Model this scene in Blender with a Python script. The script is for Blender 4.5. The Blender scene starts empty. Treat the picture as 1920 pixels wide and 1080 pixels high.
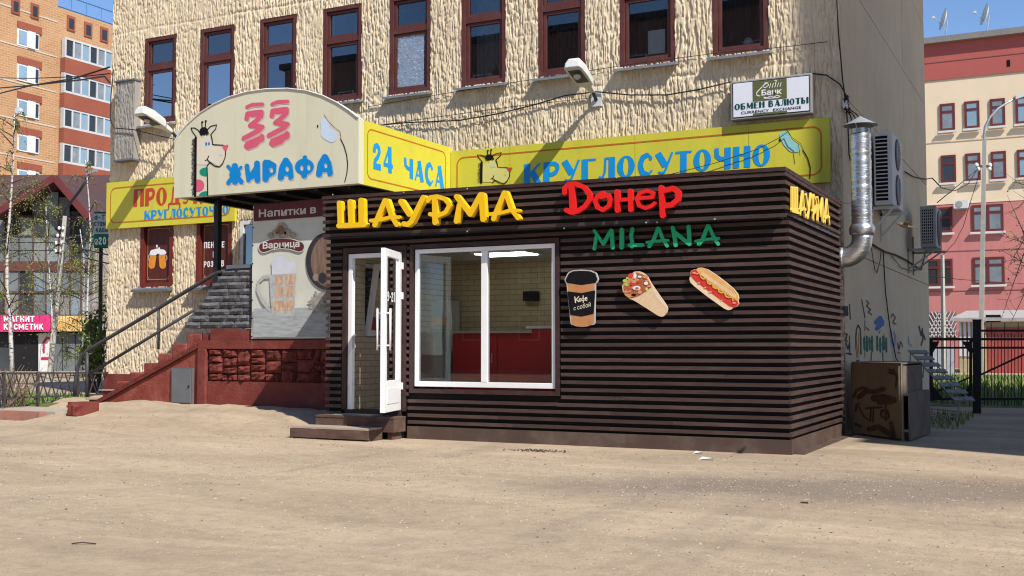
import bpy, bmesh, math, random
import numpy as np
from mathutils import Vector, Matrix
from mathutils.geometry import tessellate_polygon

# ---------------------------------------------------------------- camera, sky, sun, exposure
F, YAW, PITCH, CAMZ = 2093.8, .46715, .053587, 1.2          # focal length in photo pixels, facade-aligned axes
CP, SP = math.cos(PITCH), math.sin(PITCH)
FW = Vector((-math.sin(YAW)*CP, math.cos(YAW)*CP, SP))
RT = Vector((math.cos(YAW), math.sin(YAW), 0))
UP = RT.cross(FW)
scn = bpy.context.scene
cam = bpy.data.cameras.new('camera'); cam.sensor_width = 36; cam.lens = F/1920*36; cam.clip_end = 3000; cam.clip_start = .1
camo = bpy.data.objects.new('camera', cam); scn.collection.objects.link(camo)
camo.matrix_world = Matrix(((RT.x, UP.x, -FW.x, 0), (RT.y, UP.y, -FW.y, 0), (RT.z, UP.z, -FW.z, CAMZ), (0, 0, 0, 1)))
scn.camera = camo
SUN = Vector((1.8, -1.0, 2.2)).normalized()                 # direction towards the sun
EL = math.asin(SUN.z)
world = bpy.data.worlds.new('World'); scn.world = world; world.use_nodes = True
wn = world.node_tree
sky = wn.nodes.new('ShaderNodeTexSky'); sky.sky_type = 'NISHITA'; sky.sun_disc = False
sky.sun_elevation = EL; sky.sun_rotation = math.atan2(SUN.x, SUN.y)
sky.air_density = .75; sky.dust_density = .1; sky.ozone_density = 4.5
bg = wn.nodes['Background']; bg.inputs['Strength'].default_value = .125
wn.links.new(sky.outputs[0], bg.inputs[0])
sl = bpy.data.lights.new('sun', 'SUN'); sl.energy = 4.4; sl.angle = math.radians(.53); sl.color = (1, .95, .87)
so = bpy.data.objects.new('sun', sl); scn.collection.objects.link(so)
so.rotation_euler = SUN.to_track_quat('Z', 'Y').to_euler(); so.location = (10, -10, 30)
vs = scn.view_settings; vs.view_transform = 'Standard'; vs.look = 'None'; vs.gamma = 1; vs.exposure = .55; vs.use_curve_mapping = False
scn.cycles.filter_width = 1.15; scn.cycles.max_bounces = 8; scn.cycles.transparent_max_bounces = 12

# ---------------------------------------------------------------- helpers
rnd = random.Random(11)
COL = scn.collection
ORG = {}
def ray(x, y): return RT*((x-960)/F) - UP*((y-540)/F) + FW
def at(x, y, axis, v):
    """point of the plane axis = v that the photograph shows at pixel (x, y)"""
    d = ray(x, y); i = 'XYZ'.index(axis); o = (0, 0, CAMZ)
    t = (v-o[i])/d[i]; return Vector((0, 0, CAMZ)) + d*t
def dep(x, y, t):
    return Vector((0, 0, CAMZ)) + ray(x, y)*t
def onray(x, y, Y): return at(x, y, 'Y', Y)

def tag(o, label=None, cat=None, group=None, kind=None):
    if label: o['label'] = label
    if cat: o['category'] = cat
    if group: o['group'] = group
    if kind: o['kind'] = kind
    return o
def thing(name, label, cat, loc=(0, 0, 0), group=None):
    o = bpy.data.objects.new(name, None); COL.objects.link(o); o.location = loc
    o.empty_display_size = .1
    ORG[o.name] = Vector(loc)
    return tag(o, label, cat, group)
def org(o): return ORG[o.name] if o else Vector((0, 0, 0))

class MB:
    def __init__(s): s.V = []; s.F = []; s.MI = []; s.cur = 0
    def add(s, v, f):
        n = len(s.V); s.V += [tuple(p) for p in v]
        s.F += [tuple(i+n for i in q) for q in f]; s.MI += [s.cur]*len(f); return s
    def box(s, x0, x1, y0, y1, z0, z1, tilt=0):
        if x0 > x1: x0, x1 = x1, x0
        if y0 > y1: y0, y1 = y1, y0
        if z0 > z1: z0, z1 = z1, z0
        v = [(x, y, z+tilt*(x-x0)) for z in (z0, z1) for y in (y0, y1) for x in (x0, x1)]
        return s.add(v, [(0, 2, 3, 1), (4, 5, 7, 6), (0, 1, 5, 4), (2, 6, 7, 3), (0, 4, 6, 2), (1, 3, 7, 5)])
    def obox(s, c, ax, ay, az):
        c, ax, ay, az = map(Vector, (c, ax, ay, az))
        v = [c+ax*i+ay*j+az*k for k in (-1, 1) for j in (-1, 1) for i in (-1, 1)]
        return s.add(v, [(0, 2, 3, 1), (4, 5, 7, 6), (0, 1, 5, 4), (2, 6, 7, 3), (0, 4, 6, 2), (1, 3, 7, 5)])
    def beam(s, a, b, w, h, up=(0, 0, 1)):
        a, b = Vector(a), Vector(b); d = (b-a); L = d.length; d /= L
        sd = d.cross(Vector(up))
        if sd.length < 1e-4: sd = d.cross(Vector((1, 0, 0)))
        sd.normalize(); u = sd.cross(d)
        return s.obox((a+b)/2, d*L/2, sd*w/2, u*h/2)
    def tube(s, pts, r, n=8, cap=True):
        pts = [Vector(p) for p in pts]; k = len(pts)
        rr = r if isinstance(r, (list, tuple)) else [r]*k
        v = []; prev = None
        for i, p in enumerate(pts):
            d = (pts[min(i+1, k-1)]-pts[max(i-1, 0)])
            if d.length < 1e-9: d = Vector((0, 0, 1))
            d.normalize()
            if prev is None:
                a = d.cross(Vector((0, 0, 1)))
                if a.length < .05: a = d.cross(Vector((1, 0, 0)))
            else: a = prev - d*prev.dot(d)
            a.normalize(); prev = a; b = d.cross(a)
            v += [p+(a*math.cos(t)+b*math.sin(t))*rr[i] for t in [2*math.pi*j/n for j in range(n)]]
        f = [(i*n+j, i*n+(j+1) % n, (i+1)*n+(j+1) % n, (i+1)*n+j) for i in range(k-1) for j in range(n)]
        if cap: f += [tuple(range(n-1, -1, -1)), tuple((k-1)*n+j for j in range(n))]
        return s.add(v, f)
    def lathe(s, c, prof, n=16, axis=(0, 0, 1), cap=True):
        c = Vector(c); ax = Vector(axis).normalized()
        a = ax.cross(Vector((0, 0, 1)))
        if a.length < .05: a = Vector((1, 0, 0))
        a.normalize(); b = ax.cross(a); k = len(prof)
        v = [c+ax*h+(a*math.cos(2*math.pi*j/n)+b*math.sin(2*math.pi*j/n))*r for r, h in prof for j in range(n)]
        f = [(i*n+j, i*n+(j+1) % n, (i+1)*n+(j+1) % n, (i+1)*n+j) for i in range(k-1) for j in range(n)]
        if cap: f += [tuple(range(n-1, -1, -1)), tuple((k-1)*n+j for j in range(n))]
        return s.add(v, f)
    def prism(s, front, back):
        n = len(front)
        return s.add(list(front)+list(back), [tuple(range(n)), tuple(range(2*n-1, n-1, -1))]+[(i, i+n, (i+1) % n+n, (i+1) % n) for i in range(n)])
    def quad(s, a, b, c, d): return s.add([a, b, c, d], [(0, 1, 2, 3)])
    def build(s, name, mat=None, parent=None, smooth=False, bevel=0, kind=None, loc=None):
        me = bpy.data.meshes.new(name)
        V = np.array(s.V, dtype=np.float64).reshape(-1, 3)
        if parent: o0 = org(parent)
        elif loc is not None: o0 = Vector(loc)
        else:
            o0 = Vector(((V[:, 0].min()+V[:, 0].max())/2, (V[:, 1].min()+V[:, 1].max())/2, V[:, 2].min()))
        me.from_pydata((V-np.array(o0)).tolist(), [], s.F)
        mats = mat if isinstance(mat, (list, tuple)) else [mat]
        for m in mats: me.materials.append(m)
        if len(mats) > 1: me.polygons.foreach_set('material_index', s.MI)
        if smooth: me.polygons.foreach_set('use_smooth', [True]*len(me.polygons))
        me.update()
        o = bpy.data.objects.new(name, me); COL.objects.link(o)
        if parent: o.parent = parent; ORG[o.name] = o0
        else: o.location = o0; ORG[o.name] = o0
        if bevel:
            b = o.modifiers.new('bevel', 'BEVEL'); b.width = bevel; b.segments = 2; b.limit_method = 'ANGLE'
        if kind: o['kind'] = kind
        return o
def fixn(o):
    bm = bmesh.new(); bm.from_mesh(o.data); bmesh.ops.recalc_face_normals(bm, faces=bm.faces); bm.to_mesh(o.data); bm.free(); return o

SHARE = {}
def piece(name, dims, loc, mat, parent, key=None, make=None):
    """one small box (or made mesh) object; alike pieces share their mesh"""
    k = (key, tuple(round(d, 3) for d in dims), mat.name)
    me = SHARE.get(k)
    if me is None:
        if make: b = make()
        else: b = MB().box(-dims[0]/2, dims[0]/2, -dims[1]/2, dims[1]/2, -dims[2]/2, dims[2]/2)
        me = bpy.data.meshes.new(name); me.from_pydata(b.V, [], b.F); me.materials.append(mat); me.update(); SHARE[k] = me
    o = bpy.data.objects.new(name, me); COL.objects.link(o); o.parent = parent
    o.location = Vector(loc)-org(parent); ORG[o.name] = Vector(loc); return o
def copy_tree(o, parent=None, dloc=None):
    c = o.copy(); COL.objects.link(c); c.parent = parent
    if dloc is not None: c.location = o.location + Vector(dloc)
    ORG[c.name] = ORG.get(o.name, Vector())+(Vector(dloc) if dloc is not None else Vector())
    for ch in list(o.children): copy_tree(ch, c)
    return c

# ---------------------------------------------------------------- materials
def mat(name, col, rough=.85, var=.12, sc=3., bump=0., bsc=40., metal=0., spec=.3, col2=None, stretch=(1, 1, 1), dirt=0., dirtcol=(.12, .10, .08), dsc=.9, objvar=0., streak=0., streakcol=(.2, .16, .12)):
    m = bpy.data.materials.new(name); m.use_nodes = True; nt = m.node_tree; N, L = nt.nodes, nt.links
    b = N['Principled BSDF']; b.inputs['Roughness'].default_value = rough; b.inputs['Metallic'].default_value = metal
    b.inputs['Specular IOR Level'].default_value = spec
    geo = N.new('ShaderNodeNewGeometry'); mp = N.new('ShaderNodeMapping'); mp.inputs['Scale'].default_value = stretch
    L.new(geo.outputs['Position'], mp.inputs[0])
    nz = N.new('ShaderNodeTexNoise'); nz.inputs['Scale'].default_value = sc; nz.inputs['Detail'].default_value = 6; nz.inputs['Roughness'].default_value = .6
    L.new(mp.outputs[0], nz.inputs['Vector'])
    rp = N.new('ShaderNodeValToRGB'); rp.color_ramp.elements[0].position = .3; rp.color_ramp.elements[1].position = .7
    c2 = col2 or [min(1, c*(1+var)) for c in col]; c1 = [c*(1-var) for c in col] if not col2 else col
    rp.color_ramp.elements[0].color = (*c1, 1); rp.color_ramp.elements[1].color = (*c2, 1)
    L.new(nz.outputs[0], rp.inputs[0]); out = rp.outputs[0]
    if dirt:
        n2 = N.new('ShaderNodeTexNoise'); n2.inputs['Scale'].default_value = dsc; n2.inputs['Detail'].default_value = 8; n2.inputs['Roughness'].default_value = .7
        L.new(geo.outputs['Position'], n2.inputs['Vector'])
        r2 = N.new('ShaderNodeMapRange'); r2.inputs[1].default_value = .48; r2.inputs[2].default_value = .75; r2.inputs[4].default_value = dirt
        L.new(n2.outputs[0], r2.inputs[0]); mx = N.new('ShaderNodeMix'); mx.data_type = 'RGBA'
        L.new(r2.outputs[0], mx.inputs[0]); L.new(out, mx.inputs[6]); mx.inputs[7].default_value = (*dirtcol, 1); out = mx.outputs[2]
    if streak:
        m4 = N.new('ShaderNodeMapping'); m4.inputs['Scale'].default_value = (3.2, 3.2, .22); L.new(geo.outputs['Position'], m4.inputs[0])
        n4 = N.new('ShaderNodeTexNoise'); n4.inputs['Scale'].default_value = 1.5; n4.inputs['Detail'].default_value = 7; n4.inputs['Roughness'].default_value = .65; L.new(m4.outputs[0], n4.inputs['Vector'])
        r4 = N.new('ShaderNodeMapRange'); r4.inputs[1].default_value = .5; r4.inputs[2].default_value = .72; r4.inputs[4].default_value = streak; L.new(n4.outputs[0], r4.inputs[0])
        x4 = N.new('ShaderNodeMix'); x4.data_type = 'RGBA'; L.new(r4.outputs[0], x4.inputs[0]); L.new(out, x4.inputs[6]); x4.inputs[7].default_value = (*streakcol, 1); out = x4.outputs[2]
    if objvar:
        oi = N.new('ShaderNodeObjectInfo'); r5_ = N.new('ShaderNodeMapRange'); r5_.inputs[3].default_value = 1-objvar; r5_.inputs[4].default_value = 1+objvar; L.new(oi.outputs['Random'], r5_.inputs[0])
        x5 = N.new('ShaderNodeMix'); x5.data_type = 'RGBA'; x5.blend_type = 'MULTIPLY'; x5.inputs[0].default_value = 1; L.new(out, x5.inputs[6]); L.new(r5_.outputs[0], x5.inputs[7]); out = x5.outputs[2]
    L.new(out, b.inputs['Base Color'])
    if bump:
        n3 = N.new('ShaderNodeTexNoise'); n3.inputs['Scale'].default_value = bsc; n3.inputs['Detail'].default_value = 4
        L.new(mp.outputs[0], n3.inputs['Vector']); bp = N.new('ShaderNodeBump'); bp.inputs['Strength'].default_value = bump; bp.inputs['Distance'].default_value = .02
        L.new(n3.outputs[0], bp.inputs['Height']); L.new(bp.outputs[0], b.inputs['Normal'])
    return m
def glass(name, tint=(.85, .9, .9), refl=1.0, rough=0., base=0.):
    m = bpy.data.materials.new(name); m.use_nodes = True; nt = m.node_tree; N, L = nt.nodes, nt.links
    N.remove(N['Principled BSDF']); out = N['Material Output']
    tr = N.new('ShaderNodeBsdfTransparent'); tr.inputs[0].default_value = (*tint, 1)
    gl = N.new('ShaderNodeBsdfGlossy'); gl.inputs['Roughness'].default_value = rough; gl.inputs[0].default_value = (.95, .97, 1, 1)
    fr = N.new('ShaderNodeFresnel'); fr.inputs[0].default_value = 1.5
    ma = N.new('ShaderNodeMath'); ma.operation = 'MULTIPLY_ADD'; ma.inputs[1].default_value = refl; ma.inputs[2].default_value = base; ma.use_clamp = True
    L.new(fr.outputs[0], ma.inputs[0]); mx = N.new('ShaderNodeMixShader'); L.new(ma.outputs[0], mx.inputs[0])
    L.new(tr.outputs[0], mx.inputs[1]); L.new(gl.outputs[0], mx.inputs[2]); L.new(mx.outputs[0], out.inputs[0]); return m
def emit(name, col, s):
    m = bpy.data.materials.new(name); m.use_nodes = True; b = m.node_tree.nodes['Principled BSDF']
    b.inputs['Emission Color'].default_value = (*col, 1); b.inputs['Emission Strength'].default_value = s; b.inputs['Base Color'].default_value = (*col, 1); return m
def brickmat(name, c1, c2, mortar, w, h, ax=(1, 2), ms=.015, rough=.85):
    m = bpy.data.materials.new(name); m.use_nodes = True; nt = m.node_tree; N, L = nt.nodes, nt.links
    b = N['Principled BSDF']; b.inputs['Roughness'].default_value = rough; b.inputs['Specular IOR Level'].default_value = .2
    g = N.new('ShaderNodeNewGeometry'); sp = N.new('ShaderNodeSeparateXYZ'); cb = N.new('ShaderNodeCombineXYZ')
    L.new(g.outputs['Position'], sp.inputs[0]); L.new(sp.outputs[ax[0]], cb.inputs[0]); L.new(sp.outputs[ax[1]], cb.inputs[1])
    br = N.new('ShaderNodeTexBrick'); br.inputs['Color1'].default_value = (*c1, 1); br.inputs['Color2'].default_value = (*c2, 1); br.inputs['Mortar'].default_value = (*mortar, 1)
    br.inputs['Scale'].default_value = 1; br.inputs['Brick Width'].default_value = w; br.inputs['Row Height'].default_value = h; br.inputs['Mortar Size'].default_value = ms
    L.new(cb.outputs[0], br.inputs['Vector'])
    nz = N.new('ShaderNodeTexNoise'); nz.inputs['Scale'].default_value = .5; nz.inputs['Detail'].default_value = 8; L.new(g.outputs['Position'], nz.inputs['Vector'])
    mr = N.new('ShaderNodeMapRange'); mr.inputs[3].default_value = .8; mr.inputs[4].default_value = 1.15; L.new(nz.outputs[0], mr.inputs[0])
    mx = N.new('ShaderNodeMix'); mx.data_type = 'RGBA'; mx.blend_type = 'MULTIPLY'; mx.inputs[0].default_value = 1
    L.new(br.outputs[0], mx.inputs[6]); L.new(mr.outputs[0], mx.inputs[7]); L.new(mx.outputs[2], b.inputs['Base Color']); return m

# ---------------------------------------------------------------- lettering: strokes -> distance field -> outlines -> solid letters
def field(items, step, pad):
    xs = [p[0] for it in items if it[0] in 'sbp' for p in it[1]]+[it[1]-it[3] for it in items if it[0] in 'eo']+[it[1]+it[3] for it in items if it[0] in 'eo']
    ys = [p[1] for it in items if it[0] in 'sbp' for p in it[1]]+[it[2]-it[4] for it in items if it[0] in 'eo']+[it[2]+it[4] for it in items if it[0] in 'eo']
    x0, x1, y0, y1 = min(xs)-pad, max(xs)+pad, min(ys)-pad, max(ys)+pad
    X, Y = np.meshgrid(np.arange(x0, x1+step, step), np.arange(y0, y1+step, step))
    D = np.full(X.shape, 1e9)
    neg = []
    for it in items:
        if it[0] in 'sb':
            pts, w = it[1], it[2]
            for (ax, ay), (bx, by) in zip(pts[:-1], pts[1:]):
                dx, dy = bx-ax, by-ay; l2 = dx*dx+dy*dy+1e-12; l = math.sqrt(l2)
                if it[0] == 's':
                    t = np.clip(((X-ax)*dx+(Y-ay)*dy)/l2, 0, 1)
                    D = np.minimum(D, np.hypot(X-ax-t*dx, Y-ay-t*dy)-w)
                else:
                    u = ((X-ax)*dx+(Y-ay)*dy)/l; v = np.abs((X-ax)*dy-(Y-ay)*dx)/l
                    D = np.minimum(D, np.maximum(np.maximum(-u, u-l), v-w))
            if it[0] == 'b':
                for (ax, ay) in pts[1:-1]: D = np.minimum(D, np.hypot(X-ax, Y-ay)-w)
        elif it[0] == 'p':
            q = it[1]; d2 = np.full(X.shape, 1e18); s_in = np.zeros(X.shape, bool)
            for (ax, ay), (bx, by) in zip(q, q[1:]+q[:1]):
                dx, dy = bx-ax, by-ay; t = np.clip(((X-ax)*dx+(Y-ay)*dy)/(dx*dx+dy*dy+1e-12), 0, 1); d2 = np.minimum(d2, (X-ax-t*dx)**2+(Y-ay-t*dy)**2)
                if ay != by: s_in ^= ((ay > Y) != (by > Y)) & (X < (bx-ax)*(Y-ay)/(by-ay)+ax)
            D = np.minimum(D, np.sqrt(d2)*np.where(s_in, -1, 1)-it[2])
        else:
            e = (np.hypot((X-it[1])/it[3], (Y-it[2])/it[4])-1)*min(it[3], it[4])
            if it[0] == 'e': D = np.minimum(D, e)
            else: neg.append(e)
    for e in neg: D = np.maximum(D, -e)
    return X, Y, D
def loops(items, step):
    ws = [it[2] for it in items if it[0] in 'sbp'] or [0]
    X, Y, D = field(items, step, max(ws)+3*step)
    ins = D < 0; nxt = {}
    H, W = D.shape
    code = ins[:-1, :-1]*1+ins[:-1, 1:]*2+ins[1:, 1:]*4+ins[1:, :-1]*8
    tab = {1: [(3, 0)], 2: [(0, 1)], 3: [(3, 1)], 4: [(1, 2)], 5: [(3, 2), (1, 0)], 6: [(0, 2)], 7: [(3, 2)], 8: [(2, 3)], 9: [(2, 0)], 10: [(0, 3), (2, 1)], 11: [(2, 1)], 12: [(1, 3)], 13: [(1, 0)], 14: [(0, 3)]}
    def eid(i, j, e): return (i, j, 0) if e == 0 else (i, j+1, 1) if e == 1 else (i+1, j, 0) if e == 2 else (i, j, 1)
    def pt(k):
        i, j, d = k; a = D[i, j]; b = D[i, j+1] if d == 0 else D[i+1, j]; t = a/(a-b)
        return (X[i, j]+(step*t if d == 0 else 0), Y[i, j]+(step*t if d else 0))
    for i, j in zip(*np.nonzero((code > 0) & (code < 15))):
        for a, b in tab[int(code[i, j])]: nxt[eid(i, j, a)] = eid(i, j, b)
    res = []
    while nxt:
        k = next(iter(nxt)); lp = []
        while k in nxt: lp.append(pt(k)); k = nxt.pop(k)
        # drop nearly collinear points
        out = []
        for p in lp:
            out.append(p)
            while len(out) >= 3:
                (ax, ay), (bx, by), (cx, cy) = out[-3:]
                L = math.hypot(cx-ax, cy-ay)
                if L > 0 and abs((bx-ax)*(cy-ay)-(by-ay)*(cx-ax))/L < step*.12 and L < step*9: out.pop(-2)
                else: break
        if len(out) >= 4: res.append(out)
    return res
def area(l): return sum(l[i-1][0]*l[i][1]-l[i][0]*l[i-1][1] for i in range(len(l)))/2
def inside(p, l):
    c = False
    for i in range(len(l)):
        (x1, y1), (x2, y2) = l[i-1], l[i]
        if (y1 > p[1]) != (y2 > p[1]) and p[0] < (x2-x1)*(p[1]-y1)/(y2-y1)+x1: c = not c
    return c
def solid(mb, items, step, fn, front, back=None):
    """closed letter solid; fn(u, v, w) maps to the world, w = front .. back"""
    ls = loops(items, step)
    if not ls: return mb
    ls.sort(key=lambda l: -abs(area(l)))
    outer = []; 
    for l in ls:
        par = [o for o in outer if inside(l[0], o[0]) and not any(inside(l[0], h) for h in o[1])]
        if par: par[-1][1].append(l)
        else: outer.append((l, []))
    for o, hs in outer:
        polys = [o]+hs; flat = [p for q in polys for p in q]
        tris = tessellate_polygon([[Vector((p[0], p[1], 0)) for p in q] for q in polys])
        vf = [fn(p[0], p[1], front) for p in flat]
        mb.add(vf, [tuple(t) for t in tris])
        if back is not None:
            n = len(flat); mb.add(vf+[fn(p[0], p[1], back) for p in flat], [])
            b0 = len(mb.V)-2*n; k = 0
            for q in polys:
                m = len(q)
                for i in range(m):
                    a, b = k+i, k+(i+1) % m
                    mb.F.append((b0+a, b0+b, b0+n+b, b0+n+a)); mb.MI.append(mb.cur)
                k += m
    return mb
# decorative capitals, unit height; T = thick stem, t = thin stroke
T, t_, m_ = .145, .052, .095
GL = {
 'К': (.82, [('b', [(.14, 0), (.14, 1)], T), ('b', [(.3, .55), (.72, 1)], t_), ('b', [(.36, .62), (.68, 0)], T)]),
 'Р': (.78, [('b', [(.14, 0), (.14, 1)], T), ('s', [(.2, .92), (.5, .92), (.62, .82), (.64, .68), (.56, .5), (.4, .42), (.22, .42)], m_)]),
 'У': (.84, [('b', [(.1, 1), (.46, .36)], T), ('b', [(.76, 1), (.5, .3), (.4, .08), (.22, .07)], t_), ('s', [(.18, .1), (.24, .06)], .06)]),
 'Г': (.68, [('b', [(.14, 0), (.14, 1)], T), ('b', [(.14, .95), (.64, .95)], .05)]),
 'Л': (.8, [('b', [(.62, 0), (.62, 1)], T), ('b', [(.3, .95), (.62, .95)], .05), ('b', [(.33, 1), (.31, .35), (.22, .08), (.1, .07)], t_), ('s', [(.08, .1), (.12, .07)], .06)]),
 'О': (.86, [('e', .4, .5, .4, .51), ('o', .4, .5, .13, .42)]),
 'С': (.76, [('s', [(.62, .8), (.52, .93), (.4, .95)], .055), ('s', [(.42, .95), (.24, .86), (.16, .66), (.14, .5), (.16, .34), (.24, .14), (.42, .05)], .12), ('s', [(.4, .05), (.54, .06), (.64, .2)], .05), ('s', [(.6, .78), (.6, .8)], .08)]),
 'Т': (.76, [('b', [(.37, 0), (.37, 1)], T), ('b', [(0, .95), (.74, .95)], .05)]),
 'Ч': (.82, [('b', [(.63, 0), (.63, 1)], T), ('b', [(.12, 1), (.14, .62), (.28, .5), (.6, .45)], .1)]),
 'Н': (.82, [('b', [(.14, 0), (.14, 1)], T), ('b', [(.64, 0), (.64, 1)], T), ('b', [(.14, .6), (.64, .6)], .05)]),
 'П': (.82, [('b', [(.14, 0), (.14, 1)], T), ('b', [(.64, 0), (.64, 1)], T), ('b', [(.14, .95), (.64, .95)], .05)]),
 'Д': (.95, [('b', [(.68, 0), (.68, 1)], T), ('b', [(.36, .95), (.7, .95)], .05), ('b', [(.38, 1), (.3, .2), (.18, .04)], .06), ('b', [(.02, .05), (.92, .05)], .05), ('b', [(.05, .08), (.05, -.2)], .05), ('b', [(.88, .08), (.88, -.2)], .05)]),
 'А': (.82, [('b', [(.4, 1), (.66, 0)], T), ('b', [(.4, .95), (.1, 0)], t_), ('b', [(.2, .28), (.6, .28)], t_)]),
 'Ы': (1.0, [('b', [(.14, 0), (.14, 1)], T), ('b', [(.85, 0), (.85, 1)], T), ('s', [(.2, .52), (.42, .5), (.5, .3), (.42, .08), (.2, .08)], .08)]),
 'Б': (.78, [('b', [(.14, 0), (.14, 1)], T), ('b', [(.14, .95), (.62, .95)], .05), ('s', [(.2, .55), (.5, .52), (.6, .3), (.5, .08), (.2, .08)], .08)]),
 'М': (1.0, [('b', [(.1, 0), (.16, 1)], t_), ('b', [(.16, 1), (.46, .15)], .11), ('b', [(.46, .15), (.74, 1)], t_), ('b', [(.8, 0), (.8, 1)], T)]),
 'Е': (.72, [('b', [(.14, 0), (.14, 1)], T), ('b', [(.14, .95), (.6, .95)], .05), ('b', [(.14, .52), (.5, .52)], t_), ('b', [(.14, .05), (.6, .05)], .05)]),
 'В': (.78, [('b', [(.14, 0), (.14, 1)], T), ('s', [(.2, .94), (.46, .92), (.54, .75), (.44, .55), (.2, .52)], .07), ('s', [(.44, .53), (.58, .4), (.58, .18), (.46, .06), (.2, .06)], .08)]),
 'Ю': (1.15, [('b', [(.14, 0), (.14, 1)], T), ('b', [(.14, .52), (.5, .52)], t_), ('e', .74, .5, .34, .51), ('o', .74, .5, .12, .42)]),
 '2': (.78, [('s', [(.14, .72), (.2, .88), (.38, .93), (.54, .84), (.56, .68), (.46, .52), (.24, .34), (.2, .26)], .1), ('b', [(.1, .12), (.68, .12)], .12), ('s', [(.2, .72), (.2, .74)], .09)]),
 '4': (.86, [('b', [(.55, 0), (.55, 1)], T), ('b', [(.5, .95), (.1, .32)], .06), ('b', [(.06, .28), (.78, .28)], .075)]),
 'И': (.82, [('b', [(.14, 0), (.14, 1)], T), ('b', [(.64, 0), (.64, 1)], T), ('b', [(.16, .1), (.62, .9)], t_)]),
 'З': (.74, [('s', [(.12, .82), (.3, .93), (.5, .86), (.5, .66), (.3, .53)], .09), ('s', [(.3, .53), (.56, .42), (.56, .18), (.34, .07), (.1, .18)], .09)]),
 'І': (.3, [('b', [(.14, 0), (.14, 1)], T)]),
}
SANS = {
 'П': (.66, [('b', [(.1, 0), (.1, 1)], .1), ('b', [(.5, 0), (.5, 1)], .1), ('b', [(.1, .91), (.5, .91)], .09)]),
 'Е': (.6, [('b', [(.1, 0), (.1, 1)], .1), ('b', [(.1, .91), (.5, .91)], .09), ('b', [(.1, .5), (.46, .5)], .08), ('b', [(.1, .09), (.5, .09)], .09)]),
 'Н': (.66, [('b', [(.1, 0), (.1, 1)], .1), ('b', [(.5, 0), (.5, 1)], .1), ('b', [(.1, .5), (.5, .5)], .09)]),
 'О': (.68, [('s', [(.12, .7), (.18, .86), (.3, .91), (.42, .86), (.48, .7), (.48, .3), (.42, .14), (.3, .09), (.18, .14), (.12, .3), (.12, .7)], .1)]),
 'В': (.66, [('b', [(.1, 0), (.1, 1)], .1), ('s', [(.14, .91), (.38, .9), (.46, .76), (.38, .56), (.14, .53)], .09), ('s', [(.38, .54), (.48, .38), (.48, .2), (.38, .09), (.14, .09)], .09)]),
 'Р': (.64, [('b', [(.1, 0), (.1, 1)], .1), ('s', [(.14, .91), (.36, .91), (.48, .78), (.48, .6), (.36, .46), (.14, .46)], .09)]),
 'З': (.62, [('s', [(.1, .78), (.2, .9), (.36, .9), (.44, .76), (.38, .58), (.24, .53)], .09), ('s', [(.24, .53), (.42, .46), (.46, .26), (.36, .1), (.2, .09), (.09, .24)], .09)]),
 'Л': (.7, [('b', [(.54, 0), (.54, 1)], .1), ('b', [(.22, .91), (.54, .91)], .09), ('b', [(.24, 1), (.22, .3), (.14, .08), (.02, .08)], .09)]),
 'И': (.7, [('b', [(.1, 0), (.1, 1)], .1), ('b', [(.54, 0), (.54, 1)], .1), ('b', [(.12, .12), (.52, .88)], .09)]),
 'М': (.86, [('b', [(.1, 0), (.1, 1)], .1), ('b', [(.7, 0), (.7, 1)], .1), ('b', [(.12, .95), (.4, .3), (.68, .95)], .09)]),
 'А': (.72, [('b', [(.3, .97), (.08, 0)], .09), ('b', [(.34, .97), (.58, 0)], .09), ('b', [(.15, .28), (.5, .28)], .08)]),
 'Г': (.56, [('b', [(.1, 0), (.1, 1)], .1), ('b', [(.1, .91), (.5, .91)], .09)]),
 'Т': (.62, [('b', [(.29, 0), (.29, 1)], .1), ('b', [(0, .91), (.58, .91)], .09)]),
 'К': (.68, [('b', [(.1, 0), (.1, 1)], .1), ('b', [(.18, .5), (.54, 1)], .09), ('b', [(.24, .56), (.56, 0)], .1)]),
 'С': (.64, [('s', [(.48, .74), (.4, .88), (.28, .91), (.16, .84), (.11, .66), (.11, .34), (.16, .16), (.28, .09), (.4, .12), (.48, .26)], .095)]),
 'Б': (.64, [('b', [(.1, 0), (.1, 1)], .1), ('b', [(.1, .91), (.5, .91)], .09), ('s', [(.14, .54), (.36, .53), (.46, .4), (.46, .2), (.36, .09), (.14, .09)], .09)]),
 '2': (.62, [('s', [(.1, .74), (.18, .88), (.32, .9), (.42, .78), (.38, .6), (.12, .2)], .09), ('b', [(.04, .09), (.52, .09)], .09)]),
 '0': (.64, [('s', [(.11, .7), (.17, .86), (.28, .91), (.39, .86), (.45, .7), (.45, .3), (.39, .14), (.28, .09), (.17, .14), (.11, .3), (.11, .7)], .09)]),
 '9': (.64, [('s', [(.44, .66), (.38, .86), (.24, .9), (.12, .8), (.12, .62), (.24, .5), (.38, .54), (.44, .66), (.42, .34), (.3, .09), (.14, .1)], .08)]),
 '1': (.4, [('b', [(.24, 0), (.24, 1)], .09), ('b', [(.24, .9), (.06, .76)], .07)]),
 '-': (.4, [('b', [(.04, .45), (.3, .45)], .08)]),
}
def wordglyphs(word, fnt, gap=.06):
    x = 0; out = []
    for ch in word:
        if ch == ' ': x += .38; continue
        w, it = fnt[ch]; sh = []
        for q in it:
            if q[0] in 'sb': sh.append((q[0], [(p[0]+x, p[1]) for p in q[1]], q[2]))
            else: sh.append((q[0], q[1]+x, *q[2:]))
        out.append((ch, sh)); x += w+gap
    return out, x-gap
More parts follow.
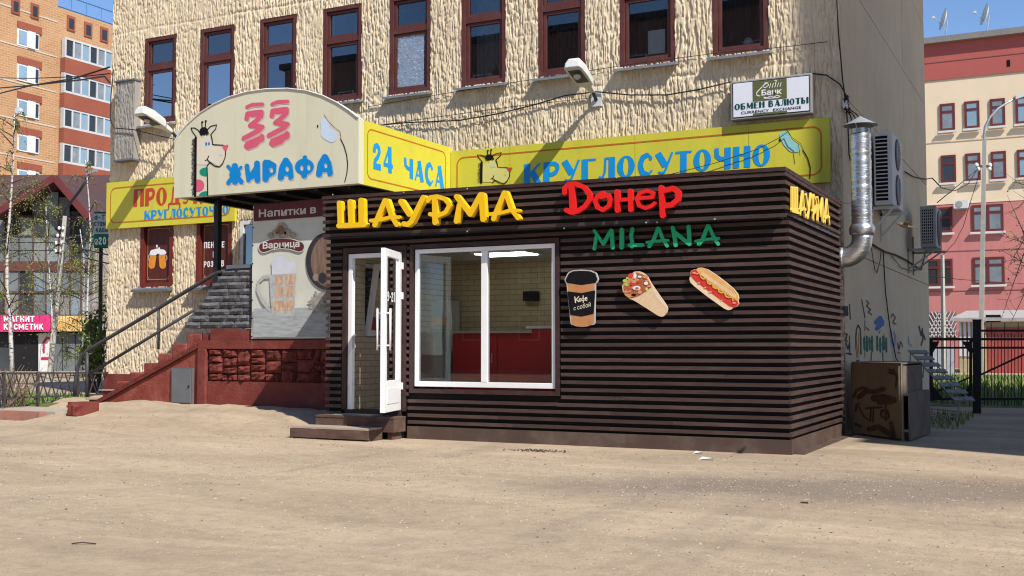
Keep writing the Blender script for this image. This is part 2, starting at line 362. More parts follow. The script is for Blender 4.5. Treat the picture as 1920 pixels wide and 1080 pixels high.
def quadmap(p00, p10, p01, p11, nrm):
    """unit square -> world quad (p00 lower left, p10 lower right, p01 upper left); w metres along nrm"""
    p00, p10, p01, p11, nrm = map(Vector, (p00, p10, p01, p11, nrm))
    def fn(u, v, w): return (p00*(1-u)+p10*u)*(1-v)+(p01*(1-u)+p11*u)*v+nrm*w
    return fn
def put_word(word, fnt, fn, mb, w=.004, gap=.06, step=.03):
    gl, W = wordglyphs(word, fnt, gap)
    for ch, sh in gl: solid(mb, sh, step, lambda u, v, ww: fn(u/W, v, ww), w)
    return mb
TXT = {}
def builtin_text(body, bold=.0):
    k = (body, bold)
    if k in TXT: return TXT[k]
    c = bpy.data.curves.new('lettering', 'FONT'); c.body = body; c.offset = bold; c.resolution_u = 3
    o = bpy.data.objects.new('lettering', c); COL.objects.link(o)
    me = o.evaluated_get(bpy.context.evaluated_depsgraph_get()).to_mesh()
    V = [(v.co.x, v.co.y) for v in me.vertices]; Fc = [tuple(p.vertices) for p in me.polygons]
    bpy.data.objects.remove(o); bpy.data.curves.remove(c)
    x0, x1 = min(p[0] for p in V), max(p[0] for p in V); y0, y1 = min(p[1] for p in V), max(p[1] for p in V)
    TXT[k] = ([((x-x0)/(x1-x0), (y-y0)/(y1-y0)) for x, y in V], Fc); return TXT[k]
def put_text(body, fn, mb, w=.004, bold=.02):
    V, Fc = builtin_text(body, bold); return mb.add([fn(u, v, w) for u, v in V], Fc)
for _b in [('Напитки', .02), ('в', .02), ('Варница', .025), ('Кофе', .0), ('с', .0), ('собой', .0), ('Банк', .03), ('Стёи', .0), ('CURRENCY', .012), ('EXCHANGE', .012), ('№', .0)]: builtin_text(*_b)
def sm(x): x = max(0., min(1., x)); return x*x*(3-2*x)
# 2D value noise for relief
_VG = {}
def vnoise(X, Y, seed):
    if seed not in _VG: _VG[seed] = np.random.RandomState(seed).rand(256, 256)
    g = _VG[seed]
    xi = np.floor(X).astype(int); yi = np.floor(Y).astype(int); fx = X-xi; fy = Y-yi
    fx = fx*fx*(3-2*fx); fy = fy*fy*(3-2*fy)
    a = g[yi % 256, xi % 256]; b = g[yi % 256, (xi+1) % 256]; c = g[(yi+1) % 256, xi % 256]; d = g[(yi+1) % 256, (xi+1) % 256]
    return (a*(1-fx)+b*fx)*(1-fy)+(c*(1-fx)+d*fx)*fy
# ---------------------------------------------------------------- key planes (metres)
YK, YF, YB, YC, YP = 12.665, 12.52, 16.5, 13.655, 14.09     # kiosk wall, kiosk fascia, building facade, canopy front, stair platform
XL, XR = -9.28, -2.872                                      # kiosk sides
BX0, BX1, BY1, BZ = -17.5, -2.96, 26.9, 9.6                # main building
def gz(x, y):
    z = .25*sm((y-11.7)/2.2)*sm((-8.6-x)/1.6)*(1-.85*sm((-14.75-x)/.5)*(1-sm((y-14)/1)))
    z += .05*math.exp(-((x+12.2)/1.6)**2-((y-13.75)/.35)**2) + .07*math.exp(-((x+13.9)/.6)**2-((y-13.7)/.4)**2)
    if y > 13.2 and x < -9.3: z += .02*math.sin(x*7.1+2*y)*math.sin(x*2.3-y*5)+.012*math.sin(x*17+y*9)
    z += .012*math.sin(x*1.3+.7*y)*math.sin(y*.9-.4*x) if y < 12 else 0
    return z

# ---------------------------------------------------------------- materials
def ground_mat():
    m = bpy.data.materials.new('packed dirt'); m.use_nodes = True; nt = m.node_tree; N, L = nt.nodes, nt.links
    b = N['Principled BSDF']; b.inputs['Roughness'].default_value = .95; b.inputs['Specular IOR Level'].default_value = .15
    g = N.new('ShaderNodeNewGeometry')
    def noise(sc, det=8, ro=.6, st=None, dist=0):
        n = N.new('ShaderNodeTexNoise'); n.inputs['Scale'].default_value = sc; n.inputs['Detail'].default_value = det; n.inputs['Roughness'].default_value = ro; n.inputs['Distortion'].default_value = dist
        if st:
            mp = N.new('ShaderNodeMapping'); mp.inputs['Scale'].default_value = st; mp.inputs['Rotation'].default_value = (0, 0, .35); L.new(g.outputs['Position'], mp.inputs[0]); L.new(mp.outputs[0], n.inputs['Vector'])
        else: L.new(g.outputs['Position'], n.inputs['Vector'])
        return n.outputs[0]
    def ramp(s, stops):
        r = N.new('ShaderNodeValToRGB'); e = r.color_ramp.elements
        e[0].position, e[1].position = stops[0][0], stops[-1][0]; e[0].color = (*stops[0][1], 1); e[1].color = (*stops[-1][1], 1)
        for p, c in stops[1:-1]: q = e.new(p); q.color = (*c, 1)
        L.new(s, r.inputs[0]); return r.outputs[0]
    def mix(f, a, c, bl='MIX'):
        x = N.new('ShaderNodeMix'); x.data_type = 'RGBA'; x.blend_type = bl
        if isinstance(f, float): x.inputs[0].default_value = f
        else: L.new(f, x.inputs[0])
        for s, i in ((a, 6), (c, 7)):
            if isinstance(s, tuple): x.inputs[i].default_value = (*s, 1)
            else: L.new(s, x.inputs[i])
        return x.outputs[2]
    def ramp_f(s):
        r = N.new('ShaderNodeMapRange'); r.inputs[1].default_value = 1.2; r.inputs[2].default_value = 2.0; r.inputs[3].default_value = .7; r.inputs[4].default_value = 0; L.new(s, r.inputs[0]); return r.outputs[0]
    base = ramp(noise(.6, 7, .62, (.55, 1.5, 1), .8), [(.3, (.33, .252, .175)), (.5, (.415, .32, .222)), (.7, (.50, .388, .272))])
    fine = ramp(noise(7, 8, .75), [(.25, (.62, .62, .63)), (.5, (.98, .98, .97)), (.75, (1.22, 1.2, 1.17))])
    c = mix(.7, base, fine, 'MULTIPLY')
    grit = ramp(noise(60, 5, .8), [(.36, (.42, .42, .43)), (.46, (1, 1, 1)), (.64, (1, 1, 1)), (.72, (1.5, 1.48, 1.42))])
    pat = ramp(noise(.8, 5, .6, (1, .5, 1)), [(.38, (.25, .25, .25)), (.62, (1, 1, 1))])
    gm = mix(pat, (1., 1., 1.), grit); c = mix(.8, c, gm, 'MULTIPLY')
    damp = ramp(noise(.33, 5, .65, (1, .28, 1), .9), [(.57, (0, 0, 0)), (.74, (.6, .6, .6))])
    c = mix(damp, c, (.15, .125, .105))
    sx = N.new('ShaderNodeSeparateXYZ'); L.new(g.outputs['Position'], sx.inputs[0])
    def mth(op, a, b_=None, c_=None):
        m2 = N.new('ShaderNodeMath'); m2.operation = op
        for i_, q in enumerate((a, b_, c_)):
            if q is None: continue
            if isinstance(q, (int, float)): m2.inputs[i_].default_value = q
            else: L.new(q, m2.inputs[i_])
        return m2.outputs[0]
    s_ = mth('ADD', mth('MULTIPLY_ADD', sx.outputs[0], .18, sx.outputs[1]), mth('MULTIPLY', noise(.16, 2, .5), 4.))
    pp = mth('PINGPONG', s_, .8); tr_ = N.new('ShaderNodeMapRange'); tr_.inputs[1].default_value = .03; tr_.inputs[2].default_value = .2; tr_.inputs[3].default_value = .34; tr_.inputs[4].default_value = 0; L.new(pp, tr_.inputs[0])
    tm = N.new('ShaderNodeMapRange'); tm.inputs[1].default_value = .42; tm.inputs[2].default_value = .62; L.new(noise(.5, 4, .6, (.5, 1.2, 1)), tm.inputs[0])
    c = mix(mth('MULTIPLY', tr_.outputs[0], tm.outputs[0]), c, (.24, .19, .135))
    # soft tree shadow painted into the soil colour before the kiosk's right corner
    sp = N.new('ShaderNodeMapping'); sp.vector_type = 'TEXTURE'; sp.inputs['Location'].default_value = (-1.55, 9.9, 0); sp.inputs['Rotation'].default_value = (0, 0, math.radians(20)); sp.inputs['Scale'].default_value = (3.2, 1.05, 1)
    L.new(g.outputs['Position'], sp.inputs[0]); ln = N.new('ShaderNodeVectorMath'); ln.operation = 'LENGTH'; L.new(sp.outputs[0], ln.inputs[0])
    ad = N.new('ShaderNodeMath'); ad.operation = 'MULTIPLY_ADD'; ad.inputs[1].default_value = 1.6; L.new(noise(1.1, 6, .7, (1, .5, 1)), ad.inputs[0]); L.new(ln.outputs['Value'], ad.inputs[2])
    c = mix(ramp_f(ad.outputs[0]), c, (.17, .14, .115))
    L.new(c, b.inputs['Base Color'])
    bp = N.new('ShaderNodeBump'); bp.inputs['Strength'].default_value = .55; bp.inputs['Distance'].default_value = .03
    L.new(noise(28, 6, .7), bp.inputs['Height']); L.new(bp.outputs[0], b.inputs['Normal']); return m
M = {}
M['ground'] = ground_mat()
M['stucco'] = mat('cream stucco', (.70, .575, .40), .9, .1, 1.2, .5, 120, dirt=.25, dirtcol=(.40, .33, .22), dsc=.7, streak=.4, streakcol=(.40, .32, .20))
M['greystucco'] = mat('grey stucco', (.30, .28, .25), .9, .15, 3, .3, 70)
M['sidewall'] = mat('beige side wall', (.76, .585, .375), .9, .07, .9, .1, 60, dirt=.3, dirtcol=(.46, .37, .27), dsc=.4, streak=.10, streakcol=(.4, .31, .22))
M['joint'] = mat('dark joint', (.12, .10, .08), .95, .1)
M['oldwood'] = mat('worn maroon wood', (.10, .030, .026), .6, .3, 9, .2, 60, stretch=(6, 6, .6), dirt=.3, dirtcol=(.16, .10, .08), dsc=3)
M['zinc'] = mat('zinc sill', (.34, .36, .39), .45, .12, 6, metal=.6, dirt=.4, dirtcol=(.2, .19, .18), dsc=4)
M['greysheet'] = mat('grey painted sheet', (.12, .135, .16), .5, .1, 4)
M['pane'] = glass('window glass', (.8, .86, .88), 1.1, base=.035)
M['skyglass'] = glass('blue film glass', (.30, .36, .42), 1.0, base=.5)
M['midglass'] = glass('dull film glass', (.35, .4, .45), 1.0, base=.17)
M['shopglass'] = glass('shop glass', (.93, .95, .94), .85, base=.0)
M['room'] = mat('dim room', (.11, .115, .12), .9, .1)
M['roomd'] = mat('dark room', (.03, .03, .032), .9, .1)
M['curtain'] = mat('grey curtain', (.26, .28, .31), .9, .15, 3, stretch=(9, 9, .3))
M['darkcurtain'] = mat('dark curtain', (.05, .045, .055), .9, .3, 3, stretch=(9, 9, .3))
M['foil'] = mat('foil sheet', (.55, .62, .7), .25, .1, 5, .9, 22, metal=.75, stretch=(1, 1, 2))
M['white'] = mat('white plastic', (.80, .80, .80), .35, .04, 5, spec=.5)
M['whitedirty'] = mat('dusty white paint', (.66, .66, .65), .55, .1, 3, dirt=.35, dirtcol=(.35, .33, .3), dsc=5)
M['slat'] = mat('stained brown slat', (.060, .034, .028), .6, .35, 6, .3, 90, stretch=(.5, .5, 6), spec=.35, dirt=.35, dirtcol=(.13, .09, .076), dsc=2.2, objvar=.22)
M['back'] = mat('black backing board', (.006, .005, .005), .8, .2)
M['trim'] = mat('brown trim board', (.042, .021, .018), .6, .25, 6, .2, 60, dirt=.3, dirtcol=(.09, .06, .05), dsc=3)
M['skirt'] = mat('brown skirting sheet', (.085, .055, .043), .6, .15, 2, dirt=.5, dirtcol=(.2, .155, .12), dsc=2)
M['stepwood'] = mat('dusty step board', (.10, .056, .042), .8, .25, 5, .3, 50, stretch=(.6, 3, 6), dirt=.5, dirtcol=(.22, .16, .12), dsc=2.5)
M['dustboard'] = mat('sandy board', (.36, .28, .21), .9, .15, 4)
M['yellow3d'] = mat('yellow letter plastic', (.82, .49, .008), .4, .03, 3, spec=.5)
M['red3d'] = mat('red letter plastic', (.72, .012, .010), .4, .04, 3, spec=.5)
M['green3d'] = mat('green letter plastic', (.015, .42, .17), .45, .05, 3, spec=.4)
M['sand'] = mat('sand letter plastic', (.86, .58, .09), .4, .03, 3)
M['ybanner'] = mat('yellow banner vinyl', (.62, .56, .05), .5, .06, 1.1, .12, 2.5, spec=.35, dirt=.2, dirtcol=(.42, .38, .05), dsc=1.2, streak=.22, streakcol=(.36, .32, .06))
M['blueprint'] = mat('blue print', (.005, .28, .66), .5, .05, 3)
M['redprint'] = mat('red print', (.50, .055, .028), .5, .1, 5)
M['orangeline'] = mat('orange line', (.52, .14, .015), .5, .1, 5)
M['ivory'] = mat('ivory sign vinyl', (.63, .60, .44), .5, .04, 1.0, .1, 2, dirt=.15, dirtcol=(.5, .48, .36), dsc=1.0, streak=.25, streakcol=(.44, .41, .30))
M['giraffe'] = mat('pale face print', (.66, .60, .47), .5, .03)
M['pink'] = mat('pink print', (.62, .095, .16), .5, .05)
M['pinkshade'] = mat('pale pink print', (.58, .40, .38), .5, .05)
M['blueshade'] = mat('pale violet print', (.42, .42, .47), .5, .05)
M['letterblue'] = mat('bright blue print', (.0, .21, .55), .5, .05)
M['palebl'] = mat('pale blue print', (.52, .62, .74), .5, .05)
M['aqua'] = mat('aqua print', (.30, .58, .55), .5, .05)
M['teal'] = mat('teal print', (.0, .24, .16), .5, .05)
M['ink'] = mat('black print', (.009, .008, .010), .7, .1, spec=.1)
M['blackmetal'] = mat('black painted metal', (.016, .016, .018), .45, .15, 8)
M['darkiron'] = mat('dark grey painted steel', (.055, .052, .058), .5, .2, 6)
M['redpaint'] = mat('red painted concrete', (.175, .034, .025), .75, .25, 3, .5, 35, dirt=.5, dirtcol=(.25, .10, .075), dsc=3.2, streak=.4, streakcol=(.10, .03, .024))
M['redstep'] = mat('worn red step paint', (.23, .048, .034), .75, .25, 4, .6, 30, dirt=.5, dirtcol=(.33, .14, .10), dsc=4, streak=.35, streakcol=(.10, .03, .024))
M['redstone'] = mat('red painted stone', (.14, .027, .020), .75, .3, 8, .9, 26, dirt=.3, dirtcol=(.24, .09, .065), dsc=5, objvar=.25)
M['greystone'] = mat('grey split stone', (.115, .115, .122), .85, .3, 8, .9, 24, objvar=.3)
M['greymortar'] = mat('grey mortar', (.055, .055, .058), .9, .1)
M['galv'] = mat('galvanised steel', (.45, .47, .48), .4, .12, 5, metal=.7)
M['cable'] = mat('black cable', (.015, .014, .013), .6, .1)
M['acwhite'] = mat('aged white casing', (.62, .63, .61), .5, .06, 2, dirt=.3, dirtcol=(.4, .39, .36), dsc=3)
M['concrete'] = mat('pale concrete', (.42, .40, .36), .9, .12, 4, .2, 40)
M['asphalt'] = mat('asphalt', (.10, .095, .09), .9, .2, 8)
# ---------------------------------------------------------------- ground and pavement
def axis(lo, a, b, hi, step, n=14):
    inner = list(np.arange(a, b, step)); left = [a-(a-lo)*(k/n)**2.2 for k in range(n, 0, -1)]; right = [b+(hi-b)*(k/n)**2.2 for k in range(0, n+1)]
    return left+inner+right
gx = axis(-900, -19, 4, 900, .22); gy = axis(-60, 3, 17, 1400, .22)
mb = MB(); nx = len(gx)
mb.V = [(x, y, gz(x, y)) for y in gy for x in gx]
mb.F = [(j*nx+i, j*nx+i+1, (j+1)*nx+i+1, (j+1)*nx+i) for j in range(len(gy)-1) for i in range(nx-1)]; mb.MI = [0]*len(mb.F)
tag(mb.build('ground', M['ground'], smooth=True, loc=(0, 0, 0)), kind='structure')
# loose gravel and crumbs, uncountable
def pebbles(name, n, mats, smin, smax, seed, label, xr=(-12, 2), yr=(5, 13)):
    r = random.Random(seed); b = MB()
    for _ in range(n):
        t = r.random()**.6*1.0; y = yr[0]+(yr[1]-yr[0])*t; x = r.uniform(xr[0]-.6*y*.6, xr[1])
        if XL-.3 < x < XR+.15 and y > 12.3: continue
        if r.random() > .25+.75*vnoise(np.array([x*.7]), np.array([y*1.3]), 5)[0]*1.2: continue
        s = smin+(smax-smin)*r.random()**3; z = gz(x, y)
        a = r.uniform(0, 6.28); q = []
        for k in range(4): q.append((x+math.cos(a+k*1.57)*s*r.uniform(.6, 1.3), y+math.sin(a+k*1.57)*s*r.uniform(.6, 1.3), z+s*r.uniform(.05, .25)))
        b.cur = r.randrange(len(mats))
        b.add(q+[(x+r.uniform(-.3, .3)*s, y+r.uniform(-.3, .3)*s, z+s*r.uniform(.5, .95)), (x, y, z-.01)], [(0, 1, 4), (1, 2, 4), (2, 3, 4), (3, 0, 4), (1, 0, 5), (2, 1, 5), (3, 2, 5), (0, 3, 5)])
    o = b.build(name, mats, loc=(0, 0, 0)); return tag(o, label, 'gravel', kind='stuff')
PB = [mat('pebble pale', (.46, .39, .29), .9, .2, 9), mat('pebble tan', (.36, .28, .19), .9, .2, 9), mat('pebble grey', (.24, .22, .20), .9, .2, 9)]
pebbles('gravel', 15000, PB, .004, .012, 3, 'small pale stones scattered over the dirt yard')
pebbles('fine_gravel', 26000, PB, .003, .0095, 13, 'fine pale grit covering the near dirt yard', (-7, 1.5), (4.6, 11))
pebbles('debris', 2600, [mat('dark crumb', (.10, .08, .065), .9, .3, 9)], .003, .013, 4, 'dark crumbs of bark and soil on the dirt yard')
for (px_, py_, L_, lab) in [(1326, 863, .09, 'white scrap of paper lying in front of the kiosk corner'), (1310, 851, .06, 'small white litter scrap against the kiosk skirting'), (155, 1022, .16, 'thin dry twig on the dirt at lower left'), (1508, 943, .07, 'dark bit of bark on the dirt below the kiosk corner')]:
    c = at(px_, py_, 'Z', .0); c.z = gz(c.x, c.y)
    b = MB()
    if 'twig' in lab: b.tube([c+Vector((-.06, -.03, .008)), c+Vector((0, .0, .014)), c+Vector((.07, .04, .006))], .004, 5); mt, nm, ct = M['trim'], 'twig', 'twig'
    elif 'bark' in lab: b.tube([c+Vector((-.028, 0, .006)), c+Vector((.028, .008, .007))], .008, 5); mt, nm, ct = M['trim'], 'bark_piece', 'bark'
    else: b.prism([c+Vector((-L_, -.02, .004)), c+Vector((L_, -.04, .03)), c+Vector((L_*.8, .03, .012)), c+Vector((-L_*.7, .04, .03))], [c+Vector((-L_, -.02, .001)), c+Vector((L_, -.04, .027)), c+Vector((L_*.8, .03, .009)), c+Vector((-L_*.7, .04, .027))]); mt, nm, ct = M['white'], 'paper_scrap', 'litter'
    tag(b.build(nm, mt), lab, ct)
b = MB(); r = random.Random(23); c0 = at(1012, 846, 'Z', 0)
for _ in range(150):
    x, y = c0.x+r.gauss(0, .16), min(c0.y+r.gauss(0, .07), 12.6); s = r.uniform(.004, .02); z = gz(x, y)
    b.add([(x-s, y, z), (x, y-s, z), (x+s*.8, y+.2*s, z), (x, y+s, z), (x, y, z+s*.8)], [(0, 1, 4), (1, 2, 4), (2, 3, 4), (3, 0, 4)])
tag(b.build('soil_crumbs', mat('dark soil', (.06, .045, .035), .95, .3, 9), loc=(c0.x, c0.y, 0)), 'small heap of dark soil crumbs in front of the kiosk skirting', 'soil', kind='stuff')
# pavement strip, kerb stones and lawn at the left
mb = MB().box(-40, -14.75, 12.86, 13.9, -.1, .165); tag(mb.build('pavement', mat('pavement', (.36, .31, .25), .9, .15, 4, .2, 50), loc=(-25, 13, 0)), kind='structure')
kr = tag(MB().box(-40, -14.9, 12.74, 12.855, -.15, .0).build('kerb', M['concrete'], loc=(-16, 12.7, 0)), kind='structure')
kx = -14.95; KM = [mat('red worn kerb', (.36, .16, .12), .9, .2, 5, .3, 40, dirt=.5, dirtcol=(.4, .33, .27), dsc=3), mat('grey worn kerb', (.28, .22, .19), .9, .2, 5, .3, 40)]
for i in range(7): piece('kerb_stone', (.98, .14, .22), (kx-.49-i, 12.78, .06+.004*(i % 2)), KM[0 if i != 1 else 1], kr)
def grass(name, x0, x1, y0, y1, n, h, seed, label, mats, zf):
    r = random.Random(seed); b = MB()
    for _ in range(n):
        x, y = r.uniform(x0, x1), r.uniform(y0, y1); z = zf(x, y); a = r.uniform(0, 6.28); hh = h*r.uniform(.4, 1.1); w = hh*.06+.003
        dx, dy = math.cos(a), math.sin(a); l = r.uniform(.1, .6)*hh; b.cur = r.randrange(len(mats))
        b.add([(x-dy*w, y+dx*w, z), (x+dy*w, y-dx*w, z), (x+dx*l*.4+dy*w*.7, y+dy*l*.4-dx*w*.7, z+hh*.6), (x+dx*l, y+dy*l, z+hh), (x+dx*l*.4-dy*w*.7, y+dy*l*.4+dx*w*.7, z+hh*.6)], [(0, 1, 2, 4), (4, 2, 3)])
    return tag(b.build(name, mats, loc=(0, 0, 0)), label, 'grass', kind='stuff')
GM = [mat('fresh grass', (.09, .19, .025), .7, .3, 9), mat('young grass', (.13, .21, .04), .7, .3, 9), mat('dry grass', (.26, .22, .10), .8, .2, 9)]
tag(MB().box(-40, -16.75, 13.92, 40, -.2, .19).build('lawn', mat('lawn soil', (.12, .11, .05), .95, .4, 3, .3, 30, col2=(.10, .14, .04)), loc=(-25, 20, 0)), kind='structure')
grass('lawn_grass', -19.2, -16.9, 13.4, 15.6, 1700, .19, 8, 'bright green grass tufts behind the low lattice fence', GM[:2], lambda x, y: .18)
# ---------------------------------------------------------------- slatted food kiosk
kiosk = thing('kiosk', 'dark brown slatted kiosk with yellow, red and green lettering on its front', 'kiosk', (-6.07, 14.3, 0))
YR = 15.9                                             # kiosk back
PIT, SH, ST = .0925, .043, .045                        # slat pitch, height, thickness
ZR0 = .221                                            # centre of the lowest slat
DX0, DX1, DZ0, DZ1 = -8.93, -8.04, .36, 2.50          # door opening
WX0, WX1, WZ0, WZ1 = -7.86, -5.785, .66, 2.52         # window opening
yw0, yw1 = YK+ST, YK+.16                              # wall sheet behind the slats
FB, FT = 2.70, 3.29                                   # fascia bottom and top (left end)
mb = MB()
for x0, x1, z0, z1 in [(XL+.04, DX0, .0, FB), (DX0, DX1, 0, DZ0), (DX0, DX1, DZ1, FB), (DX1, WX0, 0, FB), (WX0, WX1, 0, WZ0), (WX0, WX1, WZ1, FB), (WX1, XR-.04, 0, FB)]:
    mb.box(x0, x1, yw0, yw1, z0, z1)
mb.build('front_wall', M['back'], kiosk)
mb = MB().box(XR-.16, XR-ST, yw1, YR-.12, 0, FB); mb.build('side_wall', M['back'], kiosk)
mb = MB()
sy0, sy1, sz0, sz1 = 13.35, 14.45, 1.35, 2.42         # small side window in the left wall
for y0, y1, z0, z1 in [(yw1, sy0, 0, FB), (sy1, YR-.12, 0, FB), (sy0, sy1, 0, sz0), (sy0, sy1, sz1, FB)]: mb.box(XL+ST, XL+.16, y0, y1, z0, z1)
mb.build('side_wall', M['back'], kiosk)
MB().box(XL+.04, XR-.04, YR-.12, YR, 0, 3.15).build('back_wall', M['back'], kiosk)
MB().box(XL+.17, XR-.17, yw1, YR-.13, .26, .33).build('floor', mat('grey lino', (.2, .19, .18), .6, .1), kiosk)
roof = MB().box(XL, XR-.02, YF+.16, YR-.01, FB+.01, FB+.12).build('roof', M['darkiron'], kiosk)
# interior linings
brick_in = brickmat('printed brick panel', (.50, .39, .23), (.45, .35, .2), (.28, .21, .12), .25, .085, (0, 2), .006, .5)
brick_in2 = brickmat('printed brick panel side', (.62, .52, .36), (.57, .47, .32), (.34, .27, .18), .25, .085, (1, 2), .006, .5)
MB().box(XL+.17, XR-.17, YR-.145, YR-.125, .33, 2.6).build('wall_lining', brick_in, kiosk)
mb = MB()
for y0, y1, z0, z1 in [(yw1+.01, sy0, .33, 2.6), (sy1, YR-.15, .33, 2.6), (sy0, sy1, .33, sz0), (sy0, sy1, sz1, 2.6)]: mb.box(XL+.165, XL+.185, y0, y1, z0, z1)
mb.build('wall_lining', brick_in2, kiosk)
MB().box(XR-.19, XR-.165, yw1+.01, YR-.15, .33, 2.6).build('wall_lining', brick_in2, kiosk)
MB().box(XL+.165, XR-.165, yw1+.01, YR-.15, 2.6, 2.64).build('ceiling', mat('ceiling panel', (.55, .54, .5), .7, .04), kiosk)
# slats: every row of every zone is one slat
def hslat(x0, x1, z, y=YK, tilt=0):
    L = x1-x0
    def mk():
        r = random.Random(int(L*1000)); b = MB().box(-L/2, L/2, -ST/2, ST/2, -SH/2, SH/2, tilt); return b
    if L > 2.4:                                       # long rows are butted from two boards
        k = x0+L*rnd.choice((.28, .36, .45, .55, .64, .72))+rnd.uniform(-.1, .1)
        if tilt == 0 and y == YK: hslat(x0, k-.0015, z, y); return hslat(k+.0015, x1, z, y) if x1-k < 2.4 or True else None
    o = piece('slat', (L, ST, SH), ((x0+x1)/2, y+ST/2+rnd.uniform(-.0015, .0015), z+rnd.uniform(-.0015, .0015)), M['slat'], kiosk, key=('h', tilt), make=mk)
    if y == YK: o.rotation_euler.y = rnd.uniform(-.0022, .0022)/max(1, L)
    return o
def yslat(y0, y1, z, x, tilt=0):
    L = y1-y0
    return piece('slat', (ST, L, SH), (x+rnd.uniform(-.0015, .0015), (y0+y1)/2, z), M['slat'], kiosk, key='y')
nrow = 0; z = ZR0
while z < FB-.03:
    if z < WZ0-.08:
        hslat(DX1+.10, XR-.001, z)
    elif z < WZ1+.09:
        hslat(WX1+.075, XR-.001, z)
        if z < WZ1+.05: hslat(DX1+.075, WX0-.065, z)
    else: hslat(XL, XR-.001, z)
    if z < WZ1+.09: hslat(XL, DX0-.085, z)
    yslat(YK+ST+.002, YR, z, XR-ST/2+.0005); yslat(YK+ST+.002, YR, z, XL+ST/2)
    z += PIT; nrow += 1
# fascia: box that stands 14 cm proud, its slats slightly out of level like in the place
TL = -.0085
mb = MB().box(XL+.05, XR-.05, YF+ST+.002, YF+.15, FB+.03, FT-.06, TL); mb.build('fascia_board', M['back'], kiosk)
mb = MB().box(XR-.15, XR-ST-.002, YF+.152, YR-.02, FB+.13, FT-.14); mb.build('fascia_board', M['back'], kiosk)
mb = MB().box(XL+ST+.002, XL+.15, YF+.152, YR-.02, FB+.13, FT-.10); mb.build('fascia_board', M['back'], kiosk)
for i in range(6):
    zz = FB+.045+i*.094
    b = MB().box(-(XR-XL)/2, (XR-XL)/2, -ST/2, ST/2, -SH/2, SH/2); 
    o = hslat(XL+.04, XR-.001, zz+TL*3.2, YF); o.rotation_euler.y = -math.atan(TL)
    if i: yslat(YF+ST+.004, YR, zz+TL*6.3, XR-ST/2+.0005); yslat(YF+ST+.004, YR, zz, XL+ST/2+.04)
MB().box(XL+.03, XR+.004, YF-.012, YF+.16, FT-.045, FT, TL).build('parapet_cap', M['trim'], kiosk)
mb = MB().box(XR-.16, XR+.006, YF+.162, YR+.01, FT-.05+TL*6.4, FT+TL*6.4+.002); mb.build('parapet_cap', M['trim'], kiosk)
MB().box(XL+.03, XL+.19, YF+.162, YR+.01, FT-.05, FT-.002).build('parapet_cap', M['trim'], kiosk)
MB().box(XL+.05, XR-.06, YF+.004, YK+.03, FB-.004, FB+.016, TL*.6).build('fascia_soffit', M['blackmetal'], kiosk)
# skirting
MB().box(DX1+.09, XR-.002, YK+.004, YK+ST+.001, 0, .165).build('skirting', M['skirt'], kiosk)
MB().box(XR-ST, XR-.002, YK+ST+.003, YR, -.01, .165).build('skirting', M['skirt'], kiosk)
MB().box(XR, XR+.12, YK+.1, YR+.05, -.02, .012).build('drip_board', M['skirt'], kiosk)
# door and window surrounds (flat trim boards, slightly proud)
def surround(x0, x1, z0, z1, w, bottom=True):
    for a in [(x0-w, x0, z0-(w if bottom else 0), z1+w), (x1, x1+w, z0-(w if bottom else 0), z1+w)]:
        MB().box(a[0], a[1], YK-.006, YK+.12, a[2], a[3]).build('trim_board', M['trim'], kiosk)
    MB().box(x0, x1, YK-.004, YK+.12, z1, z1+w).build('trim_board', M['trim'], kiosk)
    if bottom: MB().box(x0, x1, YK-.012, YK+.12, z0-w, z0).build('trim_board', M['trim'], kiosk)
surround(WX0, WX1, WZ0, WZ1, .055)
surround(DX0, DX1, DZ0, DZ1, .07, False)
MB().box(DX0, DX1, YK-.03, YK+.14, DZ0-.075, DZ0).build('threshold', M['trim'], kiosk)
# white PVC shop window: frame pieces, mullion, two panes
def pvc_window(x0, x1, z0, z1, y0, y1, splits, fw=.055, glassmat=None, parent=kiosk, name='shop_window'):
    w = MB().box(x0, x1, y0, y1, z0, z0+fw*1.25).build(name, M['white'], parent, bevel=.004)
    for a in [(x0, x0+fw, z0+fw*1.25, z1), (x1-fw, x1, z0+fw*1.25, z1), (x0+fw, x1-fw, z1-fw, z1)]:
        MB().box(a[0], a[1], y0+.001, y1-.001, a[2], a[3]).build('frame', M['white'], w, bevel=.004)
    xs = [x0+fw]+[s for s in splits]+[x1-fw]
    for s in splits: MB().box(s-.045, s+.045, y0-.003, y1, z0+fw*1.25, z1-fw).build('mullion', M['white'], w, bevel=.004)
    for a, b in zip(xs[:-1], xs[1:]):
        a2, b2 = (a+.045 if a in splits else a), (b-.045 if b in splits else b)
        MB().box(a2, b2, (y0+y1)/2-.004, (y0+y1)/2+.004, z0+fw*1.25, z1-fw).build('pane', glassmat or M['shopglass'], w)
    return w
pvc_window(WX0+.012, WX1-.004, WZ0+.03, WZ1-.01, YK+.02, YK+.09, [-6.80])
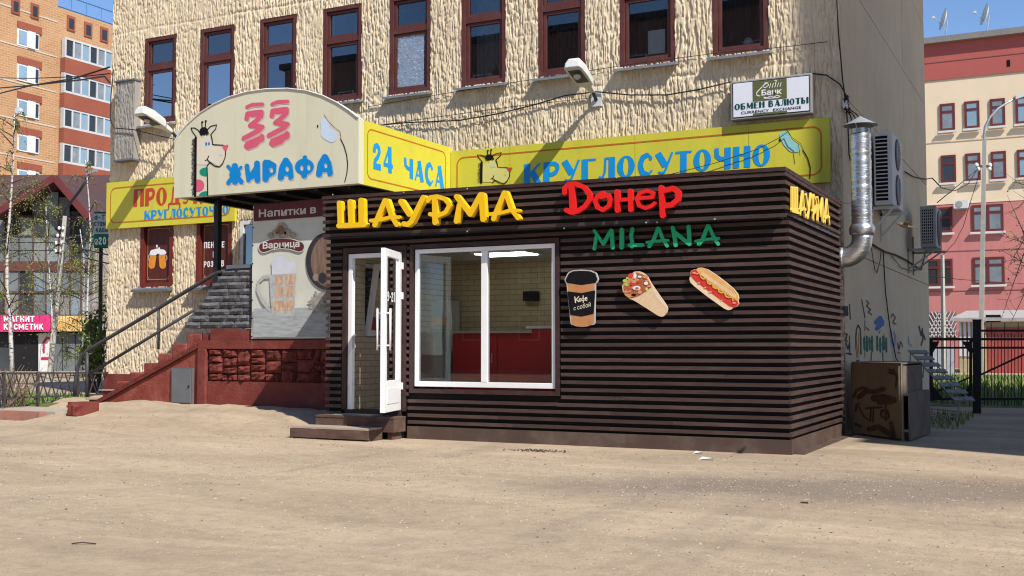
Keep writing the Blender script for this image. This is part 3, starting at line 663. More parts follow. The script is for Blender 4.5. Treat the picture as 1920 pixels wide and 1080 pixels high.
# door frame and open leaf
fr = MB().box(DX0+.008, DX0+.075, YK+.02, YK+.09, DZ0+.002, DZ1-.01).build('door_frame', M['white'], kiosk, bevel=.004)
MB().box(DX1-.06, DX1-.008, YK+.02, YK+.09, DZ0+.002, DZ1-.01).build('jamb', M['white'], fr, bevel=.004)
MB().box(DX0+.076, DX1-.061, YK+.02, YK+.09, DZ1-.07, DZ1-.01).build('head', M['white'], fr, bevel=.004)
HX, HY = DX1-.03, YK+.005                              # hinge
ddir = Vector((.313, -1, 0)).normalized(); dn = Vector((-ddir.y, ddir.x, 0))*-1   # dn faces the camera-left side
LW, L0, L1 = .83, DZ0+.02, DZ1-.03
hinge = Vector((HX, HY, 0)); up = Vector((0, 0, 1))
def leafbox(b, s0, s1, z0, z1, n0=-.03, n1=.03):
    c = hinge+ddir*((s0+s1)/2)+up*((z0+z1)/2)+dn*((n0+n1)/2); return b.obox(c, ddir*(s1-s0)/2, dn*(n1-n0)/2, up*(z1-z0)/2)
door = leafbox(MB(), .04, LW, L0, L0+.40).build('door', M['white'], kiosk, bevel=.004)
leafbox(MB(), .15, LW-.11, L0+.1, L0+.31, -.036, .036).build('panel', M['white'], door, bevel=.006)
for s0, s1, z0, z1 in [(.04, .14, L0+.401, L1), (LW-.10, LW, L0+.401, L1), (.141, LW-.101, L1-.1, L1)]: leafbox(MB(), s0, s1, z0, z1).build('stile', M['white'], door, bevel=.004)
leafbox(MB(), .14, LW-.1, L0+.4, L1-.1, -.004, .004).build('pane', M['shopglass'], door)
for sgn in (-1, 1):
    b = MB(); s = LW-.05
    pts = [hinge+ddir*s+up*1.03+dn*.03*sgn, hinge+ddir*s+up*1.03+dn*.10*sgn, hinge+ddir*s+up*1.03+dn*.10*sgn+up*-.03]
    b.tube([hinge+ddir*s+up*1.17+dn*.085*sgn, hinge+ddir*s+up*1.70+dn*.085*sgn], .0135, 10)
    for zz in (1.23, 1.64): b.tube([hinge+ddir*s+up*zz+dn*.03*sgn, hinge+ddir*s+up*zz+dn*.085*sgn], .011, 8)
    b.build('handle', M['white'], door, smooth=True)
for zz in (.65, 1.85, 2.25): MB().box(DX1-.012, DX1+.03, YK-.045, YK+.0, zz, zz+.09).build('hinge', M['white'], door)
bt = MB(); q = lambda s, zz: hinge+ddir*s+up*zz
fnD = quadmap(q(.64, 1.80), q(.28, 1.80), q(.64, 1.93), q(.28, 1.93), -dn)
put_word('9-21', SANS, fnD, bt, .006); bt.build('lettering', M['white'], door)
# tilted side window in the left wall
w = MB().box(XL+.06, XL+.13, sy0, sy1, sz0, sz0+.06).build('side_window', M['white'], kiosk)
for a in [(sy0, sy0+.06, sz0+.06, sz1), (sy1-.06, sy1, sz0+.06, sz1), (sy0+.06, sy1-.06, sz1-.06, sz1)]: MB().box(XL+.06, XL+.13, a[0], a[1], a[2], a[3]).build('frame', M['white'], w)
tl = .16
def tb(y0, y1, f0, f1, n): 
    h = sz1-sz0-.04
    p = lambda y, f, d: Vector((XL+.15+d+tl*f, y, sz0+.02+h*f))
    b = MB(); b.prism([p(y0, f0, 0), p(y1, f0, 0), p(y1, f1, 0), p(y0, f1, 0)], [p(y0, f0, .05), p(y1, f0, .05), p(y1, f1, .05), p(y0, f1, .05)]); return b.build(n, M['white'] if n == 'sash' else M['shopglass'], w)
tb(sy0+.03, sy1-.03, 0, .08, 'sash'); tb(sy0+.03, sy1-.03, .92, 1, 'sash'); tb(sy0+.03, sy0+.12, .081, .919, 'sash'); tb(sy1-.12, sy1-.03, .081, .919, 'sash'); tb(sy0+.12, sy1-.12, .08, .92, 'pane')
# furniture seen through the glass
redfront = mat('glossy red cabinet', (.55, .014, .014), .3, .06, 2, spec=.4)
cab = thing('counter', 'long glossy red serving counter along the kiosk back wall', 'counter', (-5.6, 15.2, .33))
CL = at(850, 650, 'Y', 14.85).x
MB().box(CL, -3.4, 14.85, 15.7, .38, 1.42).build('body', redfront, cab)
for i in range(7): MB().box(CL+.01+i*.765, CL+.01+i*.765+.75, 14.825, 14.848, .42, 1.39).build('cabinet_door', redfront, cab); MB().tube([(CL+i*.765+.69, 14.80, .98), (CL+i*.765+.69, 14.80, 1.12)], .008, 6).build('handle', M['galv'], cab)
MB().box(CL-.04, -3.38, 14.8, 15.72, 1.422, 1.455).build('worktop', mat('beige worktop', (.5, .45, .38), .4, .05), cab)
CXa = at(997, 660, 'Y', 13.62).x
cab2 = thing('counter', 'bright red end counter standing just inside the kiosk window at right', 'counter', (-5.6, 13.9, .33))
MB().box(CXa, -5.2, 13.62, 14.3, .34, 1.46).build('body', redfront, cab2)
MB().box(CXa-.06, -5.15, 13.56, 14.34, 1.462, 1.495).build('worktop', M['white'], cab2)
fridge = thing('drinks_cooler', 'white glass-fronted drinks cooler behind the left kiosk window pane', 'cooler', (-9.0, 15.0, .33))
fx0, fx1 = at(794, 640, 'Y', 15.2).x, at(838, 640, 'Y', 15.2).x
MB().box(fx0, fx1, 15.2, 15.6, .34, 1.95).build('cabinet', mat('cooler casing', (.42, .40, .37), .5, .1), fridge)
MB().box(fx0+.04, fx1-.04, 15.175, 15.198, .55, 1.5).build('pane', M['pane'], fridge)
MB().box(fx0+.02, fx1-.02, 15.172, 15.197, 1.56, 1.68).build('header', mat('orange header', (.65, .28, .05), .5, .1), fridge)
lamp = thing('ceiling_lamp', 'lit ceiling panel lamp with four white strips inside the kiosk', 'lamp', (-7.2, 14.6, 2.55))
MB().box(-7.85, -6.95, 14.2, 14.8, 2.57, 2.598).build('housing', M['white'], lamp)
for i in range(4): MB().box(-7.8, -7.0, 14.25+i*.14, 14.31+i*.14, 2.555, 2.569).build('strip', emit('lamp strip', (.9, .97, 1), 5.), lamp)
fill_lamp = copy_tree(lamp, None, (2.6, 0, 0)); fill_lamp['label'] = 'added ceiling panel lamp brightening the right end of the kiosk room'; lamp['group'] = fill_lamp['group'] = 'kiosk ceiling lamps'  # second panel is added to brighten the room
tag(MB().box(-7.68, -7.46, 15.6, 15.74, 1.93, 2.08).build('wall_speaker', M['ink']), 'small black box on the back wall inside the kiosk', 'speaker')
# ---------------------------------------------------------------- kiosk lettering
def traced(x0, y0, sc, plane, axisname='Y'):
    """photo pixels of an enlarged crop -> world points on a wall plane; w metres in front of it"""
    def fn(u, v, w):
        p = at(x0+u/sc, y0+v/sc, axisname, plane)
        if axisname == 'Y': p.y -= w
        else: p.x += w
        return p
    return fn
def S(pts, w): return ('s', pts, w)
SH1 = [('Ш', [S([(150, 385), (165, 770)], 40), S([(345, 365), (362, 770)], 44), S([(545, 345), (552, 770)], 50), S([(145, 800), (600, 778)], 46)]),
 ('А', [S([(975, 345), (850, 640), (790, 785)], 44), S([(1000, 345), (1090, 620), (1185, 780)], 40), S([(720, 708), (900, 690), (1080, 640), (1225, 645)], 32)]),
 ('У', [S([(1262, 362), (1410, 590)], 48), S([(1665, 290), (1560, 500), (1445, 730), (1385, 775), (1315, 765)], 46)])]
SH2 = [('Р', [S([(140, 290), (150, 740)], 48), S([(18, 350), (60, 290), (180, 272), (330, 320), (408, 430), (340, 555), (200, 620), (60, 590)], 38)]),
 ('М', [S([(535, 275), (780, 590)], 46), S([(585, 430), (530, 720)], 44), S([(780, 590), (965, 245)], 48), S([(985, 245), (1015, 680)], 52)]),
 ('А', [S([(1395, 205), (1270, 500), (1200, 675)], 44), S([(1415, 205), (1520, 500), (1640, 660)], 40), S([(1135, 590), (1320, 570), (1500, 522), (1640, 525)], 32)])]
word = thing('letter_sign', 'raised chunky yellow letters on the left of the kiosk fascia', 'sign', (-8.2, YF, 2.8))
f1, f2 = traced(620, 340, 9.6, YF-.11), traced(800, 340, 9.6, YF-.11)
for (ch, it), f in [(q, f1) for q in SH1]+[(q, f2) for q in SH2]:
    fixn(solid(MB(), it, 9, f, 0., -.085).build('letter', M['yellow3d'], word))
DON = [S([(240, 150), (255, 515)], 42), S([(140, 240), (140, 175), (200, 118), (300, 112), (420, 160), (498, 260), (500, 340), (430, 440), (320, 508), (220, 520), (165, 490)], 34)]
don = [DON, [S([(665, 305), (760, 272), (800, 335), (780, 430), (690, 488), (610, 450), (580, 370), (610, 290), (690, 240)], 30)],
 [S([(895, 225), (900, 495)], 36), S([(1085, 215), (1092, 485)], 35), S([(900, 350), (1085, 332)], 24)],
 [S([(1205, 318), (1400, 305), (1418, 245), (1330, 208), (1222, 245), (1182, 330), (1212, 425), (1300, 462), (1395, 430), (1435, 392)], 27)],
 [S([(1530, 165), (1550, 570)], 37), S([(1590, 205), (1700, 175), (1778, 235), (1768, 340), (1680, 415), (1580, 425)], 38)]]
word = thing('letter_sign', 'raised red italic letters in the middle of the kiosk fascia', 'sign', (-5.2, YF, 2.8))
for it in don: fixn(solid(MB(), it, 8, traced(1040, 330, 7.68, YF-.09), 0., -.055).build('letter', M['red3d'], word))
mil = [[S([(105, 240), (228, 425)], 22), S([(128, 330), (105, 490)], 22), S([(228, 425), (335, 235)], 25), S([(345, 240), (357, 475)], 26)],
 [S([(485, 228), (483, 470)], 30)], [S([(632, 215), (612, 300), (630, 420), (622, 460)], 25), S([(592, 440), (770, 438)], 25)],
 [S([(985, 208), (930, 360), (862, 455)], 25), S([(998, 208), (1050, 350), (1112, 450)], 23), S([(832, 402), (950, 385), (1125, 372)], 19)],
 [S([(1190, 198), (1215, 320), (1230, 440)], 28), S([(1200, 250), (1420, 425)], 28), S([(1410, 185), (1422, 420)], 28)],
 [S([(1675, 175), (1600, 370), (1552, 425)], 27), S([(1690, 175), (1760, 330), (1818, 425)], 24), S([(1512, 385), (1650, 360), (1825, 345)], 20)]]
word = thing('letter_sign', 'flat green brush-style letters on the slats under the red word', 'sign', (-4.4, YK, 2.3))
for it in mil: fixn(solid(MB(), it, 6, traced(1100, 400, 7.385, YK-.035), 0., -.022).build('letter', M['green3d'], word))
# the same yellow word on the side wall, drawn into the side plane
word = thing('letter_sign', 'narrow pale yellow letters on the kiosk side wall', 'sign', (XR, 14.1, 2.8))
XS = XR+.035
a0, a1, b0, b1 = at(1484, 398, 'X', XS), at(1484.5, 345, 'X', XS), at(1558, 428, 'X', XS), at(1557.5, 378, 'X', XS)
fS = quadmap(a0, b0, a1, b1, (1, 0, 0))
lo, hi = 90, 3460                                       # joined crop units of both halves
for (ch, it), ox in [(q, 0) for q in SH1]+[(q, 1728) for q in SH2]:
    it2 = [(k, [(p[0]+ox, p[1]) for p in pts], w*.8) for k, pts, w in it]
    def fn(u, v, w, f=fS):
        t = (u-lo)/(hi-lo); zt = 320-130*t; zb = 850-110*t; return f(t, 1-(v-zt)/(zb-zt), w)
    fixn(solid(MB(), it2, 10, fn, 0., -.02).build('letter', M['sand'], word))
# ---------------------------------------------------------------- printed food panels (flat shaped boards)
def panel(name, label, x0, y0, sc, yfront, layers, edge, loc):
    t = thing(name, label, 'sign', loc); k = 0
    for nm, it, m, stp in layers:
        f = traced(x0, y0, sc, yfront-.0015*k)
        o = solid(MB(), it, stp, f, 0., -.022 if k == 0 else None).build(nm, m, t); fixn(o) if k == 0 else None
        k += 1
    return t, k
def poly_s(p, w): return ('s', p, w)
tan_ = mat('kraft print', (.47, .21, .085), .5, .12, 12); halo = mat('pale outline print', (.45, .43, .42), .5, .05)
cupf = lambda w: [poly_s([(130, 320), (190, 920), (490, 920), (500, 320), (130, 320)], w), ('e', 325, 940, 140, 34+w*.3)]+[poly_s([(150+i*20, 330), (205+i*15, 930)], 22) for i in range(18)]
lidf = lambda w: [poly_s([(120, 300), (110, 280), (150, 200), (200, 175), (320, 165), (450, 175), (510, 200), (535, 270), (520, 300), (320, 330), (120, 300)], w)]+[poly_s([(150, 210+i*22), (500, 210+i*22)], 26) for i in range(5)]
cup, k = panel('coffee_cup_sign', 'flat printed board of a black-lidded paper coffee cup on the slats', 1050, 490, 8, YK-.07,
 [('board', cupf(34)+lidf(42), halo, 10), ('cup_print', cupf(18), tan_, 10), ('lid_print', lidf(26), M['ink'], 10),
  ('sleeve_print', [poly_s([(125+i*2.2, 465+i*18), (320, 490+i*18), (515-i*1.2, 450+i*18)], 14) for i in range(19)], M['ink'], 10)], None, (-5.4, YK-.07, 1.4))
b = MB(); f = traced(1050, 490, 8, YK-.07)
fw_ = lambda a, bq, c, d: (lambda u, v, w: f((a[0]*(1-u)+bq[0]*u)*(1-v)+(c[0]*(1-u)+d[0]*u)*v, (a[1]*(1-u)+bq[1]*u)*(1-v)+(c[1]*(1-u)+d[1]*u)*v, w))
cream_ = mat('cream print', (.72, .66, .5), .5, .03)
kofe = [[S([(225, 535), (236, 618)], 8), S([(285, 528), (240, 578)], 6), S([(244, 572), (288, 606)], 7)], [('e', 305, 578, 22, 26), ('o', 305, 578, 9, 14)], [S([(350, 515), (352, 622)], 6), ('e', 351, 570, 28, 24), ('o', 339, 570, 8, 13), ('o', 363, 570, 8, 13)], [S([(380, 565), (408, 556), (402, 540), (386, 546), (380, 570), (392, 588), (410, 580)], 6)]]
for it in kofe: solid(b, it, 3, f, .0065)
b.build('lettering', cream_, cup)
for wd, q in (('с', ((208, 738), (240, 730), (208, 692), (240, 684))), ('собой', ((262, 726), (462, 680), (262, 655), (462, 605)))): b = MB(); put_text(wd, fw_(*q), b, .0065, .0); b.build('lettering', cream_, cup)
r5 = random.Random(5)
tort = mat('tortilla print', (.66, .43, .23), .5, .1, 30, col2=(.72, .55, .36)); tort2 = mat('tortilla fold print', (.74, .58, .42), .5, .08, 20)
wrapf = [('p', [(1075, 185), (1120, 155), (1190, 152), (1250, 175), (1310, 225), (1345, 300), (1440, 440), (1560, 610), (1605, 680), (1612, 720), (1595, 780), (1555, 820), (1515, 828), (1470, 812), (1280, 690), (1120, 590), (1040, 555), (980, 510), (945, 450), (932, 370), (960, 330), (945, 285), (1000, 260), (1020, 230)], 3)]
fill = [('p', [(1075, 185), (1150, 165), (1260, 205), (1330, 290), (1372, 385), (1290, 450), (1180, 520), (1080, 550), (1010, 520), (962, 450), (950, 380), (975, 340), (960, 280), (1020, 260)], 0)]
lay = [('board', wrapf, tort, 10), ('fold_print', [('p', [(1345, 310), (1375, 395), (1450, 560), (1595, 700), (1602, 672), (1440, 445)], 0)], tort2, 8), ('filling_print', fill, mat('meat print', (.30, .07, .03), .5, .5, 60, col2=(.45, .16, .07)), 10)]
wrap, k = panel('wrap_sign', 'flat printed board of a filled tortilla wrap on the slats', 1050, 490, 8, YK-.07, lay, None, (-4.8, YK-.07, 1.5))
r5 = random.Random(5)
def ins(): 
    while True:
        x, y = r5.uniform(985, 1340), r5.uniform(190, 530)
        if inside((x, y), fill[0][1]): return x, y
meat = [(*ins(), r5.uniform(24, 44), r5.uniform(14, 24)) for _ in range(24)]
bits = [('meat_print', mat('chicken print', (.58, .20, .07), .5, .4, 50, col2=(.66, .34, .17)), meat), ('lettuce_print', mat('lettuce print', (.42, .58, .08), .5, .3, 40), [(975, 290, 34, 24), (995, 340, 28, 34), (1040, 520, 40, 18), (1300, 415, 22, 26), (1010, 250, 20, 14), (1040, 300, 18, 16)]), ('tomato_print', mat('tomato print', (.62, .05, .035), .5, .3, 40), [(1065, 215, 46, 38), (1100, 345, 50, 22), (1100, 505, 44, 20), (1180, 310, 30, 16), (1230, 440, 28, 22), (1030, 430, 24, 18)]),
 ('onion_print', mat('onion print', (.80, .72, .68), .5, .1, 40), [(1125, 215, 24, 44), (1150, 400, 58, 34), (1290, 330, 32, 24), (1195, 230, 30, 16)])]
for j, (nm, m, es) in enumerate(bits):
    for e in es: solid(MB(), [('e', *e)], 7, traced(1050, 490, 8, YK-.07-.0015*(k+j)-.0002*es.index(e)), 0.).build(nm, m, wrap)
b = MB(); solid(b, [('e', 1155, 402, 30, 15)], 6, traced(1050, 490, 8, YK-.0835), 0.); b.build('meat_print', mat('meat print dark', (.5, .16, .07), .5, .3, 60), wrap)
bun = mat('bun print', (.70, .44, .19), .5, .12, 16, col2=(.78, .60, .40)); bun2 = mat('bun pale print', (.76, .58, .36), .5, .1, 14)
lowbun = [(225, 330), (235, 280), (300, 330), (860, 760), (1020, 850), (985, 885), (930, 895), (870, 870), (560, 650), (330, 470), (245, 390)]
saus = [(240, 230), (255, 180), (310, 150), (370, 160), (420, 230), (1000, 640), (1120, 740), (1128, 780), (1095, 830), (1030, 850), (960, 830), (860, 760), (330, 370), (260, 290)]
topbun = [(345, 165), (380, 125), (450, 118), (560, 150), (720, 255), (900, 390), (1030, 500), (1110, 600), (1130, 680), (1110, 735), (1040, 690), (900, 610), (640, 440), (480, 300), (420, 230)]
hd, k = panel('hot_dog_sign', 'flat printed board of a hot dog with mustard on the slats', 1270, 490, 9.82, YK-.07,
 [('board', [('p', lowbun, 4), ('p', saus, 4), ('p', topbun, 4)], bun2, 10), ('sausage_print', [('p', saus, 0)], mat('sausage print', (.60, .04, .028), .5, .2, 30), 10),
  ('bun_print', [('p', topbun, -2)], mat('bun crust print', (.68, .33, .09), .5, .15, 16, col2=(.74, .45, .19)), 10), ('bun_light_print', [S([(470, 235), (640, 350), (880, 520), (1050, 640)], 34)], bun, 8)], None, (-4.05, YK-.07, 1.6))
b = MB(); z = [(360, 230), (410, 205), (440, 300), (480, 325), (540, 310), (560, 400), (600, 425), (650, 400), (660, 480), (720, 500), (740, 470), (770, 560), (810, 580), (860, 570), (900, 650), (960, 665), (1010, 655), (1025, 720)]
solid(b, [poly_s(z, 13)], 6, traced(1270, 490, 9.82, YK-.078), 0.); b.build('mustard_print', mat('mustard print', (.72, .38, .06), .5, .05), hd)
b = MB()
for e in [(310, 212, 34, 18), (400, 395, 22, 14), (515, 480, 22, 14), (610, 560, 26, 14), (1045, 765, 32, 16), (820, 715, 16, 10)]: solid(b, [('e', *e)], 6, traced(1270, 490, 9.82, YK-.0785), 0.)
b.build('shine_print', mat('pink shine print', (.78, .32, .26), .5, .05), hd)
# ---------------------------------------------------------------- wooden steps at the kiosk door
st = thing('wooden_step', 'low pallet-like lower wooden step with dusty top before the kiosk door', 'step', (-8.75, 12.2, 0))
sx0, sx1, sya, syb = -9.36, -8.12, 12.0, 12.335
g0 = gz(-9.2, 12.1)
MB().box(sx0, sx1, sya, sya+.03, .02, .135).build('riser', M['stepwood'], st)
for i in range(3): MB().box(sx0+.02, sx1-.005, sya+.0+i*.117, sya+.108+i*.117, .14, .165).build('tread_board', M['dustboard'], st)
for x in (sx0+.03, (sx0+sx1)/2, sx1-.06): MB().box(x, x+.06, sya+.032, syb, .0, .138).build('bearer', M['stepwood'], st)
st = thing('wooden_step', 'upper wooden box step right under the kiosk door threshold', 'step', (-8.6, 12.5, 0))
ux0, ux1, uya, uyb = -9.2, -7.95, 12.345, 12.63
MB().box(ux0, ux1, uya, uya+.03, .1, .272).build('riser', M['stepwood'], st)
MB().box(ux1-.03, ux1, uya+.031, uyb, .1, .272).build('side_board', M['stepwood'], st)
MB().box(ux0, ux1+.004, uya-.008, uyb, .273, .298).build('tread_board', M['stepwood'], st)
for x in (ux0+.02, ux1-.12): MB().box(x, x+.07, uya+.04, uyb-.02, 0, .1).build('bearer', M['stepwood'], st)
MB().box(-8.95, -8.3, 12.36, 12.62, .299, .312).build('mat', mat('worn door mat', (.22, .22, .17), .95, .3, 20), st)
for (x, y) in [(876, 354), (876, 434), (1156, 333), (1211, 417.5), (1232, 416.5), (1340, 411), (757, 361), (624, 365), (1058, 428)]:
    p = at(x, y, 'Y', YF-.014); MB().lathe(p, [(.009, 0), (.011, .004), (.004, .008)], 8, (0, -1, 0)).build('screw_head', M['galv'], kiosk)
# ---------------------------------------------------------------- main cream building
bld = thing('building', 'cream rough-stuccoed building with maroon windows behind the kiosk', 'building', ((BX0+BX1)/2, 21.7, 0))
# window openings of the facade (x0, x1, z0, z1)
UW = []                                               # upper row, measured from the photograph
uppx = [(272.5, 331, 76, 226), (376, 440, 55, 205), (487.5, 556, 38, 196), (606, 679, 18, 186), (731, 808, 0, 176), (866, 949, 0, 157), (1010, 1098, 0, 137), (1163, 1267, 0, 116), (1337, 1442, 0, 97)]
for i, (a, b, zt, zb) in enumerate(uppx):
    p0, p1 = at(a, 130, 'Y', YB), at(b, 130, 'Y', YB)
    UW.append((p0.x, p1.x, 5.66, 7.42))
LWn = [(at(264, 480, 'Y', YB).x, at(325, 480, 'Y', YB).x, 2.40, 3.70), (at(369, 480, 'Y', YB).x, at(436, 480, 'Y', YB).x, 2.40, 3.70)]
DOORW = (at(449, 440, 'Y', YB).x, at(449, 440, 'Y', YB).x+.95, 1.47, 3.62)
holes = UW+LWn+[DOORW]
def relief(name, x0, x1, z0, z1, y, holes, matr, parent, amp=.021, seed=1, dx=.0072, dz=.021, edgeflat=0):
    nx_, nz_ = int((x1-x0)/dx)+1, int((z1-z0)/dz)+1
    xs = np.linspace(x0, x1, nx_); zs = np.linspace(z0, z1, nz_); X, Z = np.meshgrid(xs, zs)
    wob = (vnoise(X*2.2, Z*2.5, seed+9)-.5)*.03
    a = vnoise((X+wob)*44, Z*4.2, seed); a2 = vnoise((X+wob)*72, Z*11, seed+1); k = vnoise(X*30, Z*20, seed+2); k2 = vnoise(X*1.7, Z*1.3, seed+3); f = vnoise(X*38, Z*30, seed+4)
    rid = np.clip((a*.58+a2*.42-.37)/.13, 0, 1); rid = rid*rid*(3-2*rid)
    brk = np.clip((k-.25)/.12, 0, 1)
    h = rid*(.3+.7*brk)*(.6+.7*k2)+.3*f
    for zj in (5.42, 7.62, 3.95, 9.1, 1.55):
        h *= 1-.8*np.exp(-((Z-zj-.01*np.sin(X*3))/.018)**2)
    for xj in (-15.0, -12.2, -9.35, -6.55, -3.9):
        h *= 1-.7*np.exp(-((X-xj)/.016)**2)
    V = np.stack([X, np.full_like(X, y)-amp*h, Z], -1).reshape(-1, 3)
    ii = np.arange(nx_*nz_).reshape(nz_, nx_); q = np.stack([ii[:-1, :-1], ii[:-1, 1:], ii[1:, 1:], ii[1:, :-1]], -1)
    xc = (xs[:-1]+xs[1:])/2; zc = (zs[:-1]+zs[1:])/2; keep = np.ones((nz_-1, nx_-1), bool)
    for hx0, hx1, hz0, hz1 in holes: keep &= ~((xc[None] > hx0) & (xc[None] < hx1) & (zc[:, None] > hz0) & (zc[:, None] < hz1))
    q = q[keep]
    me = bpy.data.meshes.new(name); o0 = org(parent)
    me.vertices.add(len(V)); me.vertices.foreach_set('co', (V-np.array(o0)).astype(np.float32).ravel())
    me.loops.add(q.size); me.loops.foreach_set('vertex_index', q.astype(np.int32).ravel())
    me.polygons.add(len(q)); me.polygons.foreach_set('loop_start', np.arange(0, q.size, 4, dtype=np.int32)); me.polygons.foreach_set('use_smooth', np.ones(len(q), bool))
    me.materials.append(matr); me.update(calc_edges=True); me.validate()
    o = bpy.data.objects.new(name, me); COL.objects.link(o); o.parent = parent; ORG[o.name] = o0; return o
relief('facade_stucco', BX0, BX1, .62, BZ, YB, holes, M['stucco'], bld)
# wall core behind the stucco, in strips around the openings
mb = MB(); cut = sorted(set([BX0, BX1]+[v for h in holes for v in h[:2]]))
for a, b in zip(cut[:-1], cut[1:]):
    hs = sorted([h for h in holes if h[0] <= a+1e-6 and h[1] >= b-1e-6], key=lambda h: h[2]); z = 0
    for h in hs: mb.box(a, b, YB+.012, YB+.34, z, h[2]); z = h[3]
    mb.box(a, b, YB+.012, YB+.34, z, BZ)
mb.build('wall_core', M['stucco'], bld)
# the flat side wall: panels with open joints
zj = [0, 2.62, 4.9, 6.75, 8.6, BZ]; yj = [YB+.02, 19.7, 23.2, BY1]
MB().box(BX1-.3, BX1-.03, YB+.345, BY1, 0, BZ).build('wall_core', M['joint'], bld)
for z0, z1 in zip(zj[:-1], zj[1:]):
    for y0, y1 in zip(yj[:-1], yj[1:]):
        MB().box(BX1-.03+.0005, BX1+.004*rnd.random(), y0+.006, y1-.006, z0+.007, z1-.007).build('wall_panel', M['sidewall'], bld)
MB().box(BX0, BX0+.3, YB+.345, BY1, 0, BZ).build('wall_core', M['stucco'], bld)
MB().box(BX0+.3, BX1-.3, BY1-.3, BY1, 0, BZ).build('back_wall', M['stucco'], bld)
rf = MB().box(BX0-.15, BX1+.15, YB-.2, BY1+.15, BZ+.002, BZ+.25).build('roof', M['darkiron'], bld)
MB().box(-5.2, -4.4, 21, 21.8, BZ+.25, BZ+1.3).build('chimney', M['sidewall'], rf)
MB().box(BX0+.3, BX1-.3, YB+.345, BY1-.3, 4.8, 5.0).build('floor_slab', M['room'], bld)
MB().box(BX0-.02, -9.4, YB-.05, YB+.01, .0, .68).build('plinth', M['redpaint'], bld)
# windows
def rect_frame(b, x0, x1, z0, z1, w, y0, y1):
    b.box(x0, x0+w, y0, y1, z0, z1); b.box(x1-w, x1, y0, y1, z0, z1); b.box(x0+w, x1-w, y0, y1, z1-w, z1); b.box(x0+w, x1-w, y0, y1, z0, z0+w); return b
kinds = ['sky', 'sky', 'mid', 'curt', 'foil', 'plant', 'dark', 'dark2', 'mid2']
WLAB = ['maroon window with a sky-blue lower pane', None, None, None, 'maroon window covered with silver foil', 'maroon window with a potted plant inside', None, None, None]
for i, (x0, x1, z0, z1) in enumerate(UW):
    k = kinds[i]
    w = rect_frame(MB(), x0, x1, z0, z1, .075, YB-.012, YB+.11).build('window', M['oldwood'], bld)
    if WLAB[i]: w['label'] = WLAB[i]
    zt = z1-.62
    MB().box(x0+.076, x1-.076, YB+.0, YB+.10, zt-.05, zt+.05).build('transom', M['oldwood'], w)
    rect_frame(MB(), x0+.085, x1-.085, zt+.055, z1-.085, .045, YB+.02, YB+.09).build('sash', M['oldwood'], w)
    rect_frame(MB(), x0+.085, x1-.085, z0+.085, zt-.055, .05, YB+.02, YB+.09).build('sash', M['oldwood'], w)
    gl = {'sky': M['skyglass'], 'mid': M['midglass'], 'mid2': M['pane']}.get(k, M['pane'])
    MB().box(x0+.13, x1-.13, YB+.05, YB+.056, zt+.1, z1-.13).build('pane', M['pane'] if k not in ('mid', 'sky') else M['midglass'], w)
    MB().box(x0+.135, x1-.135, YB+.05, YB+.056, z0+.135, zt-.105).build('pane', gl, w)
    s = MB(); yo = .1
    s.prism([(x0-.06, YB-.15, z0-.045), (x1+.05, YB-.15, z0-.045), (x1+.05, YB+.02, z0+.0), (x0-.06, YB+.02, z0+.0)], [(x0-.06, YB-.15, z0-.085), (x1+.05, YB-.15, z0-.085), (x1+.05, YB+.02, z0-.035), (x0-.06, YB+.02, z0-.035)])
    fixn(s.build('sill', M['zinc'], w))
    MB().box(x0, x1, YB+.342, YB+2.4, z0-.3, z0-.28).build('room', M['room'], w)
    b = MB().box(x0-.15, x1+.15, YB+1.4, YB+1.42, z0-.28, z1+.3); b.build('room_wall', M['room'] if k in ('sky', 'mid', 'curt', 'plant') else M['roomd'], w)
    if k in ('curt', 'plant', 'dark', 'dark2', 'mid2'):
        b = MB(); n = 26
        cw = {'curt': (.55, 1.0), 'plant': (0, 1.), 'dark': (0, 1.), 'dark2': (0, 1), 'mid2': (0, 1)}[k]
        ptsf = [(x0+.1+(x1-x0-.2)*(cw[0]+(cw[1]-cw[0])*j/n), YB+.36+.03*math.sin(j*1.9)+.012*math.sin(j*4.1)) for j in range(n+1)]
        b.add([(p[0], p[1], z) for z in (z0+.05, z1-.05) for p in ptsf], [(j, j+1, n+2+j, n+1+j) for j in range(n)])
        b.build('curtain', M['curtain'] if k in ('curt', 'plant') else M['darkcurtain'], w)
    if k == 'foil':
        b = MB(); nx_, nz_ = 16, 26; r = random.Random(4); v = []
        for a in range(nz_+1):
            for c in range(nx_+1): v.append((x0+.14+(x1-x0-.30)*c/nx_, YB+.045-.014*r.random(), z0+.12+(zt-.22-z0)*a/nz_))
        b.add(v, [(a*(nx_+1)+c, a*(nx_+1)+c+1, (a+1)*(nx_+1)+c+1, (a+1)*(nx_+1)+c) for a in range(nz_) for c in range(nx_)])
        b.build('foil_cover', M['foil'], w)
x0, x1, z0, z1 = UW[5]
pl = thing('potted_plant', 'small spiky potted plant behind a maroon upstairs window', 'plant', (x0+.62, YB+.2, z0))
MB().lathe((x0+.62, YB+.2, z0+.0), [(.06, 0), (.085, .12), (.08, .12)], 10).build('pot', mat('clay pot', (.25, .12, .08), .8, .1), pl)
b = MB(); r = random.Random(2)
for j in range(16):
    a = r.uniform(0, 6.28); l = r.uniform(.18, .34); p0 = Vector((x0+.62, YB+.2, z0+.12)); d = Vector((math.cos(a)*.7, math.sin(a)*.25, 1)).normalized()
    sd = Vector((1, 0, 0)); p1 = p0+d*l*.6; p2 = p0+d*l+Vector((math.cos(a)*.08, 0, -.06))
    b.add([p0-sd*.01, p0+sd*.01, p1+sd*.02, p2, p1-sd*.02], [(0, 1, 2, 4), (4, 2, 3)])
b.build('leaf_cluster', mat('houseplant leaf', (.04, .08, .03), .6, .2), pl)
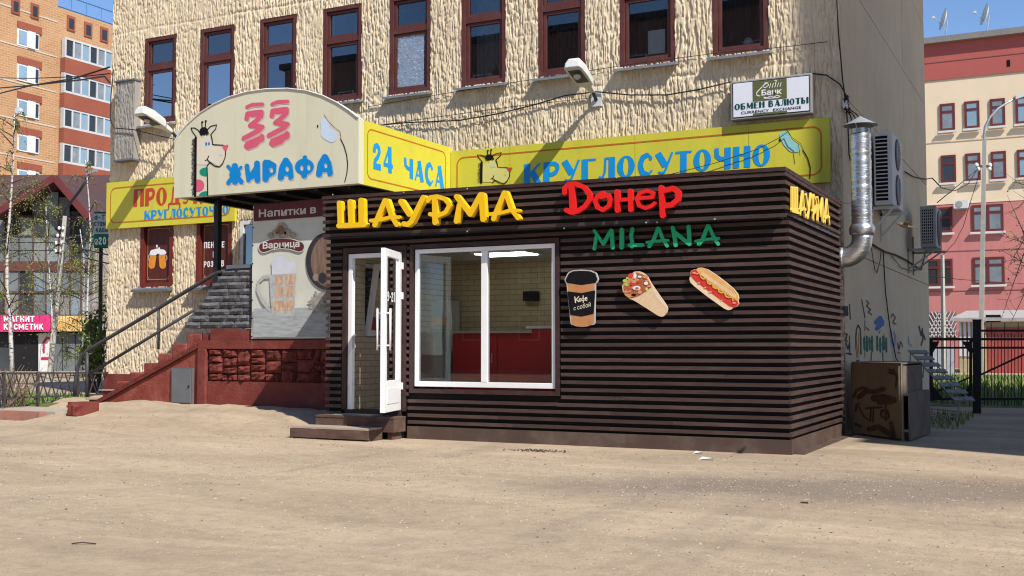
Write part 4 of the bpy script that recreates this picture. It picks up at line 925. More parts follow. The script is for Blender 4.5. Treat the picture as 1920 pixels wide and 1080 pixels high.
x0, x1, z0, z1 = UW[7]
bx = thing('cardboard_box', 'cardboard box with a white sheet of paper inside a maroon window', 'box', (x0+.6, YB+.22, z0))
MB().box(x0+.4, x1-.16, YB+.16, YB+.30, z0+.02, z0+.20).build('box', mat('cardboard', (.2, .13, .09), .9, .1), bx); MB().box(x0+.42, x1-.22, YB+.14, YB+.155, z0+.2, z0+.58).build('paper', M['white'], bx)
x0, x1, z0, z1 = UW[8]
tag(MB().lathe((x0+.5, YB+.2, z0), [(.01, 0), (.09, .0), (.1, .06), (.08, .10), (.075, .2), (.05, .27), (.01, .29)], 12).build('ornament', M['acwhite'], smooth=True), 'small white bell-shaped ornament inside the rightmost maroon window', 'ornament')
# ground-floor windows closed with printed beer posters
redwood = mat('red varnished frame', (.15, .022, .014), .5, .25, 6, stretch=(6, 6, .6)); plank = mat('printed dark planks', (.055, .010, .006), .5, .6, 5, stretch=(5, 1, .4), col2=(.13, .026, .014))
gold = mat('pale gold line print', (.52, .40, .25), .5, .05); beer = mat('beer print', (.70, .27, .03), .5, .25, 30, stretch=(3, 3, .5)); foam = mat('foam print', (.80, .82, .86), .5, .08, 30)
for i, (x0, x1, z0, z1) in enumerate(LWn):
    w = rect_frame(MB(), x0, x1, z0, z1, .09, YB-.02, YB+.11).build('window', redwood, bld)
    w['label'] = ['ground-floor window with a poster of two beer mugs', 'ground-floor window with a poster of white lettering'][i]
    MB().box(x0+.091, x1-.091, YB+.045, YB+.06, z0+.091, z1-.091).build('poster', plank, w)
    b = MB(); ya = YB+.043; a0, a1, c0, c1 = x0+.14, x1-.14, z0+.15, z1-.13; h = .008
    for q in [(a0+.06, a1-.06, c0, c0+h), (a0+.06, a1-.06, c1-h, c1), (a0, a0+h, c0+.06, c1-.06), (a1-h, a1, c0+.06, c1-.06)]: b.box(q[0], q[1], ya-.001, ya, q[2], q[3])
    for sx, sz in [(a0, c0), (a1, c0), (a0, c1), (a1, c1)]:
        mx_ = 1 if sx == a0 else -1; mz_ = 1 if sz == c0 else -1
        b.beam((sx+mx_*.06, ya, sz+h*mz_*.5), (sx+mx_*.005, ya, sz+mz_*.06), .001, h); b.lathe((sx+mx_*.012, ya, sz+mz_*.012), [(.014, -.001), (.014, 0)], 8, (0, 1, 0))
    b.build('border_print', gold, w)
    s = MB(); s.prism([(x0-.1, YB-.16, z0-.05), (x1+.02, YB-.16, z0-.05), (x1+.02, YB+.02, z0), (x0-.1, YB+.02, z0)], [(x0-.1, YB-.16, z0-.10), (x1+.02, YB-.16, z0-.10), (x1+.02, YB+.02, z0-.05), (x0-.1, YB+.02, z0-.05)]); fixn(s.build('sill', M['greysheet'], w))
    f = traced(250, 420, 7.713, YB+.041)
    if i == 0:
        for sx, pts in ((0, [(285, 470), (265, 600)]), (1, [(415, 470), (425, 600)])):
            b = MB(); solid(b, [S(pts, 48)], 8, f, .0); b.build('mug_print', beer, w)
            b = MB(); hx = [(240, 430), (212, 480), (225, 525)] if sx == 0 else [(470, 450), (492, 490), (478, 520)]
            solid(b, [S(hx, 7)], 5, f, .0005); b.build('mug_handle_print', gold, w)
        b = MB(); solid(b, [('e', 300, 410, 58, 42), ('e', 410, 405, 60, 40), ('e', 340, 385, 40, 30), ('e', 375, 360, 14, 26), ('e', 342, 320, 12, 24), ('e', 450, 415, 26, 26), ('e', 265, 430, 22, 22)], 8, f, .001); b.build('foam_print', foam, w)
    else:
        fq = lambda a, bq, c, d, ff=f: (lambda u, v, w_: ff((a[0]*(1-u)+bq[0]*u)*(1-v)+(c[0]*(1-u)+d[0]*u)*v, (a[1]*(1-u)+bq[1]*u)*(1-v)+(c[1]*(1-u)+d[1]*u)*v, w_))
        b = MB(); put_word('ПЕННОЕ', SANS, fq((1022, 352), (1322, 338), (1025, 262), (1325, 250)), b, .0); b.build('lettering', M['white'], w); b = MB(); put_word('В', SANS, fq((1150, 485), (1205, 483), (1150, 395), (1205, 392)), b, .0)
        b.build('lettering', M['white'], w); b = MB(); put_word('РОЗЛИВ', SANS, fq((1018, 628), (1316, 612), (1020, 540), (1318, 522)), b, .0); b.build('lettering', M['white'], w)
x0, x1, z0, z1 = DOORW
w = rect_frame(MB(), x0, x1, z0, z1, .09, YB+.0, YB+.1).build('door', M['whitedirty'], bld); MB().box(x0+.09, x1-.09, YB+.04, YB+.05, z0+.09, z1-.09).build('pane', M['midglass'], w)
MB().box(x0+.005, x0+.035, YB-.06, YB-.0, z0+.9, z0+1.15).build('handle', M['ink'], w); MB().box(x0, x1, YB+.8, YB+.82, z0, z1).build('hallway_wall', mat('ochre hallway', (.3, .26, .12), .9, .1), w)
# grey relief box under the eave of the left corner
gb = thing('wall_box', 'weathered grey stucco box jutting from the facade at the left corner', 'box', (at(232, 300, 'Y', YB).x, YB-.1, 5.4))
p0, p1, p2 = at(214, 300, 'Y', YB-.2), at(252, 150, 'Y', YB-.2), at(252, 296, 'Y', YB-.2)
MB().box(p0.x, p1.x, YB-.19, YB-.03, p0.z, p1.z).build('casing', M['greystucco'], gb)
relief('relief_face', p0.x, p1.x, p0.z, p1.z, YB-.192, [], M['greystucco'], gb, .014, 21)
MB().box(p0.x-.02, p1.x+.02, YB-.23, YB-.03, p1.z+.002, p1.z+.03).build('cap', M['greysheet'], gb)
MB().box(p0.x-.01, p1.x+.01, YB-.22, YB-.03, p0.z-.035, p0.z-.002).build('ledge', M['greysheet'], gb)
# ---------------------------------------------------------------- yellow banners on the facade
def banner(name, label, x0, x1, z0, z1, y, th=.06, r_=.14, inset=.11, seams=()):
    t = thing(name, label, 'banner', ((x0+x1)/2, y, z0))
    MB().box(x0, x1, y, y+th, z0, z1).build('panel', M['ybanner'], t)
    ix0, ix1, iz0, iz1 = x0+inset, x1-inset, z0+inset, z1-inset
    pts = []
    for cx, cz, a0 in [(ix1-r_, iz1-r_, 0), (ix0+r_, iz1-r_, 90), (ix0+r_, iz0+r_, 180), (ix1-r_, iz0+r_, 270)]:
        for j in range(7): a = math.radians(a0+j*15); pts.append((cx+r_*math.cos(a), cz+r_*math.sin(a)))
    b = MB(); n = len(pts); cx, cz = (ix0+ix1)/2, (iz0+iz1)/2; th2 = .022
    ins = []
    for k in range(n):
        dx, dz = pts[(k+1) % n][0]-pts[k-1][0], pts[(k+1) % n][1]-pts[k-1][1]; l = math.hypot(dx, dz); ins.append((pts[k][0]-dz/l*th2, pts[k][1]+dx/l*th2))
    b.add([(p[0], y-.004, p[1]) for p in pts]+[(p[0], y-.004, p[1]) for p in ins], [(k, (k+1) % n, n+(k+1) % n, n+k) for k in range(n)])
    b.build('border_line', M['orangeline'], t); return t
YN = YB-.12
pL0, pL1 = at(200, 343, 'Y', YN), at(197, 430, 'Y', YN); pR = at(475, 415, 'Y', YN)
zt, zb = pL0.z, pL1.z
bl = banner('banner', 'left yellow shop banner with red and small blue lettering', pL0.x, at(850, 350, 'Y', YN).x*0+DOORW[0]-.02, zb, zt, YN)
f = traced(190, 320, 6.857, YN-.005)
fq = lambda a, bq, c, d, ff: (lambda u, v, w_: ff((a[0]*(1-u)+bq[0]*u)*(1-v)+(c[0]*(1-u)+d[0]*u)*v, (a[1]*(1-u)+bq[1]*u)*(1-v)+(c[1]*(1-u)+d[1]*u)*v, w_))
b = MB(); put_word('ПРОДУКТЫ', GL, fq((412, 465), (1640, 395), (420, 240), (1640, 160), f), b, 0, .05); b.build('lettering', M['redprint'], bl)
b = MB(); put_word('КРУГЛОСУТОЧНО', GL, fq((552, 635), (1642, 555), (556, 515), (1640, 440), f), b, 0, .05); b.build('lettering', M['blueprint'], bl)
q0, q1, q2 = at(862, 284, 'Y', YN), at(1555, 221, 'Y', YN), at(1557, 345, 'Y', YN)
br = banner('banner', 'long yellow banner with large blue lettering above the kiosk', at(672, 345, 'Y', YC).x+.012, q2.x, zb, zt, YN)
fr_ = traced(860, 230, 5.333, YN-.005)
b = MB(); put_word('КРУГЛОСУТОЧНО', GL, fq((652, 630), (3128, 425), (655, 415), (3130, 210), fr_), b, 0, .06); b.build('lettering', M['blueprint'], br)
for xx in (-6.1, -4.3, -8.3): MB().box(xx, xx+.006, YN-.003, YN-.0005, zb+.01, zt-.01).build('seam', mat('banner seam', (.4, .36, .05), .6, .1), br)
# tail drawing on the right end
b = MB(); f5 = traced(1330, 110, 4.5, YN-.006); solid(b, [S([(635, 650), (660, 700), (700, 745)], 42), S([(660, 710), (735, 755)], 36)], 8, f5, 0.); b.build('tail_tuft_print', M['aqua'], br)
b = MB(); solid(b, [S([(790, 770), (830, 840), (852, 920), (848, 1010)], 4.5)], 3, f5, .001); solid(b, [S([(595, 680), (596, 690)], 7)], 3, f5, .001); solid(b, [S([(650, 600), (690, 660), (770, 715), (792, 765)], 1.6)], 1.5, f5, .001); b.build('line_print', M['ink'], br)
def giraffe(parent, fn, nose, body, full=True):
    """line-drawn giraffe head; fn maps crop units"""
    b = MB(); solid(b, [S([(190+i*12, 330), (190+i*12, 620)], 8) for i in range(10)]+[S([(300, 300), (340, 420)], 40), S([(320, 420), (500, 430), (500, 560), (440, 620), (330, 560), (320, 420)], 20), S([(340, 460), (480, 470)], 40), S([(360, 530), (460, 560)], 40)], 8, fn, 0.); b.build('face_print', body, parent)
    L = [S([(180, 300), (130, 230), (116, 190), (160, 190), (200, 215), (225, 250)], 5.5), S([(310, 210), (350, 170), (420, 152), (410, 200), (350, 270)], 5.5), S([(352, 268), (368, 330), (372, 388), (500, 395)], 6), S([(528, 460), (522, 540), (490, 620), (455, 655), (400, 645), (345, 605), (310, 568)], 6), S([(284, 580), (310, 566), (326, 525)], 6), S([(338, 605), (306, 640)], 6)]
    if full: L.append(S([(306, 640), (312, 820), (315, 1000)], 6))
    L += [S([(248, 190), (244, 125)], 6), S([(285, 185), (290, 115)], 6), ('e', 250, 120, 13, 12), ('e', 292, 108, 13, 12), ('e', 268, 225, 50, 45)]+[S([(225+i*16, 240), (228+i*15, 272+8*(i % 2))], 6) for i in range(7)]
    b = MB(); 
    for it in L: pass
    solid(b, L, 3.2, fn, .0012); b.build('outline_print', M['ink'], parent)
    r = random.Random(3); zmax = 1000 if full else 640
    mane = [S([(172, 310), (165, zmax)], 14)]
    y = 320
    while y < zmax-8: l = r.uniform(18, 42); mane.append(S([(160, y), (160-l, y+9)], 4.2)); y += 15
    b = MB(); solid(b, mane, 3.2, fn, .0018); b.build('mane_print', M['ink'], parent)
    b = MB(); solid(b, [('e', 297, 380, 12, 22), ('e', 330, 378, 11, 20)], 3, fn, .002); b.build('eye_print', M['letterblue'] if full else M['aqua'], parent)
    b = MB(); solid(b, [S([(510, 412), (525, 442)], 20), S([(545, 405), (527, 445)], 16)], 4, fn, .0025); b.build('nose_print', nose, parent)
giraffe(br, lambda u, v, w_: fr_(95+u*.79-(0), 205+v*.62, w_), M['redprint'], mat('pale yellow print', (.66, .60, .2), .5, .03), False)
# ---------------------------------------------------------------- arched entrance canopy
can = thing('entrance_canopy', 'arched ivory shop canopy with giraffe drawing and pink and blue lettering', 'canopy', (-11.2, YC+1.4, 3.6))
arch = [(326.5, 370), (327, 268), (336, 252), (352, 233), (375, 213), (400, 197), (430, 183), (465, 173), (500, 168), (540, 167), (575, 171), (605, 180), (632, 193), (655, 208), (672.5, 222), (672, 345)]
pts = [at(x, y, 'Y', YC) for x, y in arch]; zc0 = (pts[0].z+pts[-1].z)/2; pts[0].z = pts[-1].z = zc0
CX0, CX1 = pts[0].x, pts[-1].x
b = MB(); b.prism(pts, [p+Vector((0, .14, 0)) for p in pts]); fixn(b.build('arch_panel', M['ivory'], can))
ztop = at(853, 281, 'Y', YB).z
ztr = pts[-2].z
MB().box(CX1-.06, CX1, YC+.143, YB-.065, zc0, ztr).build('side_panel', M['ybanner'], can)
MB().box(CX0, CX0+.06, YC+.143, YB-.125, zc0, ztr-.05).build('side_panel', M['ybanner'], can)
MB().box(CX0+.065, CX1-.065, YC+.143, YB-.02, ztr-.16, ztr-.06).build('roof', M['greysheet'], can)
MB().box(CX0+.062, CX1-.062, YC+.145, YB-.03, zc0+.02, zc0+.06).build('soffit', M['blackmetal'], can)
for xx in np.linspace(CX0+.3, CX1-.3, 6): MB().box(xx, xx+.05, YC+.15, YB-.04, zc0-.045, zc0+.018).build('joist', M['blackmetal'], can)
b = MB(); b.tube([p+Vector((0, -.008, .008)) for p in pts[1:-1]], .012, 6); b.build('edge_trim', M['whitedirty'], can)
pp = at(408, 440, 'Y', YP+.12)
MB().box(pp.x-.045, pp.x+.045, YP+.075, YP+.165, 1.7, zc0+.0).build('post', M['blackmetal'], can)
fc = traced(410, 180, 6, YC-.004)
def three(ox, oy): return ([S([(322+ox, 122+oy), (380+ox, 98+oy), (490+ox, 92+oy)], 21)], [S([(318+ox, 250+oy), (325+ox, 200+oy), (355+ox, 195+oy), (420+ox, 185+oy), (480+ox, 180+oy), (478+ox, 225+oy), (430+ox, 275+oy), (358+ox, 330+oy), (430+ox, 338+oy), (490+ox, 348+oy), (455+ox, 385+oy), (380+ox, 425+oy), (285+ox, 475+oy)], 27), S([(330+ox, 205+oy), (480+ox, 205+oy)], 28), S([(410+ox, 342+oy), (480+ox, 350+oy)], 24)], [S([(312+ox, 560+oy), (330+ox, 575+oy), (420+ox, 540+oy), (487+ox, 455+oy)], 28), S([(330+ox, 548+oy), (478+ox, 480+oy)], 38)])
for ox, oy in ((0, 0), (283, -31)):
    pcs = three(ox, oy)
    b = MB(); 
    for it in pcs: solid(b, [(k, [(p[0]+12, p[1]+9) for p in q], w_) for k, q, w_ in it], 5, fc, 0.)
    b.build('digit_shade', M['pinkshade'], can)
    b = MB()
    for it in pcs: solid(b, it, 5, fc, .0015)
    b.build('digit', M['pink'], can)
zh = [[S([(182, 790), (186, 960)], 36), S([(105, 790), (180, 880)], 18), S([(252, 800), (190, 880)], 16), S([(175, 890), (112, 975)], 26), S([(195, 890), (256, 965)], 26), S([(160, 880), (212, 880)], 40)],
 [S([(318, 785), (338, 945)], 25), S([(432, 757), (438, 945)], 32), S([(345, 925), (425, 800)], 26), S([(345, 915), (420, 890)], 30), ('o', 402, 985, 9, 38)],
 [S([(530, 752), (530, 930)], 36), S([(560, 756), (612, 785), (608, 850), (560, 880)], 38), ('o', 595, 835, 20, 30)],
 [S([(700, 912), (718, 800), (756, 728), (795, 790), (808, 905)], 36), S([(720, 860), (800, 850)], 40), ('o', 772, 822, 20, 30), ('o', 775, 935, 14, 42)],
 [('e', 965, 795, 106, 92), S([(965, 720), (970, 690)], 24), S([(962, 880), (965, 893)], 32), ('o', 936, 812, 20, 32), ('o', 1015, 806, 20, 32)],
 [S([(1132, 875), (1150, 765), (1195, 688), (1232, 760), (1250, 865)], 36), S([(1150, 820), (1240, 810)], 40), ('o', 1207, 785, 18, 28), ('o', 1215, 895, 14, 42)]]
for it in zh:
    sh = [(q[0], [(p[0]+11, p[1]+9) for p in q[1]], q[2]) if q[0] == 's' else (q[0], q[1]+11, q[2]+9, q[3], q[4]) for q in it]
    solid(MB(), sh, 5, fc, 0.).build('letter_shade', M['blueshade'], can); solid(MB(), it, 5, fc, .0015).build('letter', M['letterblue'], can)
giraffe(can, traced(340, 210, 6.35, YC-.004), M['pink'], M['giraffe'])
fg = traced(340, 210, 6.35, YC-.004)
for e, m in [((300, 712, 84, 52), 'teal'), ((196, 875, 78, 72), 'pink'), ((300, 1000, 90, 58), 'teal')]:
    x, y, rx, ry = e; lim = (lambda u: min(u, 306)) if m == 'teal' else (lambda u: max(u, 178))
    b = MB(); P = [(lim(x+rx*math.cos(2*math.pi*j/28)), min(1000, y+ry*math.sin(2*math.pi*j/28))) for j in range(28)]
    Q = [P[0]]
    for p in P[1:]:
        if math.hypot(p[0]-Q[-1][0], p[1]-Q[-1][1]) > .5: Q.append(p)
    b.add([fg(p[0], p[1], .0008) for p in Q], [tuple(range(len(Q)))]); b.build('spot_print', M[m], can)
b = MB(); solid(b, [S([(1190, 300), (1200, 380), (1250, 440)], 46), S([(1180, 270), (1185, 290)], 22), S([(1220, 420), (1270, 450)], 70)], 6, fc, 0.); b.build('tail_tuft_print', M['palebl'], can)
b = MB(); solid(b, [S([(1372, 480), (1410, 560), (1440, 660), (1452, 760), (1445, 860), (1420, 965)], 5)], 3, fc, .0015); solid(b, [S([(1186, 210), (1230, 280), (1300, 350), (1365, 400), (1378, 470)], 2.2)], 1.8, fc, .0015); solid(b, [('e', 1114, 340, 8, 18)], 3, fc, .0015); b.build('line_print', M['ink'], can)
# 24-hour text on the canopy side
XS2 = CX1+.004
def sidetr(u, v, w_): p = at(580+u/6.354, 200+v/6.354, 'X', XS2); p.x += w_; return p
b = MB(); put_word('24', GL, fq((748, 735), (1010, 805), (752, 425), (1005, 490), sidetr), b, 0, .05); b.build('lettering', M['blueprint'], can); b = MB(); put_word('ЧАСА', GL, fq((1125, 830), (1610, 985), (1125, 600), (1610, 720), sidetr), b, 0, .04); b.build('lettering', M['blueprint'], can)
y0_, y1_ = YC+.25, YB-.3; b = MB(); pts2 = []
r_ = .12; ia, ib, iz0, iz1 = YC+.22, YB-.28, zc0+.10, ztr-.10
for cy, cz, a0 in [(ib-r_, iz1-r_, 0), (ia+r_, iz1-r_, 90), (ia+r_, iz0+r_, 180), (ib-r_, iz0+r_, 270)]:
    for j in range(7): a = math.radians(a0+j*15); pts2.append((cy+r_*math.cos(a), cz+r_*math.sin(a)))
n = len(pts2); ins = []
for k in range(n):
    dx, dz = pts2[(k+1) % n][0]-pts2[k-1][0], pts2[(k+1) % n][1]-pts2[k-1][1]; l = math.hypot(dx, dz); ins.append((pts2[k][0]-dz/l*.02, pts2[k][1]+dx/l*.02))
b.add([(CX1+.003, p[0], p[1]) for p in pts2]+[(CX1+.003, p[0], p[1]) for p in ins], [(k, (k+1) % n, n+(k+1) % n, n+k) for k in range(n)]); b.build('border_line', M['orangeline'], can)
# ---------------------------------------------------------------- entrance platform and stair
def stone(name, x0, x1, z0, z1, y, mt, parent, seed, proud=.05, nx_=4, nz_=3):
    """split-faced block: bulging jittered front, square sides; its front stands proud of the joints"""
    r = random.Random(seed); b = MB(); v = []
    for a in range(nz_+1):
        for c in range(nx_+1):
            e = a in (0, nz_) or c in (0, nx_)
            v.append((x0+(x1-x0)*c/nx_+(0 if c in (0, nx_) else r.uniform(-.12, .12)*(x1-x0)/nx_), y-(proud*r.uniform(.25, .5) if e else proud*r.uniform(.7, 1.25)), z0+(z1-z0)*a/nz_+(0 if a in (0, nz_) else r.uniform(-.15, .15)*(z1-z0)/nz_)))
    n = nx_+1; f = [(a*n+c, a*n+c+1, (a+1)*n+c+1, (a+1)*n+c) for a in range(nz_) for c in range(nx_)]
    k = len(v); v += [(x0, y+.02, z0), (x1, y+.02, z0), (x1, y+.02, z1), (x0, y+.02, z1)]
    f += [tuple([k, k+1]+[c for c in range(nx_, -1, -1)]), tuple([k+2, k+3]+[nz_*n+c for c in range(n)]), tuple([k+3, k]+[a*n for a in range(nz_+1)]), tuple([k+1, k+2]+[a*n+nx_ for a in range(nz_, -1, -1)])]
    b.add(v, f); return b.build(name, mt, parent)
plat = thing('entrance_platform', 'raised shop entrance with red stone base and grey split-stone parapet', 'platform', (-11, 15.2, 0))
zP = lambda y: at(500, y, 'Y', YP).z
PX0 = at(378, 700, 'Y', YP).x; PX1 = -9.05
z_a, z_b, z_c, z_d = zP(716), zP(654), zP(637), zP(622)
MB().box(PX0, PX1, YP+.02, YB-.06, 0, 1.44).build('base_wall', M['redpaint'], plat)
MB().box(PX0-.0, PX1, YP-.055, YP+.018, 0, z_a).build('plinth', M['redpaint'], plat)
MB().box(PX0-.02, PX1, YP-.075, YP+.019, z_b, z_c).build('ledge', M['redpaint'], plat)
MB().box(PX0+.2, PX1, YP-.03, YP+.018, z_c+.002, z_d+.05).build('band', M['redpaint'], plat)
MB().box(PX0-.03, PX0+.16, YP-.085, YP+.0, .2, z_b-.001).build('corner_pier', M['redpaint'], plat, bevel=.02)
r = random.Random(7); H = z_b-z_a
# random rubble courses of the red base
y0 = z_a; x = PX0+.175
while x < PX1-.06:
    w_ = r.uniform(.24, .40); w_ = min(w_, PX1-x-.01)
    cs = [0]; 
    while cs[-1] < .8: cs.append(min(1, cs[-1]+r.uniform(.2, .42)))
    if cs[-1] < 1: cs[-1] = 1
    cells = []
    for c, d in zip(cs[:-1], cs[1:]):
        if w_ > .3 and r.random() < .45: sp_ = r.uniform(.35, .65); cells += [(0, sp_, c, d), (sp_, 1, c, d)]
        else: cells.append((0, 1, c, d))
    for a, b_, c, d in cells: stone('stone', x+a*w_+.006, x+b_*w_-.006, y0+c*H+.006, y0+d*H-.006, YP+.0, M['redstone'], plat, r.random(), .075, 5, 4)
    x += w_
# grey parapet with raked end, then the tall vestibule wall
VX0 = at(473, 500, 'Y', YP).x
zr0, zr1 = zP(614)+.0, at(417, 505, 'Y', YP).z; rows = 9; rh = (zr1-zr0)/rows
xa0, xa1 = at(347, 612, 'Y', YP).x, at(417, 505, 'Y', YP).x
mbk = MB()
for i in range(rows):
    xs = xa0+(xa1-xa0)*i/(rows-1); z0 = zr0+i*rh; mbk.box(xs+.03, VX0, YP+.021, YP+.24, z0, z0+rh)
    x = xs+r.uniform(0, .01)
    while x < VX0-.03:
        w_ = min(r.uniform(.26, .46), VX0-x)
        if VX0-x-w_ < .08: w_ = VX0-x
        stone('block', x+.004, x+w_-.004, z0+.005, z0+rh-.005, YP+.002, M['greystone'], plat, r.random(), .045, 5, 2); x += w_
mbk.build('parapet_core', M['greymortar'], plat)
MB().box(xa1+.12, VX0, YP-.05, YP+.26, zr1+.002, zr1+.06).build('parapet_cap', M['greysheet'], plat)
MB().box(VX0, PX1, YP+.021, YP+.3, 1.445, 3.52).build('vestibule_core', M['greymortar'], plat)
for i in range(21):
    z0 = zr0+i*rh; x = VX0+.002
    if z0+rh > 3.52: break
    while x < PX1-.03:
        w_ = min(r.uniform(.26, .46), PX1-x)
        if PX1-x-w_ < .08: w_ = PX1-x
        stone('block', x+.004, x+w_-.004, z0+.005, z0+rh-.005, YP+.002, M['greystone'], plat, r.random(), .045, 4, 2); x += w_
# stair: each step its own piece
stair = thing('stair', 'red painted concrete stair climbing to the shop entrance at left', 'stair', (-14.2, 14.9, .2))
sx0, sz0_ = at(165, 757, 'Y', YP).x, .2; sx1, sz1_ = at(352, 630, 'Y', YP).x, at(352, 628, 'Y', YP).z
ns = 8
for i in range(ns):
    xa, xb = sx0+(PX0-.03-sx0)*i/ns, sx0+(PX0-.03-sx0)*(i+1)/ns; zt_ = .30+(1.43-.30)*(i)/(ns-1)
    MB().box(xa+.002, xb+.0, YP+rnd.uniform(0, .02), YB-.65, .05, zt_).build('step', M['redstep'], stair, bevel=.018)
    if i in (0, 1): MB().box(xa-.05, xb-.02, YP-.012, YP+.1, zt_+.002, zt_+.022).build('tread_slab', M['dustboard'], stair)
a, b_ = at(168, 762, 'Y', YP-.04), at(378, 645, 'Y', YP-.04)
MB().beam(a, b_, .07, .05, (0, 1, 0)).build('stringer', M['redstone'], stair)
b = MB(); p0, p1, p2 = at(175, 764, 'Y', YP-.02), at(376, 652, 'Y', YP-.02), at(376, 764, 'Y', YP-.02)
b.prism([p0, p2, p1], [p0+Vector((0, .018, 0)), p2+Vector((0, .018, 0)), p1+Vector((0, .018, 0))]); fixn(b.build('side_wall', M['redstep'], stair))
rail = thing('stair_railing', 'dark grey tube railing running down beside the red stair', 'railing', (-14, YP+.1, .3))
ry = YP+.1
P_ = lambda l: [at(x, y, 'Y', ry) for x, y in l]
MB().tube(P_([(470, 508), (430, 507), (405, 512), (300, 576), (166, 656), (155, 666), (147, 684), (142, 712), (140, 742)]), .032, 10).build('top_rail', M['darkiron'], rail, smooth=True)
MB().tube(P_([(366, 580), (167, 702)]), .026, 10).build('lower_rail', M['darkiron'], rail, smooth=True)
MB().tube(P_([(297.5, 574), (297, 655)]), .022, 8).build('post', M['darkiron'], rail, smooth=True)
MB().tube(P_([(163.5, 657), (163, 745)]), .03, 8).build('post', M['darkiron'], rail, smooth=True)
cabn = thing('meter_cabinet', 'small grey metal utility cabinet door on the red stair wall', 'cabinet', (-13.2, YP-.08, .3))
c0, c1 = at(320, 758, 'Y', YP-.06), at(361, 690, 'Y', YP-.06)
MB().box(c0.x, c1.x, YP-.06, YP-.02, c0.z, c1.z).build('frame', mat('cabinet grey', (.12, .127, .133), .5, .1, 4, dirt=.2, dirtcol=(.3, .2, .17), dsc=6), cabn)
MB().box(c0.x+.025, c1.x-.025, YP-.072, YP-.061, c0.z+.03, c1.z-.03).build('door', mat('cabinet door grey', (.135, .142, .148), .5, .1, 4), cabn, bevel=.004)
MB().lathe((c1.x-.06, YP-.073, (c0.z+c1.z)/2), [(.014, 0), (.014, .015)], 10, (0, -1, 0)).build('lock', M['ink'], cabn)
# red painted stump block and its crumbs at the stair foot
c = at(145, 782, 'Z', .1)
b = stone('concrete_block', c.x-.17, c.x+.16, .06, .34, c.y, M['redpaint'], None, 3, .1, 5, 4); tag(b, 'broken red painted concrete block at the foot of the stair', 'block')
bb = MB().box(c.x-.16, c.x+.15, c.y+.02, c.y+.3, .05, .335).build('rear', M['redpaint'], b)
# ---------------------------------------------------------------- beer banner on the vestibule
pos = thing('poster', 'tall drinks banner with a glass beer mug hung on the grey stone wall', 'poster', (at(540, 500, 'Y', YP-.09).x, YP-.09, 1.35))
YQ = YP-.085
tl, bl_ = at(474.5, 386, 'Y', YQ), at(475.5, 635, 'Y', YQ); xr_ = -9.55
b = MB(); nxx, nzz = 20, 24
for aa in range(nzz+1):
    for cc in range(nxx+1):
        u, vv = cc/nxx, aa/nzz; zt_, zb_ = at(474+138*u*1.05, 386-12*u, 'Y', YQ).z, at(475+138*u, 635, 'Y', YQ).z
        b.V.append((tl.x+(xr_-tl.x)*u, YQ+.012*math.sin(u*9+vv*4)*(1-vv)**2*math.sin(vv*7+1), bl_.z+(tl.z-bl_.z)*vv))
b.F = [(a*(nxx+1)+c, a*(nxx+1)+c+1, (a+1)*(nxx+1)+c+1, (a+1)*(nxx+1)+c) for a in range(nzz) for c in range(nxx)]; b.MI = [0]*len(b.F)
b.build('sheet', mat('printed banner', (.58, .585, .50), .6, .1, 1.6, dirt=.4, dirtcol=(.34, .40, .37), dsc=1.3), pos, smooth=True)
fp = traced(470, 370, 4, YQ-.016)
def pr(nm, items, m, w_=0., st=4):
    b = MB(); 
    for it in (items if isinstance(items[0], list) else [items]): solid(b, it, st, fp, w_)
    return b.build(nm, m, pos)
def prq(nm, pts, m, w_): b = MB(); b.add([fp(x, y, w_) for x, y in pts], [tuple(range(len(pts)))]); return b.build(nm, m, pos)
maroon = mat('maroon print', (.10, .018, .025), .6, .1, 4); pale = mat('pale print', (.56, .54, .48), .6, .1, 5); amber = mat('faded beer print', (.40, .22, .13), .6, .35, 9, stretch=(3, 3, 1), col2=(.62, .47, .34)); foamp = mat('faded foam print', (.56, .57, .62), .6, .06, 6); brownp = mat('barrel print', (.17, .11, .08), .6, .4, 5, stretch=(4, 4, .6)); darkp = mat('dark hoop print', (.03, .028, .035), .6, .2, 5); glassp = mat('mug glass print', (.42, .42, .40), .6, .25, 12)
prq('header_print', [(24, 180), (24, 62), (570, 5), (570, 140)], maroon, .001)
b = MB(); put_text('Напитки', fq((62, 152), (415, 126), (62, 92), (415, 66), fp), b, .003, .02); b.build('lettering', pale, pos); b = MB(); put_text('в', fq((447, 122), (492, 118), (447, 76), (492, 72), fp), b, .003, .02); b.build('lettering', pale, pos)
prq('table_print', [(20, 890), (20, 835), (580, 825), (580, 1045), (20, 1048)], mat('grey table print', (.34, .36, .36), .6, .25, 4, stretch=(1, 1, 6)), .001)
pr('plaque_print', [S([(100, 375), (160, 352), (230, 345), (300, 350), (365, 370)], 42)], pale, .002); pr('plaque_print', [S([(100, 375), (160, 352), (230, 345), (300, 350), (365, 370)], 36)], maroon, .003)
pr('hop_print', [[('e', 230, 245, 42, 56)], [('e', 150, 285, 24, 22)], [('e', 185, 265, 24, 26)], [('e', 275, 262, 24, 26)], [('e', 315, 285, 24, 22)]], mat('hop gold print', (.36, .28, .18), .6, .3, 30), .004); pr('hop_centre_print', [('e', 230, 245, 28, 36)], mat('hop brown print', (.2, .12, .08), .6, .3, 30), .005)
b = MB(); put_text('Варница', fq((92, 400), (368, 385), (92, 335), (368, 320), fp), b, .0055, .025); b.build('lettering', pale, pos)
pr('foam_print', [[('e', 225, 500, 70, 62)], ], foamp, .002); prq('foam_body_print', [(158, 490), (160, 585), (340, 575), (338, 488)], foamp, .0025)
prq('mug_print', [(140, 580), (150, 770), (165, 895), (325, 895), (330, 770), (340, 570)], glassp, .003)
